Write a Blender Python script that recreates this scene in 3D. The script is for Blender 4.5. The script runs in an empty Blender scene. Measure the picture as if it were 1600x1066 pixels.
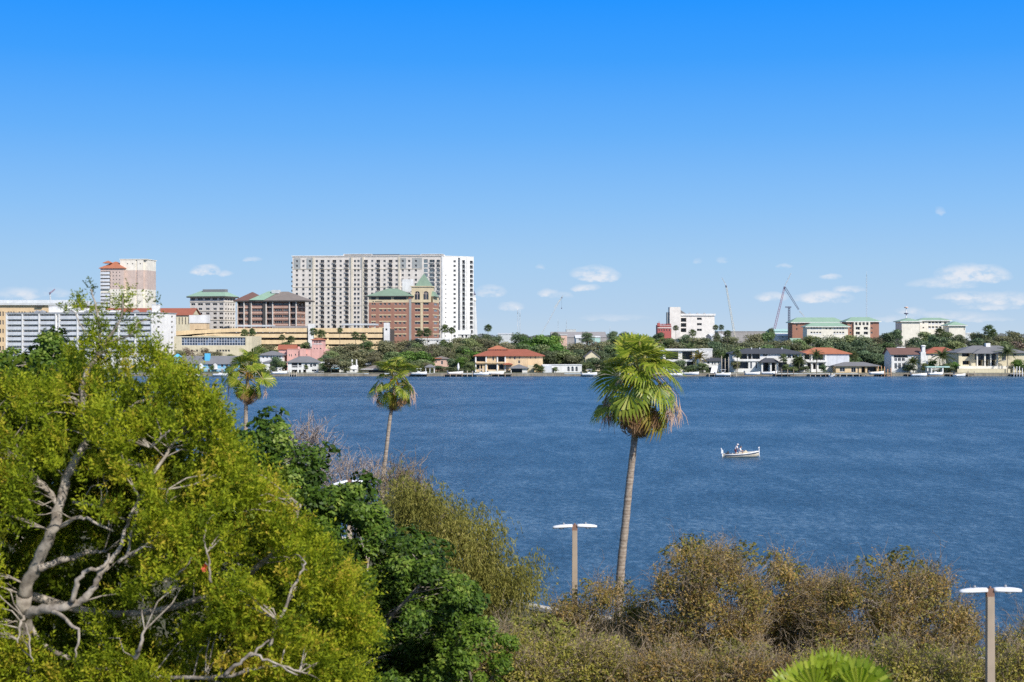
import bpy, bmesh, math, random
import numpy as np
from mathutils import Vector, Matrix, Euler

R = math.radians
C = bpy.context.scene.collection
scene = bpy.context.scene
random.seed(7)
rng = np.random.default_rng(11)

# ---------------------------------------------------------------- camera frame of reference
# the camera looks along +Y from a balcony 17 m above the water
F, CX, HY, H = 2222.2, 800.0, 525.0, 17.0
LAND = 1.2      # height of the far shore
NEAR = 1.5      # height of the near shore
def K(px): return (px - CX) / F
def WX(px, d): return K(px) * d
def WZ(py, d): return H - (py - HY) * d / F
def W3(px, py, d): return Vector((WX(px, d), d, WZ(py, d)))

# ---------------------------------------------------------------- object helpers
def thing(name, label, cat, loc=(0, 0, 0), rotz=0.0, group=None):
    o = bpy.data.objects.new(name, None)
    o.empty_display_size = 0.5
    C.objects.link(o)
    o.location = loc
    o.rotation_euler = (0, 0, rotz)
    o['label'] = label
    o['category'] = cat
    if group: o['group'] = group
    return o

def tag(o, label, cat, group=None):
    o['label'] = label; o['category'] = cat
    if group: o['group'] = group
    return o

def link(name, me, parent=None, loc=None, rotz=None, matrix=None):
    o = bpy.data.objects.new(name, me)
    C.objects.link(o)
    if parent is not None: o.parent = parent
    if matrix is not None: o.matrix_local = matrix
    if loc is not None: o.location = loc
    if rotz is not None: o.rotation_euler = (0, 0, rotz)
    return o

class MB:
    """collects polygons, then links them as one mesh object"""
    def __init__(s): s.v = []; s.f = []; s.m = []; s.sm = []
    def poly(s, pts, mi=0, smooth=False):
        b = len(s.v); s.v += [tuple(p) for p in pts]
        s.f.append(tuple(range(b, b + len(pts)))); s.m.append(mi); s.sm.append(smooth)
    def faces(s, pts, fs, mi=0, smooth=False):
        b = len(s.v); s.v += [tuple(p) for p in pts]
        for f in fs:
            s.f.append(tuple(b + i for i in f)); s.m.append(mi); s.sm.append(smooth)
    def box(s, x0, x1, y0, y1, z0, z1, mi=0):
        p = [(x0,y0,z0),(x1,y0,z0),(x1,y1,z0),(x0,y1,z0),(x0,y0,z1),(x1,y0,z1),(x1,y1,z1),(x0,y1,z1)]
        s.faces(p, [(3,2,1,0),(4,5,6,7),(0,1,5,4),(1,2,6,5),(2,3,7,6),(3,0,4,7)], mi)
    def frustum(s, cx, cy, z0, z1, a0, b0, a1, b1, mi=0):
        p = [(cx-a0,cy-b0,z0),(cx+a0,cy-b0,z0),(cx+a0,cy+b0,z0),(cx-a0,cy+b0,z0),
             (cx-a1,cy-b1,z1),(cx+a1,cy-b1,z1),(cx+a1,cy+b1,z1),(cx-a1,cy+b1,z1)]
        s.faces(p, [(3,2,1,0),(4,5,6,7),(0,1,5,4),(1,2,6,5),(2,3,7,6),(3,0,4,7)], mi)
    def tube(s, pts, rad, n=6, mi=0, caps=True, smooth=True):
        pts = [Vector(p) for p in pts]
        if not hasattr(rad, '__len__'): rad = [rad] * len(pts)
        b = len(s.v); up = None
        for i, p in enumerate(pts):
            t = (pts[min(i+1, len(pts)-1)] - pts[max(i-1, 0)])
            t = t.normalized() if t.length > 1e-9 else Vector((0,0,1))
            if up is None:
                up = Vector((1,0,0)) if abs(t.x) < .8 else Vector((0,1,0))
            a = (up - t * up.dot(t)).normalized(); c = t.cross(a); up = a
            for k in range(n):
                th = 2*math.pi*k/n
                s.v.append(tuple(p + (a*math.cos(th) + c*math.sin(th))*rad[i]))
        for i in range(len(pts)-1):
            for k in range(n):
                k2 = (k+1) % n
                s.f.append((b+i*n+k, b+i*n+k2, b+(i+1)*n+k2, b+(i+1)*n+k)); s.m.append(mi); s.sm.append(smooth)
        if caps:
            s.f.append(tuple(b+k for k in reversed(range(n)))); s.m.append(mi); s.sm.append(False)
            e = b+(len(pts)-1)*n
            s.f.append(tuple(e+k for k in range(n))); s.m.append(mi); s.sm.append(False)
    def lathe(s, prof, cx=0, cy=0, n=16, mi=0):
        b = len(s.v)
        for (r, z) in prof:
            for k in range(n):
                th = 2*math.pi*k/n
                s.v.append((cx+r*math.cos(th), cy+r*math.sin(th), z))
        for i in range(len(prof)-1):
            for k in range(n):
                k2 = (k+1) % n
                s.f.append((b+i*n+k, b+i*n+k2, b+(i+1)*n+k2, b+(i+1)*n+k)); s.m.append(mi); s.sm.append(True)
    def hip(s, x0, x1, y0, y1, z0, z1, inset=None, ov=0.6, th=0.25, mi=0, mf=None):
        """hip roof over a rectangle, with a fascia; inset = how far the ridge ends stand in"""
        x0 -= ov; x1 += ov; y0 -= ov; y1 += ov
        mf = mi if mf is None else mf
        w, d = x1-x0, y1-y0
        if w >= d:
            i = d/2 if inset is None else inset
            r0, r1 = (x0+i, (y0+y1)/2, z1), (x1-i, (y0+y1)/2, z1)
        else:
            i = w/2 if inset is None else inset
            r0, r1 = ((x0+x1)/2, y0+i, z1), ((x0+x1)/2, y1-i, z1)
        a, b, c, e = (x0,y0,z0),(x1,y0,z0),(x1,y1,z0),(x0,y1,z0)
        if w >= d:
            for q in ((a,b,r1,r0),(b,c,r1),(c,e,r0,r1),(e,a,r0)): s.poly(q, mi)
        else:
            for q in ((a,b,r0),(b,c,r1,r0),(c,e,r1),(e,a,r0,r1)): s.poly(q, mi)
        lo = [(p[0],p[1],z0-th) for p in (a,b,c,e)]
        hi = [a,b,c,e]
        for k in range(4):
            s.poly((lo[k], lo[(k+1)%4], hi[(k+1)%4], hi[k]), mf)
        s.poly(list(reversed(lo)), mf)
    def gable(s, x0, x1, y0, y1, z0, z1, ov=0.4, th=0.2, mi=0, mw=1, axis='x'):
        """gable roof; axis is the ridge direction; gable walls use mw"""
        if axis == 'x':
            ym = (y0+y1)/2
            for sg, ye in ((-1, y0-ov), (1, y1+ov)):
                zl = z0 - (z1-z0)*ov/((y1-y0)/2)
                top = [(x0-ov, ye, zl), (x1+ov, ye, zl), (x1+ov, ym, z1), (x0-ov, ym, z1)]
                bot = [(p[0], p[1], p[2]-th) for p in top]
                if sg > 0: top, bot = top[::-1], bot[::-1]
                s.poly(top, mi); s.poly(bot[::-1], mi)
                for k in range(4): s.poly((bot[k], bot[(k+1)%4], top[(k+1)%4], top[k]), mi)
            for x in (x0, x1): s.poly(((x,y0,z0-.02),(x,y1,z0-.02),(x,ym,z1-.03-th)), mw)
        else:
            xm = (x0+x1)/2
            for sg, xe in ((1, x0-ov), (-1, x1+ov)):
                zl = z0 - (z1-z0)*ov/((x1-x0)/2)
                top = [(xe, y0-ov, zl), (xm, y0-ov, z1), (xm, y1+ov, z1), (xe, y1+ov, zl)]
                bot = [(p[0], p[1], p[2]-th) for p in top]
                if sg > 0: top, bot = top[::-1], bot[::-1]
                s.poly(top, mi); s.poly(bot[::-1], mi)
                for k in range(4): s.poly((bot[k], bot[(k+1)%4], top[(k+1)%4], top[k]), mi)
            for y in (y0, y1): s.poly(((x0,y,z0-.02),(x1,y,z0-.02),(xm,y,z1-.03-th)), mw)
    def mesh(s, name, mats):
        me = bpy.data.meshes.new(name)
        me.from_pydata(s.v, [], s.f)
        for m in mats: me.materials.append(m)
        me.polygons.foreach_set('material_index', s.m)
        me.polygons.foreach_set('use_smooth', s.sm)
        me.update()
        return me
    def build(s, name, mats, parent=None, **kw):
        if not isinstance(mats, (list, tuple)): mats = [mats]
        return link(name, s.mesh(name, mats), parent, **kw)

def np_quads(name, Q, tint, mats, midx=None):
    """Q (n,4,3) -> mesh with a per-face 'tint' attribute"""
    n = len(Q)
    me = bpy.data.meshes.new(name)
    me.vertices.add(n*4); me.loops.add(n*4); me.polygons.add(n)
    me.vertices.foreach_set('co', np.ascontiguousarray(Q, dtype=np.float32).reshape(-1))
    me.loops.foreach_set('vertex_index', np.arange(n*4, dtype=np.int32))
    me.polygons.foreach_set('loop_start', np.arange(0, n*4, 4, dtype=np.int32))
    try: me.polygons.foreach_set('loop_total', np.full(n, 4, dtype=np.int32))
    except Exception: pass
    for m in mats: me.materials.append(m)
    if midx is not None: me.polygons.foreach_set('material_index', np.asarray(midx, dtype=np.int32))
    at = me.attributes.new('tint', 'FLOAT', 'FACE')
    at.data.foreach_set('value', np.asarray(tint, dtype=np.float32))
    me.update(calc_edges=True)
    return me

# ---------------------------------------------------------------- materials
def newmat(name):
    m = bpy.data.materials.new(name); m.use_nodes = True
    nt = m.node_tree
    return m, nt, nt.nodes, nt.links, nt.nodes['Principled BSDF']

def paint(name, col, rough=0.75, var=0.10, scale=0.35, bump=0.0, metal=0.0, streak=0.10, spec=0.3):
    """weathered surface: large soft blotches, fine grain and faint vertical streaks"""
    m, nt, N, L, b = newmat(name)
    tc = N.new('ShaderNodeTexCoord')
    n1 = N.new('ShaderNodeTexNoise'); n1.inputs['Scale'].default_value = scale; n1.inputs['Detail'].default_value = 6
    L.new(tc.outputs['Object'], n1.inputs['Vector'])
    mp = N.new('ShaderNodeMapping'); mp.inputs['Scale'].default_value = (1.3, 1.3, 0.06)
    L.new(tc.outputs['Object'], mp.inputs['Vector'])
    n2 = N.new('ShaderNodeTexNoise'); n2.inputs['Scale'].default_value = 1.0; n2.inputs['Detail'].default_value = 4
    L.new(mp.outputs['Vector'], n2.inputs['Vector'])
    def mr(src, lo, hi):
        r = N.new('ShaderNodeMapRange'); r.inputs[1].default_value = .3; r.inputs[2].default_value = .7
        r.inputs[3].default_value = lo; r.inputs[4].default_value = hi
        L.new(src, r.inputs[0]); return r.outputs[0]
    mu = N.new('ShaderNodeMath'); mu.operation = 'MULTIPLY'
    L.new(mr(n1.outputs['Fac'], 1-var, 1+var), mu.inputs[0]); L.new(mr(n2.outputs['Fac'], 1-streak, 1+streak*.5), mu.inputs[1])
    vm = N.new('ShaderNodeVectorMath'); vm.operation = 'SCALE'
    vm.inputs[0].default_value = col
    L.new(mu.outputs[0], vm.inputs['Scale'])
    L.new(vm.outputs[0], b.inputs['Base Color'])
    b.inputs['Roughness'].default_value = rough
    b.inputs['Metallic'].default_value = metal
    b.inputs['Specular IOR Level'].default_value = spec
    if bump > 0:
        bp = N.new('ShaderNodeBump'); bp.inputs['Strength'].default_value = bump; bp.inputs['Distance'].default_value = .05
        n3 = N.new('ShaderNodeTexNoise'); n3.inputs['Scale'].default_value = scale*30; n3.inputs['Detail'].default_value = 3
        L.new(tc.outputs['Object'], n3.inputs['Vector'])
        L.new(n3.outputs['Fac'], bp.inputs['Height']); L.new(bp.outputs['Normal'], b.inputs['Normal'])
    return m

def banded(name, col, col2, period, axis=2, rough=.8, duty=.5, var=.12):
    """courses of tile, brick or cladding: two tones in bands of the given period along one axis"""
    m = paint(name, col, rough, var)
    N, L = m.node_tree.nodes, m.node_tree.links
    b = N['Principled BSDF']
    tc = N.new('ShaderNodeTexCoord'); sp = N.new('ShaderNodeSeparateXYZ'); L.new(tc.outputs['Object'], sp.inputs[0])
    md = N.new('ShaderNodeMath'); md.operation = 'DIVIDE'; L.new(sp.outputs[axis], md.inputs[0]); md.inputs[1].default_value = period
    fr = N.new('ShaderNodeMath'); fr.operation = 'FRACT'; L.new(md.outputs[0], fr.inputs[0])
    gt = N.new('ShaderNodeMath'); gt.operation = 'GREATER_THAN'; L.new(fr.outputs[0], gt.inputs[0]); gt.inputs[1].default_value = duty
    mx = N.new('ShaderNodeMix'); mx.data_type = 'RGBA'; mx.blend_type = 'MIX'
    src = b.inputs['Base Color'].links[0].from_socket
    L.new(gt.outputs[0], mx.inputs[0]); L.new(src, mx.inputs[6]); mx.inputs[7].default_value = (*col2, 1)
    L.new(mx.outputs[2], b.inputs['Base Color'])
    return m

def glassy(name, col, rough=.12, spec=.5):
    """window glass of a far building: dark rooms behind a clean reflecting pane, blinds make some paler"""
    m, nt, N, L, b = newmat(name)
    oi = N.new('ShaderNodeObjectInfo')
    cr = N.new('ShaderNodeValToRGB')
    cr.color_ramp.elements[0].color = (*[c*.6 for c in col], 1)
    cr.color_ramp.elements[1].color = (*[min(1, c*2.4+.02) for c in col], 1)
    e = cr.color_ramp.elements.new(.7); e.color = (*col, 1)
    L.new(oi.outputs['Random'], cr.inputs['Fac'])
    L.new(cr.outputs['Color'], b.inputs['Base Color'])
    b.inputs['Roughness'].default_value = rough
    b.inputs['Specular IOR Level'].default_value = spec
    return m

def leafmat(name, stops, trans=.30, rough=.5, spec=.25, obj_var=0.0, sheen=0.0):
    m, nt, N, L, b = newmat(name)
    at = N.new('ShaderNodeAttribute'); at.attribute_name = 'tint'
    cr = N.new('ShaderNodeValToRGB')
    el = cr.color_ramp.elements
    el[0].position = stops[0][0]; el[0].color = (*stops[0][1], 1)
    el[1].position = stops[-1][0]; el[1].color = (*stops[-1][1], 1)
    for p, c in stops[1:-1]:
        e = el.new(p); e.color = (*c, 1)
    L.new(at.outputs['Fac'], cr.inputs['Fac'])
    col = cr.outputs['Color']
    if obj_var > 0:
        oi = N.new('ShaderNodeObjectInfo')
        hs = N.new('ShaderNodeHueSaturation')
        mr = N.new('ShaderNodeMapRange'); mr.inputs[3].default_value = .5-obj_var*.12; mr.inputs[4].default_value = .5+obj_var*.10
        L.new(oi.outputs['Random'], mr.inputs[0]); L.new(mr.outputs[0], hs.inputs['Hue'])
        mu = N.new('ShaderNodeMath'); mu.operation = 'MULTIPLY'; mu.inputs[1].default_value = 7.31
        fr = N.new('ShaderNodeMath'); fr.operation = 'FRACT'
        L.new(oi.outputs['Random'], mu.inputs[0]); L.new(mu.outputs[0], fr.inputs[0])
        m2 = N.new('ShaderNodeMapRange'); m2.inputs[3].default_value = 1-obj_var; m2.inputs[4].default_value = 1+obj_var
        L.new(fr.outputs[0], m2.inputs[0]); L.new(m2.outputs[0], hs.inputs['Value'])
        L.new(col, hs.inputs['Color']); col = hs.outputs['Color']
    L.new(col, b.inputs['Base Color'])
    b.inputs['Roughness'].default_value = rough
    b.inputs['Specular IOR Level'].default_value = spec
    tr = N.new('ShaderNodeBsdfTranslucent'); L.new(col, tr.inputs['Color'])
    mx = N.new('ShaderNodeMixShader'); mx.inputs[0].default_value = trans
    L.new(b.outputs[0], mx.inputs[1]); L.new(tr.outputs[0], mx.inputs[2])
    L.new(mx.outputs[0], N['Material Output'].inputs['Surface'])
    return m

def barkmat(name, c0, c1, ring=0.0, scale=6.0):
    m, nt, N, L, b = newmat(name)
    tc = N.new('ShaderNodeTexCoord')
    n1 = N.new('ShaderNodeTexNoise'); n1.inputs['Scale'].default_value = scale; n1.inputs['Detail'].default_value = 8
    L.new(tc.outputs['Object'], n1.inputs['Vector'])
    fac = n1.outputs['Fac']
    if ring > 0:
        sp = N.new('ShaderNodeSeparateXYZ'); L.new(tc.outputs['Object'], sp.inputs[0])
        n2 = N.new('ShaderNodeTexNoise'); n2.noise_dimensions = '1D'; n2.inputs['Scale'].default_value = ring
        L.new(sp.outputs[2], n2.inputs['W'])
        ad = N.new('ShaderNodeMath'); ad.operation = 'MULTIPLY_ADD'; ad.inputs[1].default_value = .5
        h = N.new('ShaderNodeMath'); h.operation = 'MULTIPLY'; h.inputs[1].default_value = .5
        L.new(n1.outputs['Fac'], h.inputs[0])
        L.new(n2.outputs['Fac'], ad.inputs[0]); L.new(h.outputs[0], ad.inputs[2]); fac = ad.outputs[0]
    cr = N.new('ShaderNodeValToRGB')
    cr.color_ramp.elements[0].position = .35; cr.color_ramp.elements[0].color = (*c0, 1)
    cr.color_ramp.elements[1].position = .65; cr.color_ramp.elements[1].color = (*c1, 1)
    L.new(fac, cr.inputs['Fac']); L.new(cr.outputs['Color'], b.inputs['Base Color'])
    b.inputs['Roughness'].default_value = .9
    b.inputs['Specular IOR Level'].default_value = .1
    bp = N.new('ShaderNodeBump'); bp.inputs['Strength'].default_value = .6; bp.inputs['Distance'].default_value = .03
    L.new(fac, bp.inputs['Height']); L.new(bp.outputs['Normal'], b.inputs['Normal'])
    return m

M = dict(
    white=paint('white_stucco', (.80,.79,.77)), offwhite=paint('off_white_stucco', (.80,.76,.71), streak=.04),
    cream=paint('cream_stucco', (.82,.77,.67), streak=.05), creamdeep=paint('deep_cream_stucco', (.70,.58,.38)),
    bone=paint('bone_stucco', (.70,.65,.595)), bonedark=paint('tan_stucco', (.58,.52,.42)),
    taupe=paint('taupe_stucco', (.60,.48,.42), streak=.05), greypanel=paint('grey_panel', (.36,.38,.38)),
    pink=paint('pink_stucco', (.74,.42,.37)), mutecream=paint('muted_cream_stucco', (.66,.60,.49)), pinkpale=paint('pale_pink_stucco', (.74,.50,.40)),
    tan=paint('tan_wall', (.74,.55,.34)), beige=paint('beige_wall', (.70,.62,.44)),
    garage=paint('yellow_concrete', (.82,.62,.37)), concrete=paint('concrete', (.42,.39,.34), bump=.2),
    shadeconc=paint('shaded_concrete', (.10,.085,.075)), white_metal=paint('white_metal', (.78,.79,.80), .4, .05, streak=.03),
    greymetal=paint('grey_metal', (.35,.36,.38), .45), darkmetal=paint('dark_metal', (.06,.06,.07), .5),
    bluewall=paint('blue_clapboard', (.22,.48,.68)), bluebright=paint('bright_blue_board', (.12,.50,.80)),
    brick=banded('red_brick', (.40,.20,.14), (.36,.19,.14), .25), brickdark=banded('brown_brick', (.27,.15,.11), (.24,.14,.11), .25),
    redpaint=paint('red_painted_wall', (.46,.13,.12)), tealwall=paint('pale_teal_wall', (.45,.66,.62)),
    greenroof=banded('green_metal_roof', (.24,.33,.25), (.21,.30,.22), .6, 0), greenroof_pale=banded('pale_green_roof', (.31,.46,.35), (.28,.42,.31), .6, 0),
    redroof=banded('red_tile_roof', (.40,.135,.085), (.33,.11,.07), .35, 0), orangeroof=banded('orange_tile_roof', (.50,.19,.11), (.42,.16,.09), .35, 0),
    brownroof=banded('brown_tile_roof', (.22,.12,.10), (.17,.10,.085), .35, 0), greyroof=banded('grey_shingle_roof', (.23,.23,.24), (.19,.19,.20), .4, 2),
    darkroof=banded('dark_shingle_roof', (.085,.09,.105), (.07,.075,.09), .4, 2), taupe_roof=banded('taupe_shingle_roof', (.26,.22,.20), (.22,.19,.17), .4, 2),
    whiteroof=paint('white_roof', (.78,.78,.77)),
    glass=glassy('window_glass', (.022,.027,.036)), glassblue=glassy('blue_glass', (.05,.075,.12), .08), glasspale=glassy('pale_glass', (.16,.22,.25), .1),
    darkglass=glassy('dark_glass', (.018,.024,.034), .15), frame=paint('window_frame', (.60,.58,.55), .5, .04), darkframe=paint('dark_frame', (.08,.075,.07), .5),
    railbar=paint('balcony_rail', (.10,.10,.11), .5), railpanel=paint('rail_panel', (.66,.68,.72), .5),
    wood=paint('dock_timber', (.30,.24,.18), .85, .25, 1.0), woodpale=paint('weathered_timber', (.46,.40,.32), .85, .2, 1.0),
    orange=paint('orange_timber', (.60,.33,.18), .8), canvas=paint('white_canvas', (.84,.84,.84), .7, .04),
    lawn=paint('lawn', (.07,.11,.035), .95, .4, .15), asphalt=paint('asphalt', (.05,.05,.052), .9),
    warehouse=paint('hazy_grey_roof', (.37,.345,.335)), hazewhite=paint('hazy_white_wall', (.60,.62,.63)),  # distance haze put into both colours
)
# ---------------------------------------------------------------- buildings of the far shore
class Bld:
    """an oblong building: its front faces the water, turned clockwise by a; local x runs along the front, y inward, z up"""
    def __init__(s, name, label, cat, d, pxl, pxc, pxr=None, a=0.0, depth=None, group=None, base=LAND):
        a = R(a); s.a = a; s.d = d; s.base = base
        Xc = WX(pxc, d); kl = K(pxl)
        s.W = (Xc - kl*d) / (math.cos(a) + kl*math.sin(a))
        if pxr is not None:
            kr = K(pxr); s.D = (kr*d - Xc) / (math.sin(a) - kr*math.cos(a))
        else: s.D = depth if depth else 14.0
        s.O = (Xc - s.W*math.cos(a), d + s.W*math.sin(a))
        s.C = (Xc, d)
        s.label = label
        s.root = thing(name, label, cat, (s.O[0], s.O[1], base), -a, group)
        s.cap = {}
    def x(s, px):
        k = K(px)
        return (k*s.O[1] - s.O[0]) / (math.cos(s.a) + k*math.sin(s.a))
    def y(s, px):     # on the right-hand face
        k = K(px)
        return (k*s.C[1] - s.C[0]) / (math.sin(s.a) - k*math.cos(s.a))
    def z(s, py): return WZ(py, s.d) - s.base
    def rect(s, r): return (s.x(r[0]), s.x(r[1]), s.z(r[3]), s.z(r[2]))
    def rect_side(s, r): return (s.y(r[0]), s.y(r[1]), s.z(r[3]), s.z(r[2]))
    def part(s, name, mb, mats, parent=None, **kw): return mb.build(name, mats, parent or s.root, **kw)

def facade(mb, mp, u0, u1, z0, z1, ops, dep=.3, mi=0, flip=False):
    """a wall with real openings and reveals; mp(u, w, z) maps along-wall, inward, up to a point"""
    us = sorted({u0, u1, *[o[0] for o in ops], *[o[1] for o in ops]})
    zs = sorted({z0, z1, *[o[2] for o in ops], *[o[3] for o in ops]})
    us = [u for u in us if u0-1e-6 <= u <= u1+1e-6]; zs = [z for z in zs if z0-1e-6 <= z <= z1+1e-6]
    def q(p): mb.poly(p[::-1] if flip else p, mi)
    for j in range(len(zs)-1):
        zc = (zs[j]+zs[j+1])/2
        run = None
        for i in range(len(us)-1):
            uc = (us[i]+us[i+1])/2
            solid = not any(o[0] < uc < o[1] and o[2] < zc < o[3] for o in ops)
            if solid and run is None: run = us[i]
            if run is not None and (not solid or i == len(us)-2):
                e = us[i+1] if solid else us[i]
                q([mp(run,0,zs[j]), mp(e,0,zs[j]), mp(e,0,zs[j+1]), mp(run,0,zs[j+1])]); run = None
    for o in ops:
        a, b, c, e = o[:4]; dd = o[4] if len(o) > 4 else dep
        q([mp(a,0,c), mp(a,dd,c), mp(b,dd,c), mp(b,0,c)][::-1])
        q([mp(a,0,e), mp(b,0,e), mp(b,dd,e), mp(a,dd,e)][::-1])
        q([mp(a,0,c), mp(a,0,e), mp(a,dd,e), mp(a,dd,c)][::-1])
        q([mp(b,0,c), mp(b,dd,c), mp(b,dd,e), mp(b,0,e)][::-1])

_wincache = {}
def window_mesh(w, h, glass, frame, mull=1, trans=0, arch=False):
    k = (round(w, 1), round(h, 1), glass.name, frame.name, mull, trans, arch)
    if k in _wincache: return _wincache[k]
    mb = MB(); f = min(.09, w*.07)
    mb.poly([(-w/2,.06,0),(w/2,.06,0),(w/2,.06,h),(-w/2,.06,h)], 0)
    mb.box(-w/2, w/2, -.02, .055, -.01, f, 1); mb.box(-w/2, w/2, -.02, .055, h-f, h, 1)
    mb.box(-w/2, -w/2+f, -.018, .055, f, h-f, 1); mb.box(w/2-f, w/2, -.018, .055, f, h-f, 1)
    for i in range(mull):
        x = -w/2 + w*(i+1)/(mull+1); mb.box(x-f*.4, x+f*.4, -.016, .055, f, h-f, 1)
    for i in range(trans):
        z = h*(i+1)/(trans+1); mb.box(-w/2+f, w/2-f, -.014, .055, z-f*.4, z+f*.4, 1)
    me = mb.mesh('window', [glass, frame]); _wincache[k] = me
    return me

def windows(B, ops, side=False, glass='glass', frame='frame', name='window', dep=.25, mull=1, trans=0, yoff=0.0, cap=100):
    """one part per opening; past the cap, the rest become one stuff part"""
    rest = MB()
    for o in ops:
        w, h = o[1]-o[0], o[3]-o[2]; u = (o[0]+o[1])/2
        n = B.cap.get(name, 0)
        if n >= cap:
            if side: rest.poly([(B.W-dep, o[0], o[2]), (B.W-dep, o[1], o[2]), (B.W-dep, o[1], o[3]), (B.W-dep, o[0], o[3])])
            else: rest.poly([(o[0], dep+yoff, o[2]), (o[1], dep+yoff, o[2]), (o[1], dep+yoff, o[3]), (o[0], dep+yoff, o[3])])
            continue
        B.cap[name] = n+1
        me = window_mesh(w, h, M[glass], M[frame], mull, trans)
        if side: link(name, me, B.root, loc=(B.W-dep, u, o[2]), rotz=math.pi/2)
        else: link(name, me, B.root, loc=(u, dep+yoff, o[2]))
    if rest.f:
        r = rest.build(name, [M[glass]], B.root); r['kind'] = 'stuff'

def balcony_mesh(w, h, dep, out, rail, slab, railm, glass):
    mb = MB()
    mb.poly([(-w/2,dep-.02,0),(w/2,dep-.02,0),(w/2,dep-.02,h),(-w/2,dep-.02,h)], 2)
    mb.box(-w/2+.01, w/2-.01, -out, dep-.05, -.12, .10, 0)
    rh = 1.05 if rail == 'bars' else 1.32
    if rail == 'bars':
        mb.box(-w/2+.02, w/2-.02, -out+.02, -out+.10, rh, rh+.10, 1)
        n = max(4, int(w/.28))
        for i in range(n+1):
            x = -w/2+.06+(w-.12)*i/n; mb.box(x-.035, x+.035, -out+.03, -out+.09, .10, rh, 1)
    else:
        mb.box(-w/2+.02, w/2-.02, -out+.02, -out+.12, .10, rh, 1)
        mb.box(-w/2+.02, w/2-.02, -out-.01, -out+.16, rh, rh+.09, 0)
    n = max(1, int(w/2.2))
    for i in range(n):
        x = -w/2 + w*(i+.5)/n; mb.box(x-.06, x+.06, dep-.12, dep-.03, .1, h, 0)
    return mb.mesh('balcony', [M[slab], M[railm], M[glass]])

def balconies(B, ops, dep=1.5, out=.6, rail='bars', slab='offwhite', railm='railbar', glass='glass', side=False, cap=100):
    cache = {}; rest = MB()
    for o in ops:
        w, h = o[1]-o[0], o[3]-o[2]; u = (o[0]+o[1])/2
        k = (round(w, 1), round(h, 1))
        if k not in cache: cache[k] = balcony_mesh(w, h, dep, out, rail, slab, railm, glass)
        n = B.cap.get('balcony', 0); B.cap['balcony'] = n+1
        if n >= cap:
            me = cache[k]
            rest.faces([(v.co.x+u, v.co.y, v.co.z+o[2]) for v in me.vertices], [tuple(p.vertices) for p in me.polygons])
            base = len(rest.m) - len(me.polygons)
            for i, p in enumerate(me.polygons): rest.m[base+i] = p.material_index
            continue
        if side: link('balcony', cache[k], B.root, loc=(B.W, u, o[2]), rotz=math.pi/2)
        else: link('balcony', cache[k], B.root, loc=(u, 0, o[2]))
    if rest.f:
        r = rest.build('balcony', [M[slab], M[railm], M[glass]], B.root); r['kind'] = 'stuff'

def shell(B, top, ops, sops=(), mat='white', smat=None, dep=.3, x0=0.0, x1=None, y0=0.0, name='wall', cap=True, zb=-.3, y1=None):
    """four walls of an oblong volume with openings in the front and right faces"""
    x1 = B.W if x1 is None else x1; y1 = B.D if y1 is None else y1
    mb = MB(); si = 0 if smat is None else 1
    facade(mb, lambda u, w, z: (u, y0+w, z), x0, x1, zb, top, list(ops), dep, 0)
    facade(mb, lambda u, w, z: (x1-w, u, z), y0, y1, zb, top, list(sops), dep, si)
    mb.poly([(x0,y1,zb),(x0,y0,zb),(x0,y0,top),(x0,y1,top)], 0)
    mb.poly([(x1,y1,zb),(x0,y1,zb),(x0,y1,top),(x1,y1,top)], 0)
    if cap: mb.poly([(x0,y0,top),(x1,y0,top),(x1,y1,top),(x0,y1,top)], 0)
    return mb.build(name, [M[mat]] + ([M[smat]] if smat else []), B.root)

def grid(cols, rows): return [(a, b, c, e) for (a, b) in cols for (c, e) in rows]

# ------------------------------------------------ long white apartment block with balconies
B = Bld('apartment_block', 'long white apartment block, eight floors of deep balconies above trees', 'building', 690, 10, 238, 275, a=9)
fl = [489.5 + 8.45*i for i in range(9)]
bays = [(11.5,34.5),(36.5,60.5),(62.5,86.5),(94,120.5),(122.5,146.5),(155,184.5),(187,210.5),(212.5,236)]
ops = [B.rect((a, b, y+1.6, y+8.2)) for a, b in bays for y in fl[:8]]
narrow = [B.rect((89.3,91.6,y+3.2,y+6)) for y in fl[:8]] + [B.rect((149,151.5,y+3.2,y+6)) for y in fl[:8]]
sw = [B.rect_side((a, b, y+3, y+6.2)) for a, b in ((246,250),(267.5,270.5)) for y in fl[:8]] + [B.rect_side((239.6,240.8,y+2.5,y+7)) for y in fl[:8]]
shell(B, B.z(489), ops + narrow, sw, 'white', dep=1.7)
balconies(B, ops, dep=1.7, out=.35, rail='panel', slab='white', railm='railpanel')
windows(B, narrow, mull=0); windows(B, sw, side=True)
mb = MB()
for i in range(9): mb.box(0, B.W, -.5, -.36, B.z(fl[i])-.25, B.z(fl[i])+.05) if i < 1 else None
for a in (10.2, 35.5, 61.5, 87.6, 92.8, 121.5, 147.6, 153.2, 185.7, 211.5, 237.2):
    x = min(max(B.x(a), .25), B.W-.25); mb.box(x-.28, x+.28, -.62, -.003, -.3, B.z(489.8))
B.part('column', mb, M['white'])
mb = MB(); mb.box(-.4, B.W+.4, -.7, -.30, B.z(489), B.z(487.8)); mb.box(-.4,B.W+.4,B.D+.05,B.D+.4,B.z(489),B.z(487.8)); mb.box(B.W+.05,B.W+.4,-.3,B.D,B.z(489),B.z(487.8))
B.part('parapet', mb, M['greymetal'])
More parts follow.
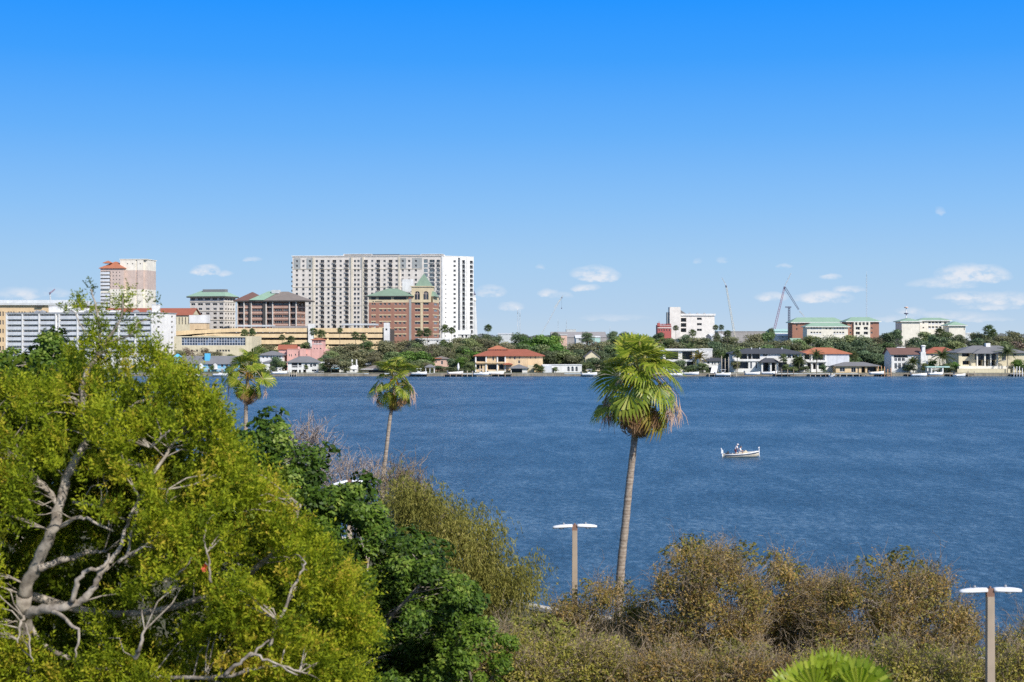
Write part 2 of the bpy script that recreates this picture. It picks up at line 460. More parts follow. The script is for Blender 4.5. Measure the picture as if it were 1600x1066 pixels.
for a, b, t in ((70,97,477.5),(96,124,481.5),(232,264,476),(150,172,485)):
    mb = MB(); x0, x1 = B.x(a), B.x(b); x1 = min(x1, B.W-1)
    mb.box(x0, x1, 4, 12, B.z(489)+.004, B.z(t)); mb.box(x0-.2, x1+.2, 3.8, 12.2, B.z(t), B.z(t)+.25)
    B.part('penthouse', mb, M['white'])
for a in (50, 58, 104, 128, 140, 205, 252):
    mb = MB(); x0 = min(B.x(a), B.W-4); mb.box(x0, x0+2.2, 2.5, 4.5, B.z(489)+.004, B.z(489)+1.2); mb.lathe([(.7,B.z(489)+1.2),(.7,B.z(489)+1.5),(0,B.z(489)+1.5)], x0+1.1, 3.5, 10)
    B.part('air_conditioner', mb, M['greymetal'])

# ------------------------------------------------ tan civic block behind it
B = Bld('office_block', 'tan block with pale flat roof and rows of small dark windows behind the white apartments', 'building', 830, -60, 126, a=0, depth=40)
cols = [x for b in range(-56, 124, 17) for x in (b, b+4.2, b+8.4)]
ops = [B.rect((c, c+2.3, y, y+7)) for c in cols for y in (487, 500.5, 514, 527.5, 541) if c < 122]
shell(B, B.z(477), ops, (), 'tan', dep=.5); windows(B, ops, dep=.4, mull=0, trans=1)
mb = MB(); mb.box(-1.5, B.W+1.5, -1.5, B.D+1.5, B.z(477)+.003, B.z(473.5)); mb.box(8, B.W-4, 6, B.D-5, B.z(473.5), B.z(468.5))
B.part('roof', mb, M['hazewhite'])
mb = MB(); mb.box(B.x(57), B.x(68), -1.7, -.02, B.z(479.5), B.z(477.6)); B.part('sign', mb, M['darkframe'])

# ------------------------------------------------ slim tower with red roof
B = Bld('apartment_tower', 'slim cream and taupe tower with small red roof beside a taller plain shaft', 'building', 900, 157, 193, a=4, depth=16)
rows = [424 + 5.6*i for i in range(12)]
ops = [B.rect((c, c+1.7, y+.8, y+2.4)) for c in (176, 181, 186) for y in rows]
bops = [B.rect((157.6, 172.5, y, y+4.6)) for y in rows]
mb = MB(); zt = B.z(419)
facade(mb, lambda u, w, z: (u, w, z), 0, B.W, B.z(452), zt, [o for o in ops+bops if o[2] > B.z(452)], .3, 0)
facade(mb, lambda u, w, z: (u, w, z), 0, B.W, -.3, B.z(452), [o for o in ops+bops if o[3] < B.z(452)], .3, 1)
for m_, a_, b_ in ((0, B.z(452), zt), (1, -.3, B.z(452))):
    mb.poly([(0,16,a_),(0,0,a_),(0,0,b_),(0,16,b_)], m_); mb.poly([(B.W,0,a_),(B.W,16,a_),(B.W,16,b_),(B.W,0,b_)], m_); mb.poly([(B.W,16,a_),(0,16,a_),(0,16,b_),(B.W,16,b_)], m_)
mb.poly([(0,0,zt),(B.W,0,zt),(B.W,16,zt),(0,16,zt)], 0)
B.part('wall', mb, [M['taupe'], M['cream']])
windows(B, [o for o in ops if o[3] < B.z(452) or o[2] > B.z(452)], mull=0, dep=.2)
balconies(B, [o for o in bops if o[3] < B.z(452) or o[2] > B.z(452)], dep=.29, out=1.3, rail='panel', slab='offwhite', railm='railpanel')
mb = MB(); mb.hip(0, B.W, 0, 16, zt+.01, B.z(408), inset=7, ov=.9); B.part('roof', mb, M['orangeroof'])
mb = MB(); mb.hip(B.x(160), B.x(172), 1, 6, B.z(410.5), B.z(406.8), ov=.2); B.part('dormer', mb, M['orangeroof'])
mb = MB()
x0, x1 = B.x(185), B.x(227)
for (a_, b_, m_) in ((-.3, B.z(452), 1), (B.z(452), B.z(422), 0), (B.z(422), B.z(405.5), 1)):
    tp = .02
    mb.box(x0, B.x(209.5), 3, 22, a_, b_, m_); mb.box(B.x(209.5)+.002, B.x(212), 3.6, 21.5, a_, b_, m_); mb.box(B.x(212)+.004, B.x(221.5), 3, 22, a_, b_, m_)
    mb.box(B.x(221.5)+.006, x1, 4.2, 21, a_, b_, m_)
mb.box(x0-.3, x1+.3, 2.7, 22.3, B.z(405.5)+.003, B.z(404.3), 1)
for px_ in (196, 204, 216): 
    for py_ in (411,): mb.box(B.x(px_), B.x(px_+1.6), 2.95, 2.999, B.z(py_+1.6), B.z(py_), 2)
B.part('stair_shaft', mb, [M['taupe'], M['cream'], M['darkframe']])

# ------------------------------------------------ low red-roofed hall behind the white block
B = Bld('hall', 'long hall under a straight red roof between white block and green-roofed block', 'building', 800, 160, 299, a=0, depth=22)
ops = [B.rect((c, c+1.5, 496, 507)) for c in range(164, 298, 5)]
shell(B, B.z(492), ops, (), 'beige', dep=.4); windows(B, ops, dep=.35, mull=0, trans=2)
mb = MB(); mb.gable(0, B.W, 0, 22, B.z(491.5), B.z(481), ov=.8, mw=1); B.part('roof', mb, [M['redroof'], M['beige']])
B = Bld('plant_room', 'blank white box on tan base in front of the green-roofed block', 'building', 770, 296.5, 322, a=0, depth=9)
shell(B, B.z(505), (), (), 'tan'); mb = MB(); mb.box(-.3, B.W+.3, -.3, 9.3, B.z(505)+.004, B.z(492.5)); B.part('screen_wall', mb, M['white'])

# ------------------------------------------------ green hip-roofed beige block
B = Bld('hotel', 'beige eight storey block with pale green hip roof beside the brown block', 'building', 850, 297, 350, 368, a=13)
rows = [466.5, 474.5, 482, 489.2, 496.4, 503.6, 510.8]
cols = [(298.5,305),(309,317),(320.5,328.5),(332,339.5),(342.5,348.5)]
ops = []
for j, y in enumerate(rows):
    for (a, b) in cols:
        w = (b-a); c = (a+b)/2; hw = w/2 if j < 2 else (w*.36 if (a, b) != cols[-1] else w/2)
        ops.append(B.rect((c-hw, c+hw, y-.9, y+2.6)))
sw = [B.rect_side((a, b, y-.5, y+2.8)) for a, b in ((352,354.5),(356,358.5),(360,362.5),(364,366.5)) for y in rows]
shell(B, B.z(463), ops, sw, 'bone'); windows(B, ops); windows(B, sw, side=True)
mb = MB()
for y in (471.5, 486, 500): mb.box(-.25, B.W+.25, -.25, -.003, B.z(y)-.2, B.z(y)+.2); mb.box(B.W+.003, B.W+.25, .0, B.D, B.z(y)-.2, B.z(y)+.2)
B.part('cornice', mb, M['bonedark'])
mb = MB(); mb.hip(0, B.W, 0, B.D, B.z(463)+.02, B.z(453.5), inset=min(B.D/2, 5), ov=1.6, th=.8, mf=1); B.part('roof', mb, [M['greenroof_pale'], M['darkframe']])
mb = MB(); mb.box(B.x(310), B.x(345), B.D*.35, B.D*.6, B.z(458), B.z(451.5)); B.part('penthouse', mb, M['greyroof'])

# ------------------------------------------------ brown block with brown and green hip roofs
B = Bld('apartment_block', 'brown brick block with banded balconies under a brown and green hip roof', 'building', 820, 370, 464, 477, a=8)
rows = [474.5, 483.5, 493, 502.3]
bops, ops = [], []
for y in rows:
    for a, b in ((372,381),(417,425.5),(454,462.5)): bops.append(B.rect((a, b, y-2.2, y+5.6)))
    for a, b in ((382.5,388),(394,411),(428.5,441),(442,451.5)): ops.append(B.rect((a, b, y-.8, y+2.7)))
sw = [B.rect_side((a, b, y-.8, y+2.7)) for a, b in ((466,469),(471,475)) for y in rows]
shell(B, B.z(471), ops + [(*o, 1.6) for o in bops], sw, 'brickdark', dep=.35)
balconies(B, bops, dep=1.6, out=.3, rail='bars', slab='taupe'); windows(B, ops, mull=3); windows(B, sw, side=True)
mb = MB()
for y in rows: 
    mb.box(-.15, B.W+.15, -.15, -.003, B.z(y+5.9)-.15, B.z(y+5.9)+.5); mb.box(B.W+.003, B.W+.15, .0, B.D, B.z(y+5.9)-.15, B.z(y+5.9)+.5)
B.part('band', mb, M['pinkpale'])
for a, b in ((389.5, 392.5), (411.5, 415.5)):
    mb = MB(); mb.box(B.x(a), B.x(b), -.9, -.003, -.3, B.z(470)); B.part('pilaster', mb, M['darkframe'])  # dark boxes stand in for shaded recesses; shade put into their colour
for a in (371.2, 381.8, 393, 416.3, 426.5, 452.8, 463.3):
    mb = MB(); x = min(max(B.x(a), .3), B.W-.3); mb.box(x-.3, x+.3, -.7, -.153, -.3, B.z(470.5)); B.part('column', mb, M['bone'])
mb = MB(); mb.hip(0, B.x(405), 0, B.D, B.z(469.5), B.z(455.5), inset=9, ov=1.5, th=.7, mi=0, mf=2)
B.part('roof', mb, [M['brownroof'], M['greenroof'], M['darkframe']])
mb = MB(); mb.hip(B.x(404), B.x(474), -.4, B.D, B.z(469.5)+.02, B.z(455), inset=13, ov=1.5, th=.7, mi=0, mf=2)
B.part('roof', mb, [M['taupe_roof'], M['greenroof'], M['darkframe']])
mb = MB(); xa, xb, xc, xd = B.x(390), B.x(414), B.x(431), B.x(412)
mb.poly([(xa,-2.12,B.z(469.2)+.10),(xb,-2.12,B.z(469.2)+.10),(xc,B.D/2-.45,B.z(455)+.16),(xd,B.D/2-.45,B.z(455)+.16)])
B.part('roof', mb, [M['greenroof_pale']])
mb = MB(); mb.box(B.x(420), B.x(431), B.D*.3, B.D*.55, B.z(458), B.z(452.6)); B.part('penthouse', mb, M['hazewhite'])

# ------------------------------------------------ yellow parking garage
B = Bld('parking_garage', 'long open parking garage with yellow concrete parapets and a sloped ramp', 'building', 725, 274, 604, a=0, depth=45)
mb = MB()
for y in (519.8, 528.2, 538.2, 547): mb.box(0, B.W, .4, B.D, B.z(y)-.3, B.z(y))
mb.box(0, B.W, B.D, B.D+.3, -.3, B.z(514)); mb.box(-.3, 0, .4, B.D, -.3, B.z(521)); mb.box(B.W, B.W+.3, .4, B.D, -.3, B.z(514))
B.part('deck', mb, M['shadeconc'])  # floors and back wall coloured near black to imitate the inner shade
def band(pts):
    mb = MB(); f = [(B.x(p), B.z(t), B.z(b)) for p, t, b in pts]
    for i in range(len(f)-1):
        (xa, ta, ba), (xb, tb, bb) = f[i], f[i+1]
        p = [(xa,0,ba),(xb,0,bb),(xb,0,tb),(xa,0,ta),(xa,.38,ba),(xb,.38,bb),(xb,.38,tb),(xa,.38,ta)]
        mb.faces(p, [(0,1,2,3),(5,4,7,6),(3,2,6,7),(1,0,4,5)] + ([(0,3,7,4)] if i == 0 else []) + ([(1,5,6,2)] if i == len(f)-2 else []))
    B.part('parapet', mb, M['garage'])
band([(274,517.5,524.5),(310,515.6,521.5),(365,513,518.8),(604,512.8,519.6)])
band([(300,524.6,525.3),(336,521.2,524.8),(380,521.8,527.6),(604,521.8,528)])
band([(392,531.4,537.8),(604,531.2,538.2)])
band([(392,541,547),(604,541,547)])
for a in (321, 376, 444, 512, 573, 602):
    mb = MB(); x = B.x(a); mb.box(x-.45, x+.45, .4, 1.3, -.3, B.z(519.9)); B.part('column', mb, M['garage'])
for a, b, t, u in ((482,491,506,520),(600,608,504.5,519.5)):
    mb = MB(); x0, x1 = B.x(a), B.x(b)
    facade(mb, lambda u_, w, z: (u_, -1+w, z), x0, x1, -.3, B.z(t), [(x0+(x1-x0)*.32, x0+(x1-x0)*.68, B.z(516.5), B.z(513.5))], .5, 0)
    mb.poly([(x0,-1,B.z(t)),(x1,-1,B.z(t)),(x1,5,B.z(t)),(x0,5,B.z(t))]); mb.poly([(x1,-1,-.3),(x1,5,-.3),(x1,5,B.z(t)),(x1,-1,B.z(t))]); mb.poly([(x0,5,-.3),(x0,-1,-.3),(x0,-1,B.z(t)),(x0,5,B.z(t))])
    mb.box(x0+.5, x1-.5, -.5, 4.5, 0, B.z(510), 1)
    B.part('stair_tower', mb, [M['white'], M['glass']])
for a, b, t, dm in ((361,417,507.6,'hazewhite'),(530,584,505.4,'hazewhite'),(420,480,509.4,'warehouse')):
    mb = MB(); x0, x1 = B.x(a), B.x(b); mb.box(x0, x1, 10, 26, B.z(t)-.9, B.z(t))
    for i in range(6): xx = x0+.5+(x1-x0-1)*i/5; mb.box(xx-.2, xx+.2, 11, 11.4, B.z(519.8)+.004, B.z(t)-.9)
    B.part('canopy', mb, M[dm])

# ------------------------------------------------ grey-blue curtain wall office
B = Bld('office_block', 'low cream office with a blue grid curtain wall in front of the garage', 'building', 675, 272, 394, a=0, depth=25)
xs = [282 + 4.55*i for i in range(23)]
ops = [B.rect((283.5, 383.5, 527.2, 539.8))]
low = [B.rect((a, a+3.4, 546.5, 549.8)) for a in np.arange(338, 358, 4.4)] + [B.rect((a, a+3.4, 546.5, 549.8)) for a in np.arange(290, 330, 8)]
shell(B, B.z(525.5), ops+low, (), 'beige', dep=.5); windows(B, low, dep=.4)
o = ops[0]; nx, nz = 24, 3
for i in range(nx):
    for j in range(nz):
        w = (o[1]-o[0])/nx; h = (o[3]-o[2])/nz
        me = window_mesh(w, h, M['glassblue'], M['railpanel'], 0)
        link('window', me, B.root, loc=(o[0]+w*(i+.5), .4, o[2]+h*j))

# ------------------------------------------------ the big cream tower block
B = Bld('apartment_tower', 'big wide cream high-rise with many balcony columns and bright white end wall', 'building', 913, 457, 693, a=2.5, depth=22)
zx = lambda z: 440 + z/4.96
rows = [385 + (113 + 36.3*i)/4.96 for i in range(18)]
wc = [118,168,218,272,363,457,568,595,702,797,890,938,988,1040]
bc = [316,409,505,653,749,844]
wops = [B.rect((zx(c)-1.75, zx(c)+1.75, y-1.7, y+2.0)) for y in rows for c in wc]
bops = [B.rect((zx(c)-2.9, zx(c)+2.9, y-1.9, y+3.1)) for y in rows for c in bc]
gops = [B.rect((zx(1116)-3, zx(1116)+3.2, y-2.6, y+3.4)) for y in rows]
rops = [B.rect((zx(a)-w, zx(a)+w, y-1.9, y+3.1)) for y in rows for a, w in ((1166,4.0),(1214,2.6))]
# the white end wing turns away to the right: its own wall plane
tw_ = R(36); dwx, dwy = math.cos(tw_-B.a), math.sin(tw_-B.a); ww0 = (B.W, 0.0)
def wu(px): k = K(px); return (k*B.C[1]-B.C[0])/(dwx-k*dwy)
def wmp(u, w, z): return (ww0[0]+u*math.cos(tw_)-w*math.sin(tw_), ww0[1]+u*math.sin(tw_)+w*math.cos(tw_), z)
def wrect(r): return (wu(r[0]), wu(r[1]), B.z(r[3]), B.z(r[2]))
sw = [wrect((708.6, 712.2, y-1.6, y+2)) for y in rows] + [wrect((695.6, 697.4, y-.6, y+1.4)) for y in rows[3:]]
strips = [wrect((715.8, 718.6, 402, 540))]
sb = [wrect((722, 726.6, y-2.3, y+3.4)) for y in rows] + [wrect((734.2, 738.8, y-1.8, y+2.9)) for y in rows]
shell(B, B.z(400.5), wops + [(*o, 1.5) for o in bops+rops] + [(*o, .2) for o in gops], (), 'bone', dep=.3)
mb = MB(); ue = wu(740)
facade(mb, wmp, 0, ue, -.3, B.z(400.5), sw + strips + [(*o, 1.5) for o in sb], .3)
pz = B.z(400.5); q = [wmp(0,0,0), wmp(ue,0,0), wmp(ue,18,0), wmp(4,18,0)]
for i in (1, 2): mb.poly([(*q[i][:2],-.3), (*q[i+1][:2],-.3), (*q[i+1][:2],pz), (*q[i][:2],pz)])
mb.poly([(*p[:2], pz-.05) for p in q]); B.part('end_wing', mb, M['white'])  # painted whiter than the front, adding to its sunlit look
def wlink(name, me, o, dep): link(name, me, B.root, loc=wmp((o[0]+o[1])/2, dep, o[2]), rotz=tw_)
balconies(B, [o for k in range(18) for o in bops[k*6:(k+1)*6]][:96] , dep=1.5, out=.9, slab='bone')
balconies(B, rops, dep=1.5, out=.7, slab='offwhite', glass='glasspale'); balconies(B, bops[96:], dep=1.5, out=.9, slab='bone')
for o in sw: wlink('window', window_mesh(o[1]-o[0], o[3]-o[2], M['glass'], M['frame']), o, .22); B.cap['window'] = B.cap.get('window', 0)+1
windows(B, wops, dep=.22)
windows(B, gops, name='glass_bay', glass='glasspale', frame='white', dep=.15, mull=2)
mb = MB()
for o in strips: mb.poly([wmp(o[0],.25,o[2]), wmp(o[1],.25,o[2]), wmp(o[1],.25,o[3]), wmp(o[0],.25,o[3])])
B.part('glazed_strip', mb, M['glass'])
cb = {}
for o in sb:
    k = (round(o[1]-o[0], 1), round(o[3]-o[2], 1))
    if k not in cb: cb[k] = balcony_mesh(o[1]-o[0], o[3]-o[2], 1.5, .5, 'bars', 'greypanel', 'railbar', 'glass')
    B.cap['sb'] = B.cap.get('sb', 0)+1
    wlink('side_balcony', cb[k], o, 0)
# projecting vertical strips, belt courses and grey top panels
mb = MB()
for c in (247, 545, 632, 912):
    x = B.x(zx(c)); mb.box(x-.6, x+.6, -.45, -.003, -.3, B.z(401.5))
B.part('pilaster', mb, M['mutecream'])
mb = MB()
for y in (420.2, 448.5, 477.5): mb.box(-.2, B.x(zx(1085)), -.2, -.002, B.z(y)-.18, B.z(y)+.18)
B.part('belt_course', mb, M['bonedark'])
for a, b in ((95,146),(194,242),(912,965),(1012,1088)):
    pan = MB()
    x0, x1 = B.x(zx(a)), B.x(zx(b)); cc = [o for o in wops if x0 < (o[0]+o[1])/2 < x1 and o[2] > B.z(420)]
    facade(pan, lambda u, w, z: (u, -.12+w, z), x0, x1, B.z(419.7), B.z(403), cc, .11)
    B.part('panel', pan, M['greypanel'])
for a, b in ((523,543),(612,632)):
    pan = MB(); pan.box(B.x(zx(a)), B.x(zx(b)), -.14, -.004, B.z(419.7), B.z(403)); B.part('panel', pan, M['greypanel'])
mb = MB(); mb.box(-.5, B.W+.5, -.5, 0, B.z(400.5)+.003, B.z(399.2)); mb.box(-.5, B.W+.5, B.D, B.D+.5, B.z(400.5)+.003, B.z(399.2)); mb.box(-.5, 0, 0, B.D, B.z(400.5)+.003, B.z(399.2))
pp = [wmp(u,w,z) for z in (B.z(400.5)+.003, B.z(399.6)) for u, w in ((.3,-.15),(ue+.15,-.15),(ue+.15,.4),(.3,.4))]; mb.faces(pp, [(3,2,1,0),(4,5,6,7),(0,1,5,4),(1,2,6,5),(2,3,7,6),(3,0,4,7)])
B.part('parapet', mb, M['offwhite'])
for a, b, t, mt in ((475,695,396.3,'offwhite'),(700,908,396.9,'greyroof'),(910,1075,397.5,'greyroof'),(1075,1250,396.6,'offwhite')):
    mb = MB(); mb.box(B.x(zx(a)), min(B.x(zx(b)), B.W-.3), 2.2, 16, B.z(400.5)+.004, B.z(t))
    for i in range(9):
        x0 = B.x(zx(a)) + (min(B.x(zx(b)), B.W) - B.x(zx(a)))*(i+.3)/9.5; mb.box(x0, x0+2.2, 2.14, 2.198, B.z(400.3)+.2, B.z(t)-.35, 1)
    B.part('penthouse', mb, [M[mt], M['darkframe']])
mb = MB()
for o in wops[::1]:
    if o[2] < B.z(420): mb.box(o[0]-.15, o[1]+.15, -.12, -.003, o[2]-.22, o[2]-.02)
s_ = B.part('sill', mb, M['offwhite']); s_['kind'] = 'stuff'
mb = MB(); mb.box(B.x(zx(1240)), B.W-.01, -.5, -.004, -.3, B.z(398.5)); B.part('corner_fin', mb, M['white'])
for y0_, y1_ in ((720.0,721.6),(729.2,732.2)):
    mb = MB(); u0, u1, zz_ = wu(y0_), wu(y1_), B.z(401); pp = [wmp(u,w,z) for z in (-.3, zz_) for u, w in ((u0,-.5),(u1,-.5),(u1,-.003),(u0,-.003))]; mb.faces(pp, [(4,5,6,7),(0,1,5,4),(1,2,6,5),(3,0,4,7)]); B.part('pilaster', mb, M['taupe' if y0_ > 730 else 'white'])
mb = MB()
for y in rows: mb.box(-1.3, -.003, 3, 9, B.z(y+3.3)-.1, B.z(y+3.3)+.1); mb.box(-1.3, -1.2, 3, 9, B.z(y+3.3)+.1, B.z(y+3.3)+1.1)
B.part('end_balcony', mb, M['railbar'])['kind'] = 'stuff'

# ------------------------------------------------ red brick hotel with green-roofed corner tower
B = Bld('hotel', 'red brick block with green roof and a cream pyramid-topped corner tower', 'building', 790, 576, 676, 686, a=6)
z8 = lambda z: 560 + z/8.0
ry = [420 + y/8.0 for y in (440, 520, 600, 680, 760, 838)]
ops = []
for y in ry:
    for a in (175, 203): ops.append(B.rect((z8(a-11), z8(a+11), y-1.5, y+1.6)))
    for g in (278, 330, 385, 465, 520, 574): ops.append(B.rect((z8(g-15), z8(g+15), y-1.5, y+1.6)))
    for g in (738, 844): ops.append(B.rect((z8(g-34), z8(g+34), y-1.9, y+1.6)))
top = [B.rect((z8(a), z8(b), 463.8, 468.4)) for a, b in ((162,218),(252,408),(444,600))]
sw = [B.rect_side((678.3, 684, y-1.6, y+1.7)) for y in ry]
mb = MB(); zc = B.z(472.6); xt = B.x(z8(664)); xe = B.x(z8(628))
facade(mb, lambda u, w, z: (u, w, z), 0, B.W, -.3, zc, ops, .3, 0)
facade(mb, lambda u, w, z: (u, w, z), 0, xe, zc, B.z(462.5), top, .4, 1)
facade(mb, lambda u, w, z: (B.W-w, u, z), 0, B.D, -.3, zc, sw, .3, 0)
mb.poly([(B.W,0,zc),(B.W,B.D,zc),(B.W,B.D,B.z(462.5)),(B.W,0,B.z(462.5))], 1)
mb.poly([(0,B.D,-.3),(0,0,-.3),(0,0,B.z(462.5)),(0,B.D,B.z(462.5))], 0); mb.poly([(B.W,B.D,-.3),(0,B.D,-.3),(0,B.D,B.z(462.5)),(B.W,B.D,B.z(462.5))], 0)
B.part('wall', mb, [M['brick'], M['creamdeep']])
windows(B, ops, mull=1); windows(B, top, mull=5, glass='glass', frame='darkframe'); windows(B, sw, side=True)
for y in ry[1:]:
    for a, b in ((160,220),(255,410),(448,602),(704,772),(812,880)):
        mb = MB(); mb.box(B.x(z8(a)), B.x(z8(b)), -.12, -.003, B.z(y-2.2)-.05, B.z(y-3.5)); B.part('lintel_band', mb, M['creamdeep'])
    mb = MB(); mb.box(B.W+.003, B.W+.12, .5, B.D-.5, B.z(y-2.2)-.05, B.z(y-3.5)); B.part('lintel_band', mb, M['creamdeep'])
mb = MB(); mb.box(B.x(z8(634)), B.x(z8(662)), -.18, -.003, -.3, zc+2); B.part('glazed_strip', mb, M['greypanel'])
mb = MB(); mb.box(B.x(z8(776)), B.x(z8(806)), -.16, -.003, B.z(518), zc); B.part('pilaster', mb, M['creamdeep'])
mb = MB(); mb.hip(0, B.x(z8(668)), 0, B.D*.55, B.z(462.4), B.z(450), inset=11, ov=1.3, th=.5, mf=1); B.part('roof', mb, [M['greenroof'], M['darkframe']])
mb = MB(); mb.hip(B.x(z8(900)), B.W, 2, B.D*.6, B.z(463), B.z(455), ov=1.2, th=.5, mf=1); B.part('roof', mb, [M['greenroof'], M['darkframe']])
# corner tower upper stage with two arched windows
mb = MB(); x0, x1 = xt, B.x(z8(908)); zt = B.z(448.3); hw = (x1-x0)
def arch_front(mb, x0, x1, z0, z1, arcs, y, mi, dep):
    """front wall with arched openings (cx, half width, sill, spring)"""
    edges = [x0]
    for (cx, w, s_, sp) in arcs: edges += [cx-w, cx+w]
    edges.append(x1)
    for i in range(0, len(edges), 2): mb.poly([(edges[i],y,z0),(edges[i+1],y,z0),(edges[i+1],y,z1),(edges[i],y,z1)], mi)
    for (cx, w, s_, sp) in arcs:
        mb.poly([(cx-w,y,z0),(cx+w,y,z0),(cx+w,y,s_),(cx-w,y,s_)], mi)
        n = 10; pts = [(cx-w*math.cos(math.pi*k/n), sp+w*math.sin(math.pi*k/n)) for k in range(n+1)]
        for k in range(n):
            (a, za), (b, zb) = pts[k], pts[k+1]
            mb.poly([(a,y,za),(b,y,zb),(b,y,z1),(a,y,z1)], mi); mb.poly([(a,y,za),(a,y+dep,za),(b,y+dep,zb),(b,y,zb)], mi)
        mb.poly([(cx-w,y,s_),(cx-w,y+dep,s_),(cx-w,y+dep,sp),(cx-w,y,sp)], mi); mb.poly([(cx+w,y+dep,s_),(cx+w,y,s_),(cx+w,y,sp),(cx+w,y+dep,sp)], mi)
        mb.poly([(cx-w,y,s_),(cx+w,y,s_),(cx+w,y+dep,s_),(cx-w,y+dep,s_)], mi)
def arch_window(B, cx, w, s_, sp, y, parent=None, glass='glass', frame='taupe'):
    mb = MB(); n = 10
    mb.poly([(cx-w,y,s_),(cx+w,y,s_)] + [(cx+w*math.cos(math.pi*k/n), y, sp+w*math.sin(math.pi*k/n)) for k in range(n+1)], 0)
    mb.box(cx-.12, cx+.12, y-.1, y-.003, s_, sp+w*.95, 1); mb.box(cx-w, cx+w, y-.09, y-.004, sp-.1, sp+.1, 1)
    for k in range(n):
        a, b = math.pi*k/n, math.pi*(k+1)/n
        mb.poly([(cx+w*.82*math.cos(a),y-.08,sp+w*.82*math.sin(a)),(cx+w*math.cos(a),y-.08,sp+w*math.sin(a)),(cx+w*math.cos(b),y-.08,sp+w*math.sin(b)),(cx+w*.82*math.cos(b),y-.08,sp+w*.82*math.sin(b))], 1)
    return mb.build('window', [M[glass], M[frame]], parent or B.root)
arcs = [(B.x(z8(737)), B.x(z8(770))-B.x(z8(737)), B.z(468.3), B.z(459.2)), (B.x(z8(845)), B.x(z8(878))-B.x(z8(845)), B.z(468.3), B.z(459.2))]
arch_front(mb, x0, x1, zc, zt, arcs, -.35, 0, .5)
for s_ in ((x0,1),(x1,-1)): pass
mb.poly([(x1,-.35,zc),(x1,hw,zc),(x1,hw,zt),(x1,-.35,zt)]); mb.poly([(x0,hw,zc),(x0,-.35,zc),(x0,-.35,zt),(x0,hw,zt)]); mb.poly([(x1,hw,zc),(x0,hw,zc),(x0,hw,zt),(x1,hw,zt)])
mb.poly([(x0,-.35,zc),(x0,0,zc),(x1,0,zc),(x1,-.35,zc)])
B.part('corner_tower', mb, M['creamdeep'])
for a_ in arcs: arch_window(B, *a_, y=.1)
mb = MB(); e = .5; cx, cy = (x0+x1)/2, (hw-.35)/2
# roof is a broken pyramid: steep narrow spire rising from a square eave
b_ = [(x0+hw*.12,0+hw*.1,zt),(x1-hw*.02,hw*.1,zt),(x1-hw*.02,hw*.95,zt),(x0+hw*.12,hw*.95,zt)]
ap = (B.x(660), cy, B.z(426.5))
for k in range(4): mb.poly([b_[k], b_[(k+1)%4], ap])
mb.box(x0-.5, x1+.5, -.85, hw+.5, zt+.002, zt+.45, 1)
B.part('tower_roof', mb, [M['greenroof'], M['creamdeep']])
mb = MB(); mb.box(B.x(621.5), B.x(637.5), B.D*.6, B.D*.75, B.z(455), B.z(434.7)); B.part('penthouse', mb, M['white'])
mb = MB()
for i, (a, b) in enumerate(((181,193),(207,218),(220,229),(231,240),(242,250),(252,262),(264,273),(275,284),(286,296))): mb.box(B.x(z8(a)), B.x(z8(b)), -.1, -.004, B.z(471.5 if i else 471.7), B.z(470.6 if i else 470.2))
B.part('sign', mb, M['darkframe'])
# ---------------------------------------------------------------- houses along the far shore
def house(label, d, pxl, pxc, D, eave, ridge, wall, roof, ops, a=0, name='house', cat='house', ov=.7, kind='hip', inset=None, glass='glass', frame='white_metal', deep=(), dep=.2, mull=1):
    B = Bld(name, label, cat, d, pxl, pxc, a=a, depth=D)
    o1 = [B.rect(o) for o in ops]; o2 = [(*B.rect(o), 2.2) for o in deep]
    shell(B, B.z(eave), o1+o2, (), wall, dep=dep)
    windows(B, o1, glass=glass, frame=frame, dep=dep-.06, mull=mull)
    for o in o2:    # porch or loggia: sliding glass stands well back
        w, h = o[1]-o[0], o[3]-o[2]
        link('glass_door', window_mesh(w-.02, h-.02, M[glass], M['darkframe'], max(1, int(w/1.6)), 0), B.root, loc=((o[0]+o[1])/2, 2.1, o[2]+.01))
    mb = MB()
    if kind == 'hip': mb.hip(0, B.W, 0, D, B.z(eave)+.01, B.z(ridge), inset=inset, ov=ov); B.part('roof', mb, [M[roof]])
    elif kind == 'gable': mb.gable(0, B.W, 0, D, B.z(eave)+.01, B.z(ridge), ov=ov); B.part('roof', mb, [M[roof], M[wall]])
    elif kind == 'front_gable': mb.gable(0, B.W, 0, D, B.z(eave)+.01, B.z(ridge), ov=ov, axis='y'); B.part('roof', mb, [M[roof], M[wall]])
    else: mb.box(-ov, B.W+ov, -ov, D+ov, B.z(eave)+.01, B.z(ridge)); B.part('roof', mb, [M[roof]])
    return B
def pbox(B, name, r, y0, y1, mat, parent=None):
    mb = MB(); x0, x1, z0, z1 = B.rect(r); mb.box(x0, x1, y0, y1, z0, z1); return B.part(name, mb, M[mat])
def columns(B, xs, w, pt, pb, y, mat='white'):
    for p in xs: pbox(B, 'column', (p-w/2, p+w/2, pt, pb), y, y+.45, mat)

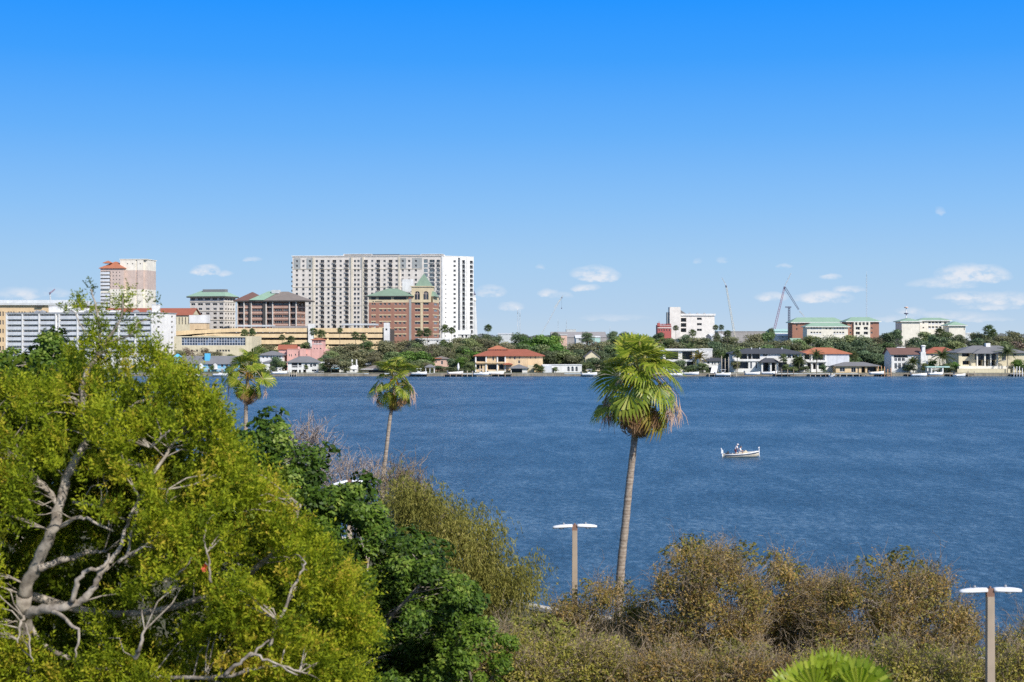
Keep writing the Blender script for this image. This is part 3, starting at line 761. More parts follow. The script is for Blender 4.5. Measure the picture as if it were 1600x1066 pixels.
# blue house at the left
B = house('blue clapboard house with long grey roof and bright blue cupola', 632, 282, 367, 11, 567.2, 556.5, 'bluewall', 'greyroof',
    [(a, a+4, 569, 574) for a in (284, 302, 309, 325, 330, 345, 352, 359)] + [(a, a+4.5, 577, 583) for a in (286, 300, 308, 324, 345, 355)], kind='gable')
pbox(B, 'cupola', (318.5, 326, 552.5, 564), 1.6, 4.2, 'bluebright')
for a in (292, 315, 337):
    mb = MB(); x0, x1 = B.x(a-3), B.x(a+3); mb.box(x0, x1, -1.2, -.003, B.z(577), B.z(570)); mb.poly([(x0,-1.2,B.z(570)),(x1,-1.2,B.z(570)),((x0+x1)/2,-1.2,B.z(567.4))])
    mb.box(x0+.3, x0+.6, -1.15, -.85, 0, B.z(577)); mb.box(x1-.6, x1-.3, -1.15, -.85, 0, B.z(577)); B.part('gabled_bay', mb, M['white'])
pbox(B, 'deck', (282, 367, 576.2, 577), -2.4, -1.25, 'white')
B = house('tiny blue hut left of the blue clapboard house', 640, 272, 280, 4, 557.5, 553, 'bluewall', 'bluebright', [(274, 277, 560, 566)], cat='hut', ov=.3)
# two-storey white house behind the left palm
B = house('white house with dark hip roof left of the pink mansion, half behind trees', 645, 406, 441, 9, 554.6, 548.6, 'white', 'greyroof', [(a, a+2.6, 556.5, 560) for a in (410, 416, 422.5, 426.5, 432, 436)], ov=.9)
pbox(B, 'wing', (415, 425, 566, 585), -6, -.003, 'white'); 
mb = MB(); mb.hip(B.x(414), B.x(440), -6, -.01, B.z(566), B.z(562.5), ov=.4); B.part('wing_roof', mb, [M['greyroof']])
# white waterfront house with balconies
B = house('white waterfront house with grey hip roof and open balconies left of the white cottage', 615, 449.5, 497, 9, 566, 557, 'white', 'greyroof',
    [(484, 488, 568, 574), (489, 494, 568, 573), (476, 480, 568, 574), (487, 494.5, 577.5, 581)], deep=[(455.5, 465, 567, 574.4), (466.5, 471, 567, 574), (456, 464.5, 578, 586), (467, 470, 578, 586), (473.5, 478, 577.5, 586)], ov=.7)
for a, b in ((455.5,465),(466.5,471)):
    mb = MB(); x0, x1 = B.x(a), B.x(b); mb.box(x0, x1, .06, .12, B.z(571.4), B.z(571)); 
    for i in range(9): x = x0+.05+(x1-x0-.1)*i/8; mb.box(x-.025, x+.025, .065, .115, B.z(574.3), B.z(571.4))
    B.part('railing', mb, M['white_metal'])
B = house('flat-roofed white terrace house with dark glass and blue awning beside the white waterfront house', 618, 497.5, 533, 10, 566.5, 565.8, 'white', 'whiteroof', [(514, 519, 567.5, 570)], deep=[(506, 516.5, 577, 585.5), (518, 530, 577, 582), (503, 512, 567.2, 572)], kind='flat', ov=.15)
pbox(B, 'awning', (517, 531, 574.4, 576.2), -1.8, -.01, 'bluewall'); pbox(B, 'terrace', (500, 533, 574.5, 575.3), -1.4, -.02, 'white')
B = house('small white cottage with white chimneys left of the brown boathouse', 613, 540, 557, 7, 576, 570.5, 'white', 'whiteroof', [(544, 546.5, 578.5, 581.5), (551, 554, 578, 581)], kind='gable', ov=.3)
for a in (549, 556): pbox(B, 'chimney', (a-.8, a+.8, 562, 573), 2.5, 3.5, 'white')
B = house('brown-roofed open boathouse with pale fascia behind the middle palm', 613, 566, 603, 9, 577.5, 571, 'tan', 'taupe_roof', [], deep=[(576, 600, 578.2, 585.3)], ov=1.0, name='boathouse', cat='boathouse')
pbox(B, 'fascia', (564.5, 604.5, 576.4, 577.3), -1.2, -1.02, 'white')
B = house('white hip-roofed house behind the brown boathouse', 632, 573, 599, 9, 568.6, 563.5, 'white', 'whiteroof', [(578, 580, 569.3, 571.5), (586, 588, 569.3, 571.5)])
# pink mansion
B = house('pink mansion with square red-capped tower behind white waterfront house', 650, 448.5, 487, 10, 546.2, 545.4, 'pink', 'pink', [(451.5, 453, 553.5, 557), (454.5, 456, 553.5, 557.5), (460.5, 462.5, 553, 556), (476, 477.5, 553.5, 556.5), (478.5, 480, 553.5, 556.5)], kind='flat', ov=.15)
mb = MB(); mb.gable(B.x(433), B.x(459), 4, 10.5, B.z(545)+.003, B.z(538.8), ov=.5); mb.box(B.x(433), B.x(448.4), 4, 10.5, 0, B.z(545), 1); B.part('roof', mb, [M['redroof'], M['pink']])
mb = MB(); x0, x1 = B.x(468.5), B.x(478.5); mb.box(x0, x1, -.8, -.003, 0, B.z(546.5)); mb.poly([(x0,-.8,B.z(546.5)),(x1,-.8,B.z(546.5)),((x0+x1)/2,-.8,B.z(544.2))]); B.part('gabled_bay', mb, M['pink'])
pbox(B, 'chimney', (463, 466.5, 541.8, 545.3), 4, 5.2, 'pink')
mb = MB(); x0, x1 = B.x(487.3), B.x(505.5); ops = [(B.x(491+2.35*i), B.x(492.5+2.35*i), B.z(536.8), B.z(533.2)) for i in range(5)] + [(B.x(c), B.x(c+1.6), B.z(546), B.z(544)) for c in (490, 494.5)] + [(B.x(499.5), B.x(502), B.z(546), B.z(544))]
facade(mb, lambda u, w, z: (u, w, z), x0, x1, -.3, B.z(530.8), ops, .25)
mb.poly([(x1,0,-.3),(x1,7,-.3),(x1,7,B.z(530.8)),(x1,0,B.z(530.8))]); mb.poly([(x0,7,-.3),(x0,0,-.3),(x0,0,B.z(530.8)),(x0,7,B.z(530.8))]); mb.poly([(x1,7,-.3),(x0,7,-.3),(x0,7,B.z(530.8)),(x1,7,B.z(530.8))])
B.part('tower', mb, M['pink']); windows(B, ops, frame='white_metal', dep=.2, mull=0)
mb = MB(); mb.box(B.x(490.4), B.x(502.9), -.12, -.003, B.z(537.6), B.z(536.9)); mb.box(x0, x1, -.08, -.004, B.z(538.2), B.z(537.8)); B.part('sill', mb, M['white'])
mb = MB(); mb.hip(x0, x1, 0, 7, B.z(530.7), B.z(528), ov=.6); B.part('tower_roof', mb, [M['orangeroof']])
pbox(B, 'wing', (505.8, 512, 546, 562), .4, 8, 'pink'); pbox(B, 'wing', (484, 487.2, 545, 562), .4, 6, 'pink')
B = house('small peach house with low red-edged roof in the trees left of round green tree', 640, 677.5, 700, 7, 560.5, 556.6, 'pinkpale', 'taupe_roof', [(680.5, 682.5, 564, 567), (689, 692, 564, 569.5)], ov=.5)
mb = MB(); mb.box(B.x(676.6), B.x(690), -.9, -.52, B.z(560.6), B.z(559.4)); B.part('tile_edge', mb, M['orangeroof'])
# tan mansion with red roof
B = house('tan waterfront mansion with wide red tile roof and columned two-storey porch', 622, 743, 848, 17, 555.8, 546, 'tan', 'redroof',
    [(769.4, 771.8, 557, 563.5), (796, 797.8, 556.9, 561), (803, 805.5, 556.9, 562), (811, 812.5, 556.9, 561), (828.5, 830, 556.6, 560.8), (836, 837.5, 556.6, 560.8), (809.5, 812.5, 563.5, 568)],
    deep=[(744.5, 758.2, 556.8, 565), (778.3, 788.4, 556.8, 565.5), (744.5, 749.4, 570, 577.5), (750.8, 753.5, 570, 577.5), (762, 776.5, 570, 577.8), (779.6, 787, 570, 577)], ov=1.0, inset=8)
columns(B, (743.4, 759.6, 777.2, 789.4), 2.0, 556.5, 584, -.5, 'white')
pbox(B, 'balcony', (743, 790, 566, 567.6), -1.2, -.52, 'tan'); pbox(B, 'terrace_wall', (762, 790, 579.3, 584), -3.4, -2.8, 'cream'); 
mb = MB(); mb.hip(B.x(787), B.x(800), -2.2, -.02, B.z(569), B.z(567.2), ov=.3); B.part('canopy', mb, [M['redroof']])
mb = MB(); x0, x1 = B.x(764), B.x(791); mb.box(x0, x1, 7, 11, B.z(550), B.z(545.8)); B.part('lantern', mb, M['cream'])
mb = MB(); mb.hip(x0, x1, 7, 11, B.z(545.6), B.z(540.3), inset=4, ov=.7); B.part('lantern_roof', mb, [M['orangeroof']])
for a in (773, 776.5, 780): pbox(B, 'lantern_window', (a, a+1.6, 545.9, 547.3), 6.93, 6.997, 'glass')
B = house('small boathouse with grey pyramid roof and dark opening beside the tan mansion', 612, 798, 824, 8, 575.2, 569.6, 'offwhite', 'greyroof', [], deep=[(799.3, 816, 576.2, 584)], name='boathouse', cat='boathouse', ov=.8)
pbox(B, 'wall', (824.3, 835, 571.5, 584), 2, 9, 'beige')
B = house('low white flat-roofed house with three arched windows right of the tan mansion', 614, 847.5, 909, 9, 571, 570, 'white', 'whiteroof', [(860, 866, 575, 583), (895-8.6, 895-5, 574.5, 580.5), (892.7, 896.3, 574.5, 580.5), (899, 902.6, 574.5, 580.5)], kind='flat', ov=.2)
mb = MB(); 
for c in (888.2, 894.5, 900.8):
    cx = B.x(c); w = B.x(c+1.8)-cx
    mb.poly([(cx+w*math.cos(math.pi*k/8), -.004, B.z(574.6)+w*math.sin(math.pi*k/8)) for k in range(9)])
B.part('arch', mb, M['glassblue'])
pbox(B, 'wall', (848, 862, 571, 584), -1.2, -.01, 'railpanel')
B = house('beige front-gabled house among trees left of the tallest palm', 640, 914.5, 937, 12, 557, 548, 'beige', 'taupe_roof', [(918, 920, 560, 564)], kind='front_gable', ov=.5)
# right of the tall palm
B = house('modern white house with flat slab roofs and dark glass beside the tallest palm', 618, 1036, 1086, 11, 548, 545.3, 'offwhite', 'whiteroof', [], deep=[(1040, 1060, 549.5, 562), (1066, 1082, 549.5, 562), (1042, 1057, 565.5, 577), (1063.5, 1070, 565.5, 577), (1073, 1084, 565.5, 577)], kind='flat', ov=1.2)
pbox(B, 'floor_slab', (1034, 1082, 562.6, 565.1), -1.6, -.01, 'white'); columns(B, (1061.8, 1071.5), 1.8, 565.2, 585, -1.3, 'white'); pbox(B, 'terrace', (1047, 1062, 578, 583.5), -3.5, -2, 'white')
B = house('white building with stepped flat roof behind yellowing palm right of the modern house', 650, 1092, 1113, 8, 546.6, 544.8, 'white', 'whiteroof', [(1096, 1098, 549, 551)], kind='flat', ov=.2)
B = house('white house with dark roof behind the tilted white boat cover', 622, 1100, 1140, 8, 564, 559.6, 'white', 'darkroof', [(1105, 1108.6, 564.6, 569), (1112, 1114, 565.5, 570), (1116, 1118, 565.5, 570), (1122, 1124, 565.5, 570)], deep=[(1102.5, 1113, 574, 583), (1127, 1138, 565.5, 583)], ov=.7)
B = house('large white waterfront house with long dark roof and wide dark windows', 616, 1144.5, 1256, 15, 552.4, 544.5, 'white', 'darkroof', [(1147.5, 1149.5, 566.3, 572), (1172, 1175, 566, 576), (1180.5, 1183, 566, 576), (1192, 1199, 553.5, 557), (1231, 1236, 554, 560), (1238, 1246, 554, 560)],
    deep=[(1152.5, 1169.5, 566, 576.2), (1156, 1168, 553.2, 561.3), (1168.8, 1174.5, 553.2, 561.3), (1175.3, 1187.5, 553.2, 561.3), (1189.3, 1201.3, 566.2, 580), (1203, 1211.5, 566.2, 580), (1216, 1230, 566, 580)], ov=1.0)
pbox(B, 'chimney', (1141.2, 1144.2, 553, 585), 1, 3, 'white'); pbox(B, 'cornice', (1146, 1188, 561.6, 564.6), -.5, -.01, 'white')
mb = MB(); mb.hip(B.x(1188), B.x(1212), -4, -.02, B.z(565.5), B.z(558.4), ov=.9); B.part('entry_roof', mb, [M['darkroof']])
columns(B, (1188.5, 1202, 1212), 2.4, 565.8, 584, -3.9, 'white'); pbox(B, 'gable_wall', (1196, 1214, 556.2, 559.5), -2.5, -1.8, 'white')
for a in (1178, 1191, 1226): pbox(B, 'roof_vent', (a-.7, a+.7, 543.4, 546.5), 6, 7, 'hazewhite')
B = house('white house with orange-red hip roof and blank right wall', 618, 1254, 1327, 13, 552.6, 543.4, 'white', 'orangeroof', [(1297, 1298.6, 554.5, 558), (1303, 1304.5, 554.5, 558), (1311, 1312.5, 554.5, 558), (1318, 1319.5, 554.5, 558)], deep=[(1256.5, 1266, 553.8, 562), (1269, 1287, 553.8, 562.5), (1261.5, 1267.5, 567.5, 577), (1270.5, 1275.5, 567.5, 577), (1279, 1288, 567.5, 577)], ov=1.1)
columns(B, (1255.2, 1268, 1289.4), 2.2, 553, 584, -.6, 'white'); pbox(B, 'balcony', (1255, 1291, 563, 566), -1.3, -.62, 'white')
pbox(B, 'wall', (1288, 1326, 553, 572), -.45, -.002, 'railpanel')
B = house('low tan house with flat-looking grey roof between the red-roofed and Spanish houses', 612, 1306, 1372, 10, 571.6, 566, 'tan', 'greyroof', [(1312, 1320, 574, 581), (1330, 1337, 574, 582), (1340, 1342, 574, 583)], deep=[(1346, 1352, 573, 583.5), (1355, 1370, 573.5, 583)], ov=1.0)
# Spanish white house
B = house('white Spanish house with brown tile roof, big arch and tall curved gable wall', 614, 1393, 1440, 12, 552.5, 543.6, 'white', 'brownroof',
    [(1397.2, 1401.6, 559.4, 564.5), (1402.8, 1407.6, 559.4, 564.5), (1409, 1413.6, 559.4, 564.5), (1397.4, 1401.4, 567.6, 576.6), (1403.4, 1407.6, 567.6, 576.6), (1409.6, 1414, 567.6, 576.6)], deep=[(1396.5, 1418.5, 555.2, 559)], ov=.8, kind='gable')
mb = MB(); mb.box(B.x(1437.5), B.x(1445.5), -1.2, 11, -.3, B.z(550)); mb.box(B.x(1440), B.x(1444.6), -1.1, .5, B.z(550)+.002, B.z(541.2)); mb.lathe([(1.2,B.z(541.2)),(1.1,B.z(540.3)),(.5,B.z(539.4)),(0,B.z(539.2))], B.x(1442.3), -.3, 12); B.part('gable_wall', mb, M['white'])
pbox(B, 'buttress', (1445.6, 1449, 556, 579), -.8, 9, 'white'); pbox(B, 'chimney', (1408, 1421.5, 542.5, 547), 6.8, 8.4, 'white')
cx = B.x(1430.5); rr = B.x(1436)-cx
arc = MB(); n = 14
for k in range(n):
    a, b = math.pi*k/n, math.pi*(k+1)/n
    arc.poly([(cx+rr*math.cos(a),-.2,B.z(561)+rr*math.sin(a)),(cx+rr*1.25*math.cos(a),-.2,B.z(561)+rr*1.25*math.sin(a)),(cx+rr*1.25*math.cos(b),-.2,B.z(561)+rr*1.25*math.sin(b)),(cx+rr*math.cos(b),-.2,B.z(561)+rr*math.sin(b))])
B.part('arch', arc, M['white'])
arch_window(B, cx, rr, B.z(570), B.z(561), -.05, glass='glasspale')
B = house('cream house with faded red tile roof behind the shrubs right of the Spanish house', 655, 1446, 1500, 11, 552, 542.5, 'cream', 'redroof', [(1455, 1458, 554, 557), (1470, 1473, 554, 557)], ov=.8)
# beige mansion on the far right
B = house('big beige mansion with grey hip roof and tall dark glass centre', 616, 1498, 1603, 18, 551, 540.2, 'beige', 'greyroof',
    [(1565, 1572, 553, 563), (1581, 1588, 552.6, 556)], deep=[(1503, 1515.5, 552, 557.4), (1504, 1515, 564, 570), (1524.5, 1535, 562.8, 571.6), (1536.5, 1544, 562.8, 571.6), (1545.5, 1555, 562.8, 571.6)], ov=1.2)
pbox(B, 'curtain_wall', (1523.5, 1555.5, 552.3, 562.4), -.35, -.004, 'darkglass')
mb = MB(); mb.hip(B.x(1520), B.x(1560), -3, 6, B.z(551.8), B.z(544.5), ov=.9, inset=5); B.part('roof', mb, [M['greyroof']])
columns(B, (1523.8, 1535.8, 1544.8, 1555), 2.0, 552.6, 576, -2.8, 'cream'); 
pbox(B, 'stair', (1494, 1570, 571.8, 576), -4, -.01, 'cream'); pbox(B, 'terrace_wall', (1490, 1572, 576.2, 584), -5.2, -4.1, 'beige'); pbox(B, 'chimney', (1549, 1556, 536.5, 545), 7, 9, 'white')

# ---------------------------------------------------------------- mid-distance blocks
B = Bld('office_block', 'white concrete block with tall windowless shaft and dark stair recess', 'building', 1080, 1045, 1118, a=0, depth=22)
ops = [B.rect((1089, 1096.5, y, y+3.6)) for y in (496.5, 505, 513.8)]; dk = [(*B.rect((1063.8, 1072.5, y, y+6)), 3.0) for y in (497, 505, 513)]
shell(B, B.z(490.5), ops+dk, (), 'offwhite', x0=B.x(1063.3), x1=B.x(1116.5), dep=.6); windows(B, ops, dep=.5, mull=1)
for o in dk: link('window', window_mesh(o[1]-o[0]-.02, o[3]-o[2]-.02, M['glass'], M['darkframe'], 3, 1), B.root, loc=((o[0]+o[1])/2, 2.8, o[2]+.01))
pbox(B, 'stair_shaft', (1046, 1063, 480, 530), -2, 9, 'offwhite'); pbox(B, 'end_wall', (1042.2, 1045.9, 488, 528), -.5, 6, 'greypanel')
mb = MB(); mb.box(B.x(1063.4), B.x(1118), -.8, 22.5, B.z(493.4), B.z(490.4)); B.part('parapet', mb, M['white'])
for a in (1067, 1078, 1090, 1101): pbox(B, 'roof_vent', (a, a+2.4, 488.8, 490.3), 5, 7, 'greymetal')
mb = MB(); mb.poly([(B.x(1063.2),-.5,B.z(490.4)),(B.x(1072),-.5,B.z(490.4)),(B.x(1063.2),-.5,B.z(484.5))]); mb.poly([(B.x(1063.2),3,B.z(490.4)),(B.x(1063.2),3,B.z(484.5)),(B.x(1072),3,B.z(490.4))]); mb.poly([(B.x(1063.2),-.5,B.z(484.5)),(B.x(1072),-.5,B.z(490.4)),(B.x(1072),3,B.z(490.4)),(B.x(1063.2),3,B.z(484.5))]); B.part('stair_roof', mb, M['greyroof'])
B = Bld('castle_house', 'small bright red building with white battlement trim beside the white shaft', 'building', 1050, 1027.5, 1049, a=0, depth=12)
ops = [B.rect((a, a+1.5, 514.5, 517.5)) for a in (1029, 1033, 1037, 1041, 1045)]
shell(B, B.z(508), ops, (), 'redpaint'); windows(B, ops, mull=0)
mb = MB()
for i in range(9): x = B.W*i/9; mb.box(x, x+B.W/15, -.3, .5, B.z(508)+.003, B.z(506))
mb.box(B.x(1027), B.x(1031), -.8, 2, B.z(510), B.z(504.8)); mb.box(B.x(1029.5), B.x(1030.1), .2, .5, B.z(504.7), B.z(502)); B.part('battlement', mb, M['redpaint'])
mb = MB(); mb.box(-.1, B.W+.1, -.35, -.01, B.z(513), B.z(511.8)); mb.box(-.1, B.W+.1, -.35, -.01, B.z(509.4), B.z(508.9)); B.part('trim', mb, M['white'])
# green-roofed brick apartments, three wings
def green_apts(label, d, pxl, pxc, wall, eave, ridge, ops, deep, D=16, fr='cream', name='apartment_block'):
    B = Bld(name, label, 'building', d, pxl, pxc, a=0, depth=D)
    o1 = [B.rect(o) for o in ops]; o2 = [(*B.rect(o), 1.8) for o in deep]
    shell(B, B.z(eave), o1+o2, (), wall, dep=.3); windows(B, o1)
    for o in o2: link('loggia', window_mesh(o[1]-o[0]-.02, o[3]-o[2]-.02, M['glass'], M['white_metal'], 1, 0), B.root, loc=((o[0]+o[1])/2, 1.6, o[2]+.01))
    for o in o2:
        mb = MB(); mb.box(o[0]+.03, o[1]-.03, .02, .12, o[2]+.02, o[2]+.95); B.part('railing', mb, M['railpanel'])
    mb = MB(); mb.hip(0, B.W, 0, D, B.z(eave)+.02, B.z(ridge), ov=1.3, th=.5, inset=6, mf=1); B.part('roof', mb, [M['greenroof_pale'], M['white']])
    return B
B = green_apts('brick apartment wing with long green roof below the red cranes', 985, 1238, 1318, 'brick', 503.5, 496, [(1244, 1246, 507, 510), (1244, 1246, 513, 516)], [])
pbox(B, 'gable_wall', (1239.5, 1250, 503.6, 506), -.3, -.004, 'cream')
B = green_apts('lower cream wing with green roof and arched loggias between two brick wings', 960, 1261, 1325, 'cream', 510.3, 504, [(1290, 1292.5, 512, 515), (1296, 1298.5, 512, 515)], [(a, a+3, y, y+4.2) for a in (1266.5, 1271, 1275.5, 1280, 1302.5, 1307, 1311.5, 1316) for y in (511.5, 518.5)], D=14)
B = green_apts('brick apartment wing with cream centre, green roof and arched top loggias', 965, 1324, 1373.5, 'brick', 502.2, 495.5, [(a, a+2.8, y, y+3) for a in (1327.5, 1360.5) for y in (504.5, 511.5, 518.5)], [])
o2 = [B.rect(o) for o in [(a, a+3.6, 503.8, 508.4) for a in (1335.5, 1341.2, 1347, 1352.8)] + [(a, a+6.6, y, y+4.4) for a in (1336.5, 1349) for y in (511, 518.5)]]
mb = MB(); x0, x1 = B.x(1333.5), B.x(1359); facade(mb, lambda u, w, z: (u, -1.2+w, z), x0, x1, -.3, B.z(502.4), o2, 1.15); mb.poly([(x0,-.003,-.3),(x0,-1.2,-.3),(x0,-1.2,B.z(502.4)),(x0,-.003,B.z(502.4))]); mb.poly([(x1,-1.2,-.3),(x1,-.003,-.3),(x1,-.003,B.z(502.4)),(x1,-1.2,B.z(502.4))])
B.part('centre_bay', mb, M['cream'])
for o in o2: link('loggia', window_mesh(o[1]-o[0]-.02, o[3]-o[2]-.02, M['glass'], M['white_metal'], 1, 0), B.root, loc=((o[0]+o[1])/2, -.15, o[2]+.01))
B = green_apts('cream apartment block with blank left wall and green hip roof', 970, 1409, 1437, 'cream', 502, 497, [], [], D=16)
B = green_apts('cream apartment block with top loggias and thin green roof, middle of the cream row', 985, 1437.5, 1484, 'cream', 500.5, 496.5, [(1441.5, 1444, y, y+2.4) for y in (503.5, 511)] + [(1475, 1479, y, y+2.8) for y in (503.5, 511)], [(a, a+4, y, y+4.6) for a in (1450.5, 1456, 1461.5, 1467) for y in (502.8, 510)], D=14)
B = green_apts('cream apartment wing with low green roof at the right end of the cream row', 960, 1483, 1508.5, 'cream', 508.3, 502.4, [(1506, 1507.2, 512, 516)], [], D=14)

# low hazy sheds and small far buildings
def shed(label, d, a, b, t, wall, roof, rt=None, name='warehouse', cat='warehouse', D=30, ops=()):
    B = Bld(name, label, cat, d, a, b, a=0, depth=D)
    o = [B.rect(q) for q in ops]
    shell(B, B.z(t), o, (), wall); windows(B, o, mull=0)
    mb = MB()
    if rt: mb.gable(0, B.W, 0, D, B.z(t)+.01, B.z(rt), ov=.5); B.part('roof', mb, [M[roof], M[wall]])
    else: mb.box(-.4, B.W+.4, -.4, D+.4, B.z(t)+.004, B.z(t)+.7); B.part('roof', mb, M[roof])
    return B
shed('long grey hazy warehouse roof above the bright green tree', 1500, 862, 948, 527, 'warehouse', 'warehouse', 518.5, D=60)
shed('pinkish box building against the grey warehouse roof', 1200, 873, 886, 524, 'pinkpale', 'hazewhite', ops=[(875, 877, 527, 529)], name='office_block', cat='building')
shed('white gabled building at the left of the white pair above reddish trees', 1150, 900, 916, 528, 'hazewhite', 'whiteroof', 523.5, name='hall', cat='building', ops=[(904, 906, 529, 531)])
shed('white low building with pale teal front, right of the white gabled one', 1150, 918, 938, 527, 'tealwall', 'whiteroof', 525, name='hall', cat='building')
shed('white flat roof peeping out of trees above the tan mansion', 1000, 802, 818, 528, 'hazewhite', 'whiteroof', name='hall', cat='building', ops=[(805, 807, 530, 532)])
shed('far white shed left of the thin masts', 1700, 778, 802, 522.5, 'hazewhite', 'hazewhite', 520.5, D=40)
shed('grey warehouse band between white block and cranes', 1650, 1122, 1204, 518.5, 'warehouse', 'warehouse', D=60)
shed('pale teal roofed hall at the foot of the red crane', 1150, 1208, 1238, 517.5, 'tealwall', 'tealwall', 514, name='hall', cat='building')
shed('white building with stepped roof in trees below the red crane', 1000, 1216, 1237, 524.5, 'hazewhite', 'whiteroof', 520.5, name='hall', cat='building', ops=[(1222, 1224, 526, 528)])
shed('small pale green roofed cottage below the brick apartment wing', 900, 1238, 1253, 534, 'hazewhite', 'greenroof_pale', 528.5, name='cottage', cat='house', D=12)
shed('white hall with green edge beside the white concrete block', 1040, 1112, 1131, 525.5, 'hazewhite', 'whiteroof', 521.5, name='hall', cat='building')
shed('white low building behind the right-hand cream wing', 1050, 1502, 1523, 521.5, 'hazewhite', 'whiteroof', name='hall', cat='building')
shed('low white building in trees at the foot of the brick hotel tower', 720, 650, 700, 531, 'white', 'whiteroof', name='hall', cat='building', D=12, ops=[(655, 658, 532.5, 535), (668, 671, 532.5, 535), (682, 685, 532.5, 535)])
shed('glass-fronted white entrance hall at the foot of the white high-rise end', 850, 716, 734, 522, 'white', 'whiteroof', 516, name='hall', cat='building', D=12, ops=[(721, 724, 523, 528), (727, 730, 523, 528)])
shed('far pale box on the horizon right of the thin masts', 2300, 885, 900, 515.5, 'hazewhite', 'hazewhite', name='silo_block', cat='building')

# ---------------------------------------------------------------- cranes, masts and the tapering tower
def lattice(mb, p0, p1, w0, w1, n, r=.12):
    p0, p1 = Vector(p0), Vector(p1); t = (p1-p0).normalized()
    a = t.cross(Vector((0,1,0))).normalized(); c = t.cross(a)
    prev = None
    for i in range(n+1):
        p = p0.lerp(p1, i/n); w = w0+(w1-w0)*i/n
        q = [p + a*(w*sx) + c*(w*sy) for sx, sy in ((-1,-1),(1,-1),(1,1),(-1,1))]
        if prev:
            for k in range(4):
                mb.tube([prev[k], q[k]], r, 4, smooth=False); mb.tube([prev[k], q[(k+1)%4]], r*.6, 3, caps=False, smooth=False)
        prev = q
cr_red = paint('crane_red', (.42,.23,.31), .5); cr_yel = paint('crane_yellow', (.74,.68,.56), .5); cr_dark = paint('crane_dark', (.13,.13,.20), .5); cr_pale = paint('hazed_steel', (.66,.67,.68), .5)  # yellow and pale steel lightened: distance haze put into the colour
def crane(label, d, foot, tip, mat, w=1.0, jib=None, hook=None, r=.13):
    f, t = W3(*foot, d), W3(*tip, d)
    T = thing('crane', label, 'crane', (f.x, d, LAND), 0)
    L = lambda p: Vector(p) - Vector((f.x, d, LAND))
    mb = MB(); mb.box(-4, 4, -2.5, 2.5, 1.2, 4); mb.box(-5, -1.8, -2.8, 2.8, 4.001, 6.5); mb.build('cab', [cr_red if mat == cr_red else mat], T)
    mb = MB(); mb.box(-4.5, 4.5, -3.2, -1.8, -.2, 1.19); mb.box(-4.5, 4.5, 1.8, 3.2, -.2, 1.19); mb.build('crawler', [cr_dark], T)
    mb = MB(); lattice(mb, (0,0,4), L(t), w, w*.6, 26, r); mb.build('boom', [mat], T)
    mb = MB(); mb.tube([L(t), L(t)+Vector((0,0,-2.4))], [1.0, .6], 6); mb.build('boom_head', [cr_dark], T)
    if jib:
        for (a, b, m_, ww) in jib:
            mb = MB(); lattice(mb, L(W3(*a, d)), L(W3(*b, d)), ww, ww*.6, 16, r*.8); mb.build('jib', [m_], T)
    if hook:
        mb = MB(); h = L(W3(*hook, d)); s = Vector((h.x, 0, L(t).z-.5)); mb.tube([L(t), s, h], .09, 4); mb.box(h.x-.7, h.x+.7, -.5, .5, h.z-2, h.z); mb.build('hook', [cr_dark], T)
    return T
crane('tall dark red lattice crane with folded dark jib above green-roofed apartments', 1400, (1203, 517), (1226, 448), cr_red, 1.0, [((1226, 449), (1248, 484), cr_dark, .9), ((1226, 447), (1236, 427), cr_pale, .35), ((1249, 486), (1257, 495), cr_pale, .4)])
crane('pale yellow lattice crane leaning left between white block and red crane', 1500, (1151, 517), (1134.5, 446), cr_yel, .9, [((1134.5, 446), (1128, 434), cr_pale, .3)])
crane('faint pale crane boom leaning right above the bright green tree', 2300, (838, 517), (878, 464), cr_pale, .8, [((866, 481), (880, 462), cr_yel, .6)], hook=(877.5, 481), r=.16)
crane('small red and white crane on the far roof at the left', 1500, (83, 478), (78, 457), cr_pale, .6, [((77, 459), (86, 452), cr_red, .7)])
def mast(label, d, px_, t, mat, w=.5, b=530):
    p = W3(px_, t, d); T = thing('radio_mast', label, 'mast', (p.x, d, LAND), 0)
    mb = MB(); lattice(mb, (0,0,0), (0,0,p.z-LAND-6), w, w*.7, 30, .06); mb.build('lattice', [mat], T)
    mb = MB(); mb.tube([(0,0,p.z-LAND-6), (0,0,p.z-LAND)], [.25, .1], 6); mb.build('antenna', [mat], T)
    return T
mast('very tall thin grey mast behind the brick wing with arched loggias', 1800, 1354, 424, cr_pale, .55)
mast('thin grey mast between the high-rise and bright green tree, left of a pair', 1200, 809, 480, cr_pale, .3); mast('thin grey mast between high-rise and bright green tree, right of a pair', 1200, 812.5, 484, cr_pale, .3)
mast('thin pale mast over the grey warehouse, left of a pair', 1900, 872, 498, M['hazewhite'], .4); mast('thin pale mast over the grey warehouse, right of a pair', 1900, 885, 499, M['hazewhite'], .5)
mast('thin pale mast right of the dark cypress on the horizon', 1900, 953, 510, M['hazewhite'], .4)
p = W3(1233, 480, 1300); T = thing('tower_crane', 'dark thin tower crane with short jib beside the red crane', 'crane', (p.x, 1300, LAND))
mb = MB(); lattice(mb, (0,0,0), (0,0,p.z-LAND), .8, .7, 20, .2); mb.build('mast', [cr_dark], T)
mb = MB(); lattice(mb, (-3.5,0,p.z-LAND), (2,0,p.z-LAND), .5, .4, 6, .18); mb.build('jib', [cr_dark], T)
p = W3(1416, 484, 1400); T = thing('light_mast', 'pinkish light mast with two tiers of lamps above cream apartments', 'mast', (p.x, 1400, LAND))
mb = MB(); mb.tube([(0,0,0),(0,0,p.z-LAND+3)], [.8,.4], 8); mb.build('pole', [cr_pale], T)
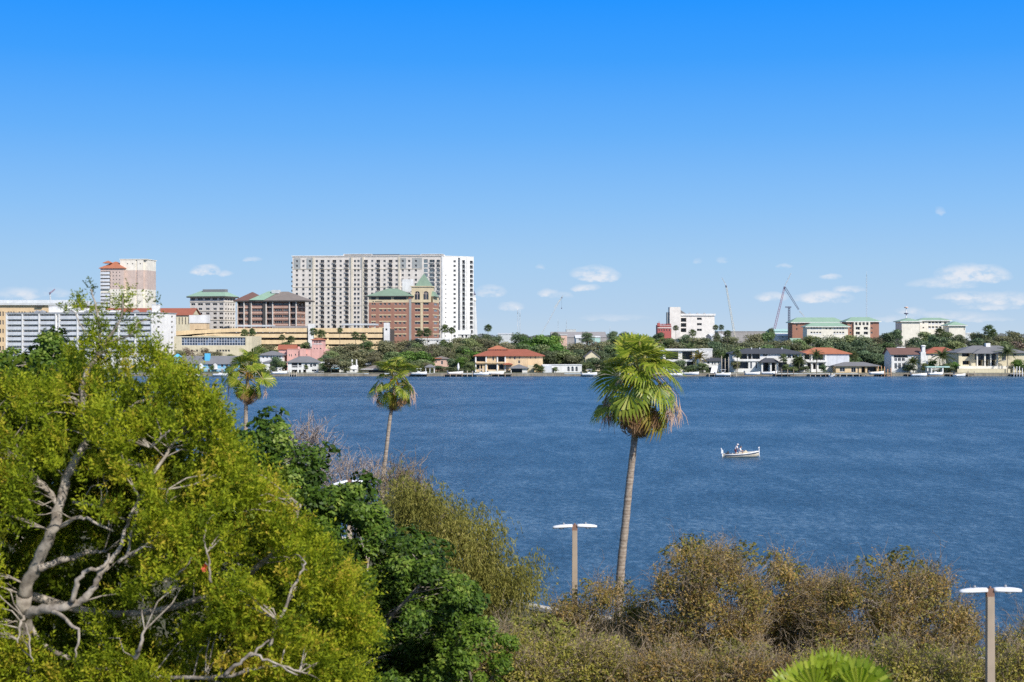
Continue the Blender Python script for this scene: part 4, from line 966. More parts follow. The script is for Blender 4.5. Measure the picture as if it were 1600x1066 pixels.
for z_, w_, m_ in ((p.z-LAND+2, 2.2, M['pinkpale']), (p.z-LAND-4, 2.4, cr_dark)):
    mb = MB(); mb.lathe([(0,z_-.6),(w_,z_-.2),(w_*.8,z_+.7),(0,z_+.9)], 0, 0, 10); mb.build('lamp_ring', [m_], T)
T = thing('observation_tower', 'tapering pale tower with white disc near its top, against the high-rise', 'tower', (WX(741, 1000), 1000, LAND))
h = WZ(461, 1000)-LAND; r0 = 2222**-1*1000
mb = MB(); mb.lathe([(3.2,0),(2.2,h*.45),(1.0,h-2),(.8,h)], 0, 0, 16); mb.build('shaft', [M['hazewhite']], T)
mb = MB(); mb.lathe([(0,h-5),(1.2,h-4.6),(1.5,h-3.4),(1.2,h-2.2),(0,h-2)], 0, 0, 16); mb.build('beacon', [M['white']], T)
mb = MB(); mb.lathe([(1.0,h),(1.2,h+.8),(.3,h+1.2),(.15,h+3),(0,h+3)], 0, 0, 12); mb.build('cap', [cr_dark], T)
# ---------------------------------------------------------------- far waterfront: wall, docks, boats
SH = 600.0      # distance of the far shore line
T = thing('seawall', 'long weathered concrete seawall along the far shore under the houses', 'wall', (0, SH, 0))
mb = MB(); x = WX(-500, SH)
while x < WX(2200, SH):
    L_ = random.uniform(7, 16); top = random.choice((.9, 1.0, 1.1, 1.18)); mb.box(x, x+L_-.03, 0, .8, -1, top); x += L_
mb.build('wall_panel', [paint('seawall_concrete', (.30,.26,.20), .9, .3, .25, bump=.3, streak=.35)], T)
mb = MB(); mb.box(WX(-500, SH), WX(2200, SH), -.12, 1.0, 1.182, 1.34); mb.build('cap', [paint('seawall_cap', (.46,.42,.35), .9, .2, .2)], T)
docks = [  # left px, right px, length out, label, wood, pile height
    (452, 463, 5, 'short pale timber dock in front of the white waterfront house', 'woodpale', 2.6),
    (640, 668, 5, 'low dock holding white boats left of the peach house', 'wood', 1.0),
    (694, 722, 7, 'dark low dock with flat shelter in front of the round green tree', 'wood', 1.2),
    (722, 746, 6, 'weathered dock with tall pilings left of the tan mansion', 'woodpale', 2.4),
    (768, 800, 5, 'long grey dock in front of the tan mansion', 'wood', 1.3),
    (910, 930, 5, 'white-railed dock left of the tallest palm', 'woodpale', 1.8),
    (1108, 1150, 6, 'grey boat lift dock under the tilted white boat cover', 'woodpale', 1.4),
    (1212, 1240, 5, 'brown dock with orange posts right of the large dark-roofed house', 'wood', 3.0),
    (1266, 1290, 5, 'pale floating dock in front of the orange-roofed house', 'woodpale', .8),
    (1290, 1312, 6, 'dock with white dinghies left of the low tan house', 'wood', 1.5),
    (1313, 1352, 4, 'striped pale boardwalk in front of the low tan house', 'woodpale', .9),
    (1372, 1392, 5, 'dock with a cluster of tall orange pilings left of the Spanish house', 'orange', 4.2),
    (1418, 1442, 5, 'grey dock with white boat in front of the Spanish house arch', 'wood', 1.4),
    (1484, 1522, 6, 'long crooked dark dock left of the beige mansion terrace', 'wood', 2.2),
    (1584, 1606, 6, 'dock with many tall white pilings at the right edge', 'white', 4.0)]
for a, b, out, lab, wd, ph in docks:
    x0, x1 = WX(a, SH-out), WX(b, SH-out); T = thing('dock', lab, 'dock', ((x0+x1)/2, SH, 0)); w = (x1-x0)/2
    mb = MB(); n = int(2*w/.35)
    for i in range(n): xx = -w+2*w*i/n; mb.box(xx, xx+2*w/n-.03, -out, -.13, .82+random.uniform(-.01,.01), .90)
    mb.box(-w, w, -out+.2, -out+.4, .6, .815); mb.box(-w, w, -1.2, -1.0, .6, .815); mb.build('deck', [M['wood' if wd in ('orange','white') else wd]], T)
    k = max(3, int(2*w/ (1.1 if wd in ('orange','white') else 2.2)))
    for i in range(k+1):
        xx = -w+2*w*i/k; hgt = ph*random.uniform(.75, 1.1)
        mb = MB(); mb.tube([(xx,-out-.2,-1.5),(xx+random.uniform(-.05,.05),-out-.2,hgt)], [.17,.15], 7); mb.build('piling', [M[wd]], T)
        if i % 2 == 0: mb = MB(); mb.tube([(xx,-out*.45,-1.5),(xx,-out*.45,.8)], .15, 6); mb.build('piling', [M[wd]], T)

hullw = paint('boat_hull_white', (.82,.82,.82), .3, .04); hulld = paint('boat_trim', (.10,.12,.16), .4); seatm = paint('boat_seat', (.60,.55,.45), .6)
def hull_mesh(L, W, fb_s, fb_b, name='hull', mat=None, deckm=None, n=14):
    """open hull with a sharp raised bow at +x; waterline z=0"""
    mb = MB(); secs = []
    for i in range(n+1):
        t = i/n; x = -L/2+L*t
        bw = W/2*(1-max(0, (t-.45)/.55)**2.2) if t > .45 else W/2*(.90+.1*t/.45)
        bw = max(bw, .03); sh = fb_s+(fb_b-fb_s)*t**1.6; kz = -.28+.30*max(0, (t-.6)/.4)**2
        secs.append([(x,-bw,sh),(x,-bw*.96,sh*.45),(x,-bw*.80,.0),(x,-bw*.35,kz*.7),(x,0,kz),(x,bw*.35,kz*.7),(x,bw*.80,0),(x,bw*.96,sh*.45),(x,bw,sh),(x,bw-.09 if bw > .12 else bw*.5,sh+.02),(x,(bw-.09 if bw > .12 else bw*.5),sh-.22),(x,-(bw-.09 if bw > .12 else bw*.5),sh-.22),(x,-(bw-.09 if bw > .12 else bw*.5),sh+.02)])
    b = len(mb.v); m = len(secs[0])
    for s in secs: mb.v += s
    for i in range(n):
        for k in range(m):
            k2 = (k+1) % m; mb.f.append((b+i*m+k, b+(i+1)*m+k, b+(i+1)*m+k2, b+i*m+k2)); mb.m.append(1 if k in (9,10,11) else 0); mb.sm.append(k < 8)
    mb.f.append(tuple(b+k for k in range(m))); mb.m.append(0); mb.sm.append(False)
    return mb.mesh(name, [mat or hullw, deckm or seatm])
hull_me = hull_mesh(6.4, 2.3, .75, 1.15)
def cab_mesh():
    mb = MB(); mb.frustum(-.2, 0, .5, 1.3, .6, .55, .45, .45, 0); mb.frustum(.1, 0, 1.301, 1.85, .35, .45, .2, .4, 1); return mb.mesh('console', [hullw, M['glass']])
def top_mesh():
    mb = MB()
    for sx in (-.9, .7):
        for sy in (-.75, .75): mb.tube([(sx,sy,.7),(sx*.9,sy,2.35)], .035, 5)
    mb.box(-1.3, 1.1, -.95, .95, 2.35, 2.45, 0); return mb.mesh('t_top', [hullw])
def motor_mesh():
    mb = MB(); mb.frustum(-3.5, 0, .7, 1.5, .3, .25, .22, .2, 0); mb.box(-3.58, -3.4, -.06, .06, -.4, .7, 0); return mb.mesh('outboard_motor', [hulld])
cab_me, top_me, mot_me = cab_mesh(), top_mesh(), motor_mesh()
boats = [  # px, out from wall, heading, lift height, has top, label
    (300, 4, 10, .1, 0, 'small white boat under the left end of the blue house'), (345, 4, -5, .2, 1, 'white boat with top moored by the blue house, beside the left palm'),
    (437, 5, 20, 1.1, 1, 'grey-white boat raised on a lift left of the short pale dock'), (655, 6, 0, .8, 1, 'white boat with top moored left of the peach house'),
    (712, 4, 15, .9, 0, 'small open boat on the dock in front of the round green tree'), (752, 6, -8, .6, 1, 'white motor boat in front of the tan mansion porch'), (775, 3, 5, .8, 0, 'white boat drawn up on the terrace side of the tan mansion'), (921, 6, 0, .5, 1, 'white boat with top by the white-railed dock left of the tallest palm'),
    (1056, 4, 5, .3, 0, 'white boat in front of the modern flat-roofed house'), (1080, 4, -12, .7, 0, 'white dinghy upturned-looking on the bank beside the modern house'), (1130, 6, 0, .4, 1, 'grey boat on the lift under the tilted white cover'), (1176, 3, 3, .7, 0, 'white boat on the lawn edge before the dark-roofed house, left of two'),
    (1202, 3, -6, .9, 0, 'white boat on the lawn edge before the dark-roofed house, right of two'), (1300, 7, 70, 0, 0, 'white dinghy by the dock left of the low tan house'), (1370, 6, 10, 1.0, 0, 'white boat on a lift beside the tall orange pilings'), (1436, 6, -4, .2, 0, 'white boat moored before the Spanish house arch'),
    (1462, 4, 8, .6, 1, 'white boat on the bank between the Spanish house and beige mansion'), (1500, 8, 30, .1, 0, 'dark-trimmed skiff by the crooked dock left of the beige mansion')]
for px_, out, hd, lift, top_, lab in boats:
    d = SH-out; T = thing('boat', lab, 'boat', (WX(px_, d), d, .15+lift), R(hd), 'boats moored along the far shore')
    link('hull', hull_me, T); link('outboard_motor', mot_me, T)
    if top_: link('console', cab_me, T); link('t_top', top_me, T)
# tilted white boat cover
T = thing('boat_cover', 'big tilted white canvas cover over the boat lift before the dark-roofed white house', 'canopy', (WX(1116, 600), 600, 0))
mb = MB(); x0, x1, xs = WX(1109.5,600)-WX(1116,600), WX(1121,600)-WX(1116,600), 1.2
zt, zb = WZ(572.5, 600), WZ(583, 600)
mb.faces([(x0,-1,zb),(x1-.6,-1,zb),(x1+.6,2.6,zt),(x0+xs,2.6,zt),(x0,-.9,zb-.06),(x1-.6,-.9,zb-.06),(x1+.6,2.7,zt-.06),(x0+xs,2.7,zt-.06)], [(0,1,2,3),(7,6,5,4),(0,4,5,1),(1,5,6,2),(2,6,7,3),(3,7,4,0)])
mb.build('canvas', [M['canvas']], T)
for xx in (x0+.2, x1-.8):
    for yy, zz in ((-.95, zb), (2.6, zt)):
        mb = MB(); mb.tube([(xx+(xs if yy > 0 else 0),yy,0.9),(xx+(xs if yy > 0 else 0),yy,zz-.08)], .09, 6); mb.build('post', [M['woodpale']], T)
for a, t, lab in ((1127.5, 556, 'tall bare pole, left of three by the boat lift'), (1133, 560, 'tall bare pole, middle of three by the boat lift'), (1138.5, 558, 'tall bare pole, right of three by the boat lift')):
    mb = MB(); mb.tube([(0,0,0),(0,0,WZ(t,603)-LAND)], [.22,.16], 7); o = mb.build('pole', [M['woodpale']]); o.location = (WX(a,603), 603, LAND); tag(o, lab, 'pole', 'poles by the boat lift')
# shelters and small bits along the bank
T = thing('gazebo', 'open white pergola on the bank left of the peach house', 'gazebo', (WX(672, 606), 606, LAND))
for sx in (-1.8, 0, 1.8):
    for sy in (-1.2, 1.2): mb = MB(); mb.box(sx-.12, sx+.12, sy-.12, sy+.12, 0, 2.6); mb.build('post', [M['white']], T)
mb = MB(); mb.hip(-1.9, 1.9, -1.3, 1.3, 2.62, 3.6, ov=.4); mb.build('roof', [M['greyroof']], T)
T = thing('gazebo', 'small white pavilion with flat grey top between Spanish house and beige mansion', 'gazebo', (WX(1460, 604), 604, LAND))
for sx in (-3.2, -1.6, 3.2):
    for sy in (-1.2, 1.2): mb = MB(); mb.box(sx-.25, sx+.25, sy-.2, sy+.2, 0, 2.4); mb.build('post', [M['white']], T)
mb = MB(); mb.box(-3.8, 6, -1.7, 1.7, 2.42, 2.9); mb.build('roof', [M['tealwall']], T)
T = thing('umbrella', 'folded white umbrella on the bank in front of round green tree', 'umbrella', (WX(716, 604), 604, LAND))
mb = MB(); mb.tube([(0,0,0),(0,0,4.2)], .05, 6); mb.build('pole', [M['white']], T)
mb = MB(); mb.lathe([(.05,4.4),(.35,3.6),(.55,2.4),(.25,1.2),(.08,1.1)], 0, 0, 9); mb.build('canopy', [M['canvas']], T)

# ---------------------------------------------------------------- fishing skiff with two people
def skin_obj(name, V, E, Rad, mat, parent, sub=2, root=0):
    me = bpy.data.meshes.new(name); me.from_pydata(V, E, []); o = link(name, me, parent)
    m = o.modifiers.new('skin', 'SKIN'); m.use_smooth_shade = True
    for i, sv in enumerate(me.skin_vertices[0].data if me.skin_vertices else []): pass
    if not me.skin_vertices:
        bm = bmesh.new(); bm.from_mesh(me); lay = bm.verts.layers.skin.verify(); bm.to_mesh(me); bm.free()
    for i, sv in enumerate(me.skin_vertices[0].data): sv.radius = (Rad[i], Rad[i]); sv.use_root = (i == root)
    s = o.modifiers.new('sub', 'SUBSURF'); s.levels = sub; s.render_levels = sub
    me.materials.append(mat); return o
skin = paint('skin', (.50,.30,.21), .6, .05); hairm = paint('dark_hair', (.04,.03,.02), .7)
def person(label, loc, rotz, pose, shirt, shorts, hat):
    T = thing('person', label, 'person', loc, rotz, None)
    hip, chest, neck, head = pose['hip'], pose['chest'], pose['neck'], pose['head']
    V = [hip, chest, neck, head]; Rr = [.13, .15, .06, .10]; E = [(0,1),(1,2),(2,3)]
    def chain(par, pts, rads):
        for p, r in zip(pts, rads): V.append(p); Rr.append(r); E.append((par, len(V)-1)); par = len(V)-1
        return par
    top = chain(3, [(head[0]+.02, head[1], head[2]+.12)], [.085]); chain(3, [(head[0]+.11, head[1], head[2]-.01)], [.025])
    chain(3, [(head[0]-.01, head[1]+.10, head[2])], [.02]); chain(3, [(head[0]-.01, head[1]-.10, head[2])], [.02])
    for side in ('l', 'r'):
        sh, el, wr, pa = pose['arm_'+side]; sg = 1 if side == 'l' else -1
        h = chain(1, [sh, el, wr, pa], [.075, .05, .035, .035]); pd = (Vector(pa)-Vector(wr)).normalized()
        for k, ln in enumerate((.075, .085, .08, .06)):
            off = Vector((0, sg*(.03-.02*k), 0)); a = Vector(pa)+pd*.03+off; chain(h, [tuple(a+pd*.03), tuple(a+pd*ln+Vector((0,0,-.02)))], [.010, .008])
        chain(h, [tuple(Vector(pa)+Vector((0,-sg*.045,.01))), tuple(Vector(pa)+Vector((0,-sg*.06,.02))+pd*.03)], [.012, .009])
    for side in ('l', 'r'):
        th, kn, an, toe = pose['leg_'+side]; chain(0, [th, kn, an, toe], [.10, .065, .045, .04])
    skin_obj('body', V, E, Rr, skin, T)
    sV = [hip, tuple(Vector(hip).lerp(Vector(chest), .5)), chest, tuple(Vector(chest).lerp(Vector(neck), .7))]; sR = [.18, .20, .22, .10]; sE = [(0,1),(1,2),(2,3)]
    for side in ('l','r'):
        sh, el = pose['arm_'+side][:2]; sV += [sh, tuple(Vector(sh).lerp(Vector(el), .98))]; sR += [.125, .10]; n = len(sV); sE += [(2, n-2), (n-2, n-1)]
    skin_obj('shirt', sV, sE, sR, shirt, T)
    sV = [hip]; sR = [.165]; sE = []
    for side in ('l','r'):
        th, kn = pose['leg_'+side][:2]; sV += [th, tuple(Vector(th).lerp(Vector(kn), .85))]; sR += [.125, .085]; n = len(sV); sE += [(0, n-2), (n-2, n-1)]
    skin_obj('shorts', sV, sE, sR, shorts, T)
    mb = MB(); hx, hy, hz = head
    if hat == 'sunhat':
        mb.lathe([(.20,hz+.05),(.21,hz+.065),(.13,hz+.08),(.12,hz+.17),(.05,hz+.2),(0,hz+.205)], hx, hy, 12); mb.build('hat', [shirt, ], T)
    elif hat == 'cap':
        mb.lathe([(.125,hz+.05),(.13,hz+.10),(.11,hz+.17),(.05,hz+.21),(0,hz+.215)], hx+.01, hy, 12); mb.box(hx+.08, hx+.27, hy-.09, hy+.09, hz+.06, hz+.085); mb.build('cap', [hulld], T)
    else:
        mb.lathe([(.09,hz-.08),(.12,hz+.02),(.13,hz+.09),(.10,hz+.17),(.04,hz+.2),(0,hz+.205)], hx-.025, hy, 12); mb.build('hair', [hairm], T)
    return T
dB = F*17/(714.5-HY); bx = WX(1158, dB)
T = thing('skiff', 'small white fishing skiff with two people, alone on the blue bay', 'boat', (bx, dB, 0), R(4))
me = hull_mesh(5.1, 1.9, .34, .62, 'hull', paint('skiff_hull_beige', (.56,.50,.40), .4, .08), seatm); h = link('hull', me, T); h.rotation_euler = (0, R(-2), 0); h.location = (0, 0, .05)  # beige colour holds the hull side's shade and water reflection
mb = MB(); mb.tube([(-2.55,-.93,.30),(-1.2,-.965,.36),(0,-.96,.40),(1.0,-.84,.49),(1.9,-.50,.59),(2.5,-.06,.70)], .05, 6); mb.tube([(-2.55,.93,.30),(-1.2,.965,.36),(0,.96,.40),(1.0,.84,.49),(1.9,.50,.59),(2.5,.06,.70)], .05, 6); mb.build('shadow_line', [hulld], T)  # dark stripe imitates the shadow line under the gunwale
mb = MB()
for sg in (-1, 1): mb.tube([(-2.55,sg*.90,.40),(-1.2,sg*.935,.45),(0,sg*.93,.52),(1.0,sg*.81,.62),(1.9,sg*.47,.73),(2.5,sg*.04,.82)], .075, 6)
mb.build('gunwale', [hullw], T)
mb = MB(); mb.frustum(.55, 0, .2, .78, .38, .36, .30, .30); mb.frustum(.62, 0, .781, .95, .22, .28, .08, .24); mb.build('console', [paint('console_tan', (.66,.56,.40), .5)], T)
mb = MB(); mb.box(-.55, -.1, -.4, .4, .15, .55); mb.build('seat', [seatm], T)
mb = MB(); mb.frustum(-2.72, 0, .55, 1.05, .16, .2, .12, .14); mb.tube([(-2.70,0,.55),(-2.62,0,-.3)], [.09,.06], 6); mb.tube([(-2.78,0,1.04),(-2.86,0,1.30)], [.10,.05], 6); mb.build('outboard_motor', [M['white_metal']], T)
mb = MB(); mb.tube([(2.52,-.05,1.35),(2.58,-.05,.2),(2.60,-.05,-.3)], .05, 6); mb.frustum(2.52, -.05, 1.28, 1.44, .1, .07, .08, .06); mb.build('trolling_motor', [M['white_metal']], T)
mb = MB(); mb.box(-2.2, -1.75, -.3, .3, .12, .62); mb.box(-2.0, -1.8, -.28, -.1, .621, .85); mb.build('tackle_box', [M['darkmetal']], T)
shirt1 = paint('pale_shirt', (.78,.70,.70), .8, .06, 3); shirt2 = paint('white_shirt', (.84,.84,.86), .8, .06, 3); sh1 = paint('maroon_shorts', (.20,.06,.08), .8); sh2 = paint('khaki_shorts', (.60,.54,.44), .8)
def on_boat(x, y, z): c, s = math.cos(R(4)), math.sin(R(4)); return (bx+x*c-y*s, dB+x*s+y*c, z)
person('person in pale pink shirt standing bent behind the other in the skiff', on_boat(-.75, .12, .2), R(4),
    dict(hip=(-.05,0,.84), chest=(.10,0,1.22), neck=(.20,0,1.37), head=(.30,0,1.49),
         arm_l=((.12,.2,1.30),(.22,.27,1.03),(.44,.22,.95),(.52,.20,.95)), arm_r=((.12,-.2,1.30),(.20,-.28,1.02),(.42,-.24,.90),(.50,-.22,.89)),
         leg_l=((0,.11,.78),(.06,.13,.44),(-.02,.13,.08),(.14,.14,.04)), leg_r=((0,-.11,.78),(.04,-.13,.44),(-.04,-.13,.08),(.12,-.14,.04))), shirt1, sh1, 'sunhat')
person('person in white shirt and dark cap seated by the tan console in the skiff', on_boat(-.25, -.12, .2), R(4),
    dict(hip=(-.05,0,.46), chest=(.05,0,.90), neck=(.12,0,1.07), head=(.19,0,1.22),
         arm_l=((.05,.2,.98),(.16,.26,.72),(.42,.2,.72),(.50,.18,.74)), arm_r=((.05,-.2,.98),(.14,-.27,.70),(.40,-.22,.68),(.48,-.20,.70)),
         leg_l=((.0,.11,.44),(.40,.14,.46),(.38,.14,.08),(.54,.15,.04)), leg_r=((.0,-.11,.44),(.40,-.14,.44),(.42,-.14,.08),(.58,-.15,.04))), shirt2, sh2, 'cap')
# ---------------------------------------------------------------- far trees
def unit(v): return v/np.maximum(np.linalg.norm(v, axis=-1, keepdims=True), 1e-9)
def leaf_quads(P, Nn, L, Wd, r, spread=1.0):
    """diamond leaves at P facing roughly Nn, length L, width Wd (arrays or scalars)"""
    n = len(P); Nn = unit(Nn + r.normal(0, spread*.45, (n,3)))
    t = unit(np.cross(Nn, r.normal(0, 1, (n,3)))); s = np.cross(Nn, t)
    L = np.broadcast_to(L, n)[:,None]; Wd = np.broadcast_to(Wd, n)[:,None]
    return np.stack([P-t*L/2, P+s*Wd/2-t*L*.05, P+t*L/2, P-s*Wd/2-t*L*.05], 1)

farleaf = dict(
    g=leafmat('far_green_leaves', [(0,(.085,.115,.045)),(.5,(.165,.220,.085)),(1,(.26,.32,.14))], .2, obj_var=.25),
    d=leafmat('far_dark_leaves', [(0,(.070,.098,.050)),(.5,(.135,.185,.092)),(1,(.22,.28,.15))], .2, obj_var=.25),
    b=leafmat('far_bright_leaves', [(0,(.050,.11,.020)),(.5,(.13,.25,.045)),(1,(.24,.37,.09))], .25, obj_var=.15),
    o=leafmat('far_olive_leaves', [(0,(.115,.118,.062)),(.5,(.205,.210,.105)),(1,(.31,.30,.17))], .2, obj_var=.25),
    r=leafmat('far_rust_leaves', [(0,(.14,.11,.075)),(.5,(.25,.195,.13)),(1,(.36,.29,.21))], .2, obj_var=.2),
    y=leafmat('far_grey_twigs', [(0,(.09,.075,.065)),(.5,(.17,.145,.13)),(1,(.27,.24,.22))], .1, obj_var=.2))
fartrunk = barkmat('far_bark', (.09,.07,.055), (.22,.19,.16), scale=3)
def crown_mesh(key, seed, nl, nq, sparse=1.0):
    """crown in a unit box: width 1 (x,y in -.5..5), height 0..1; lobes of small leaf faces with gaps between"""
    r = np.random.default_rng(seed); cs = []
    for i in range(nl):
        a = r.uniform(0, 2*np.pi); rad = .33*np.sqrt(r.uniform(0, 1)); z = r.uniform(.18, .80)
        sh = 1-abs(z-.42)*1.1
        cs.append((rad*np.cos(a)*sh, rad*np.sin(a)*sh, z, r.uniform(.13, .22)*sparse**.5))
    P, Nn, T = [], [], []
    for (x, y, z, q) in cs:
        n = nq//nl; d = unit(r.normal(0, 1, (n,3))); d[:,2] = np.abs(d[:,2])*np.where(r.uniform(0,1,n) < .75, 1, -1)
        rr = q*(1-.45*r.uniform(0,1,n)**2); rough = 1+.22*np.sin(d[:,0]*9+seed)*np.sin(d[:,1]*8+i)
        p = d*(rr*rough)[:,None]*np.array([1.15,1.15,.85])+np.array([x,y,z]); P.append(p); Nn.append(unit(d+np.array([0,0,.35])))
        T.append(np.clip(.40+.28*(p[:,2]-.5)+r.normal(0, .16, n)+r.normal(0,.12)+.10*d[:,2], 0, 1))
    P, Nn, T = np.concatenate(P), np.concatenate(Nn), np.concatenate(T)
    S = r.uniform(.028, .060, len(P)); Q = leaf_quads(P, Nn, S*1.2, S*.85, r, 1.1)
    return np_quads('crown', Q, T, [farleaf[key]])
def twig_crown(key, seed):
    r = np.random.default_rng(seed); Q, T = [], []
    for i in range(260):
        a = r.uniform(0, 2*np.pi); e = r.uniform(.35, 1.4); L = r.uniform(.35, .75)
        d = np.array([np.cos(a)*np.cos(e), np.sin(a)*np.cos(e), np.sin(e)])
        p0 = np.array([0,0,.02])+d*L*r.uniform(.1,.5); 
        for k in range(5):
            q = p0+d*.05*k; dd = unit(d+r.normal(0,.5,3)); p1 = q+dd*r.uniform(.08,.2); s = unit(np.cross(dd, r.normal(0,1,3)))*.006
            Q.append([q-s, q+s, p1+s*.4, p1-s*.4]); T.append(r.uniform(0,1))
    n = 500; d = unit(r.normal(0,1,(n,3))); P = d*np.array([.42,.42,.36])*r.uniform(.5,1,(n,1))+np.array([0,0,.58]); S = r.uniform(.02,.035,n)
    Q = np.concatenate([np.array(Q), leaf_quads(P, d, S, S*.5, r)]); T = np.concatenate([T, r.uniform(.2,.8,n)])
    return np_quads('crown', Q, T, [farleaf[key]])
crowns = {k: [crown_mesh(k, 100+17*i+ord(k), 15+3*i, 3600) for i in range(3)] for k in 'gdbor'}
crowns['r'] = [crown_mesh('r', 5, 14, 1500), twig_crown('r', 6)]; crowns['y'] = [twig_crown('y', 3), twig_crown('y', 4)]
def trunk_mesh(seed):
    r = random.Random(seed); mb = MB(); mb.tube([(0,0,-.02),(r.uniform(-.02,.02),0,.3),(r.uniform(-.05,.05),r.uniform(-.04,.04),.75)], [.035,.026,.012], 7)
    for i in range(6):
        a = r.uniform(0, 6.28); z = r.uniform(.25,.5); mb.tube([(0,0,z),(.14*math.cos(a),.14*math.sin(a),z+.15),(.28*math.cos(a),.28*math.sin(a),z+.22)], [.016,.011,.005], 5)
    return mb.mesh('trunk', [fartrunk])
trunks = [trunk_mesh(i) for i in range(3)]
DESC = dict(g='mid-green bushy tree', d='dark green rounded tree', b='bright green leafy tree', o='olive-green oak', r='rusty brown tree', y='bare grey twiggy tree')
LM = [  # landmarks used to say where a tree stands
    (255, 'white apartment block right end'), (322, 'blue clapboard house'), (392, 'nearest left palm'), (425, 'dark-roofed white house'), (468, 'pink mansion'), (510, 'pink tower'), (548, 'white cottage'),
    (584, 'brown boathouse'), (628, 'brick hotel'), (662, 'brick hotel corner tower'), (690, 'peach house'), (722, 'white high-rise end'), (765, 'tan mansion left half'), (815, 'tan mansion right half'), (848, 'tan mansion right edge'), (880, 'low white arched house'), (926, 'beige gabled house'),
    (1000, 'tallest palm'), (1060, 'modern flat-roofed house'), (1100, 'white concrete block'), (1130, 'tilted white boat cover'), (1165, 'dark-roofed house left part'), (1205, 'dark-roofed house entry'), (1240, 'dark-roofed house right end'), (1275, 'orange-roofed house'), (1312, 'orange-roofed house blank wall'), (1345, 'low tan house'), (1380, 'tall orange pilings'),
    (1418, 'Spanish house'), (1444, 'curved gable wall'), (1475, 'faded red tile roof'), (1510, 'beige mansion left end'), (1545, 'beige mansion centre'), (1585, 'beige mansion right end')]
trees = []   # (px, top, width px, depth, type)
def row(pts): trees.extend(pts)
row([(250,547,30,655,'d'),(266,552,26,650,'g'),(282,546,24,660,'o'),(294,541,24,664,'r'),(309,543,24,664,'r'),(322,541,24,666,'r'),(336,545,24,660,'o'),(349,549,22,655,'r'),(362,552,18,650,'g'),(274,566,20,630,'g'),(377,553,24,650,'g'),
     (283,562,12,622,'d'),(331,570,10,612,'g'),(358,571,14,612,'g'),(300,573,8,610,'b'),(398,562,24,640,'d'),(410,540,24,690,'g'),(402,550,22,680,'d'),(422,538,22,700,'o'),(432,545,18,690,'g'),
     (448,532,22,705,'g'),(462,536,22,700,'o'),(476,533,24,700,'g'),(432,557,22,625,'d'),(442,563,20,622,'g'),(425,572,12,612,'d')])
row([(509,553,24,628,'d'),(500,560,14,622,'g'),(524,539,38,660,'o'),(547,535,38,680,'o'),(517,546,28,640,'g'),(536,550,36,635,'o'),(558,546,42,640,'o'),(531,561,18,628,'d'),(580,543,40,650,'o'),(572,530,30,710,'g'),(602,533,44,690,'o'),(612,547,40,650,'g'),
     (585,556,30,632,'o'),(548,561,20,630,'d'),(628,525,40,725,'o'),(652,528,38,720,'o'),(648,541,44,660,'o'),(632,553,34,640,'g'),(660,546,44,640,'b'),(676,534,34,690,'r'),(686,541,30,670,'o'),(640,535,24,690,'y'),(664,560,30,628,'g'),(684,571,28,622,'d'),(702,573,26,620,'d'),(664,571,20,620,'g'),(698,532,34,710,'o'),(714,529,36,720,'o'),(700,549,26,650,'o')])
row([(736,526,36,730,'g'),(754,527,34,740,'o'),(737,543,38,638,'b'),(726,552,24,632,'g'),(722,538,28,680,'g'),(748,536,34,690,'o'),(768,532,36,710,'o'),(744,560,20,628,'d'),(786,528,36,730,'o'),(800,532,36,700,'o'),(815,535,34,690,'g'),(776,523,22,820,'d'),(760,521,30,800,'d'),(742,522,24,800,'d'),
     (812,519,32,850,'d'),(842,519,48,730,'b'),(824,524,34,740,'b'),(864,524,40,740,'b'),(874,534,36,680,'b'),(852,536,40,690,'g'),(834,538,32,690,'g'),(880,545,42,650,'g'),(858,548,36,645,'d'),(898,534,36,720,'o'),(912,531,34,740,'o'),(895,550,32,645,'o'),(905,545,26,660,'d'),(928,529,36,740,'r'),(944,532,34,730,'o'),(958,536,36,710,'g'),(922,540,30,690,'o'),(940,547,30,650,'d'),(928,558,34,628,'d'),(915,564,20,622,'g'),(946,561,28,622,'d'),
     (882,541,22,690,'y'),(844,570,16,612,'g'),(868,573,10,609,'g'),(960,523,30,780,'g'),(980,527,36,740,'o'),(1000,530,40,720,'g'),(1020,531,36,720,'o'),(970,545,36,660,'g'),(995,550,40,650,'d'),(1020,550,36,650,'g')])
row([(516,559,34,609,'o'),(540,560,30,609,'o'),(505,566,16,608,'g'),(478,570,8,608,'g'),(606,562,34,610,'o'),(622,566,26,610,'g'),(652,562,30,611,'g'),(668,566,24,612,'o'),(636,548,36,640,'b'),(720,556,22,620,'b'),(734,564,20,612,'g'),(706,560,22,624,'d'),(675,531,34,700,'o'),(655,534,30,705,'g'),(716,526,34,735,'o'),(730,531,30,730,'d'),(604,527,26,718,'o')])
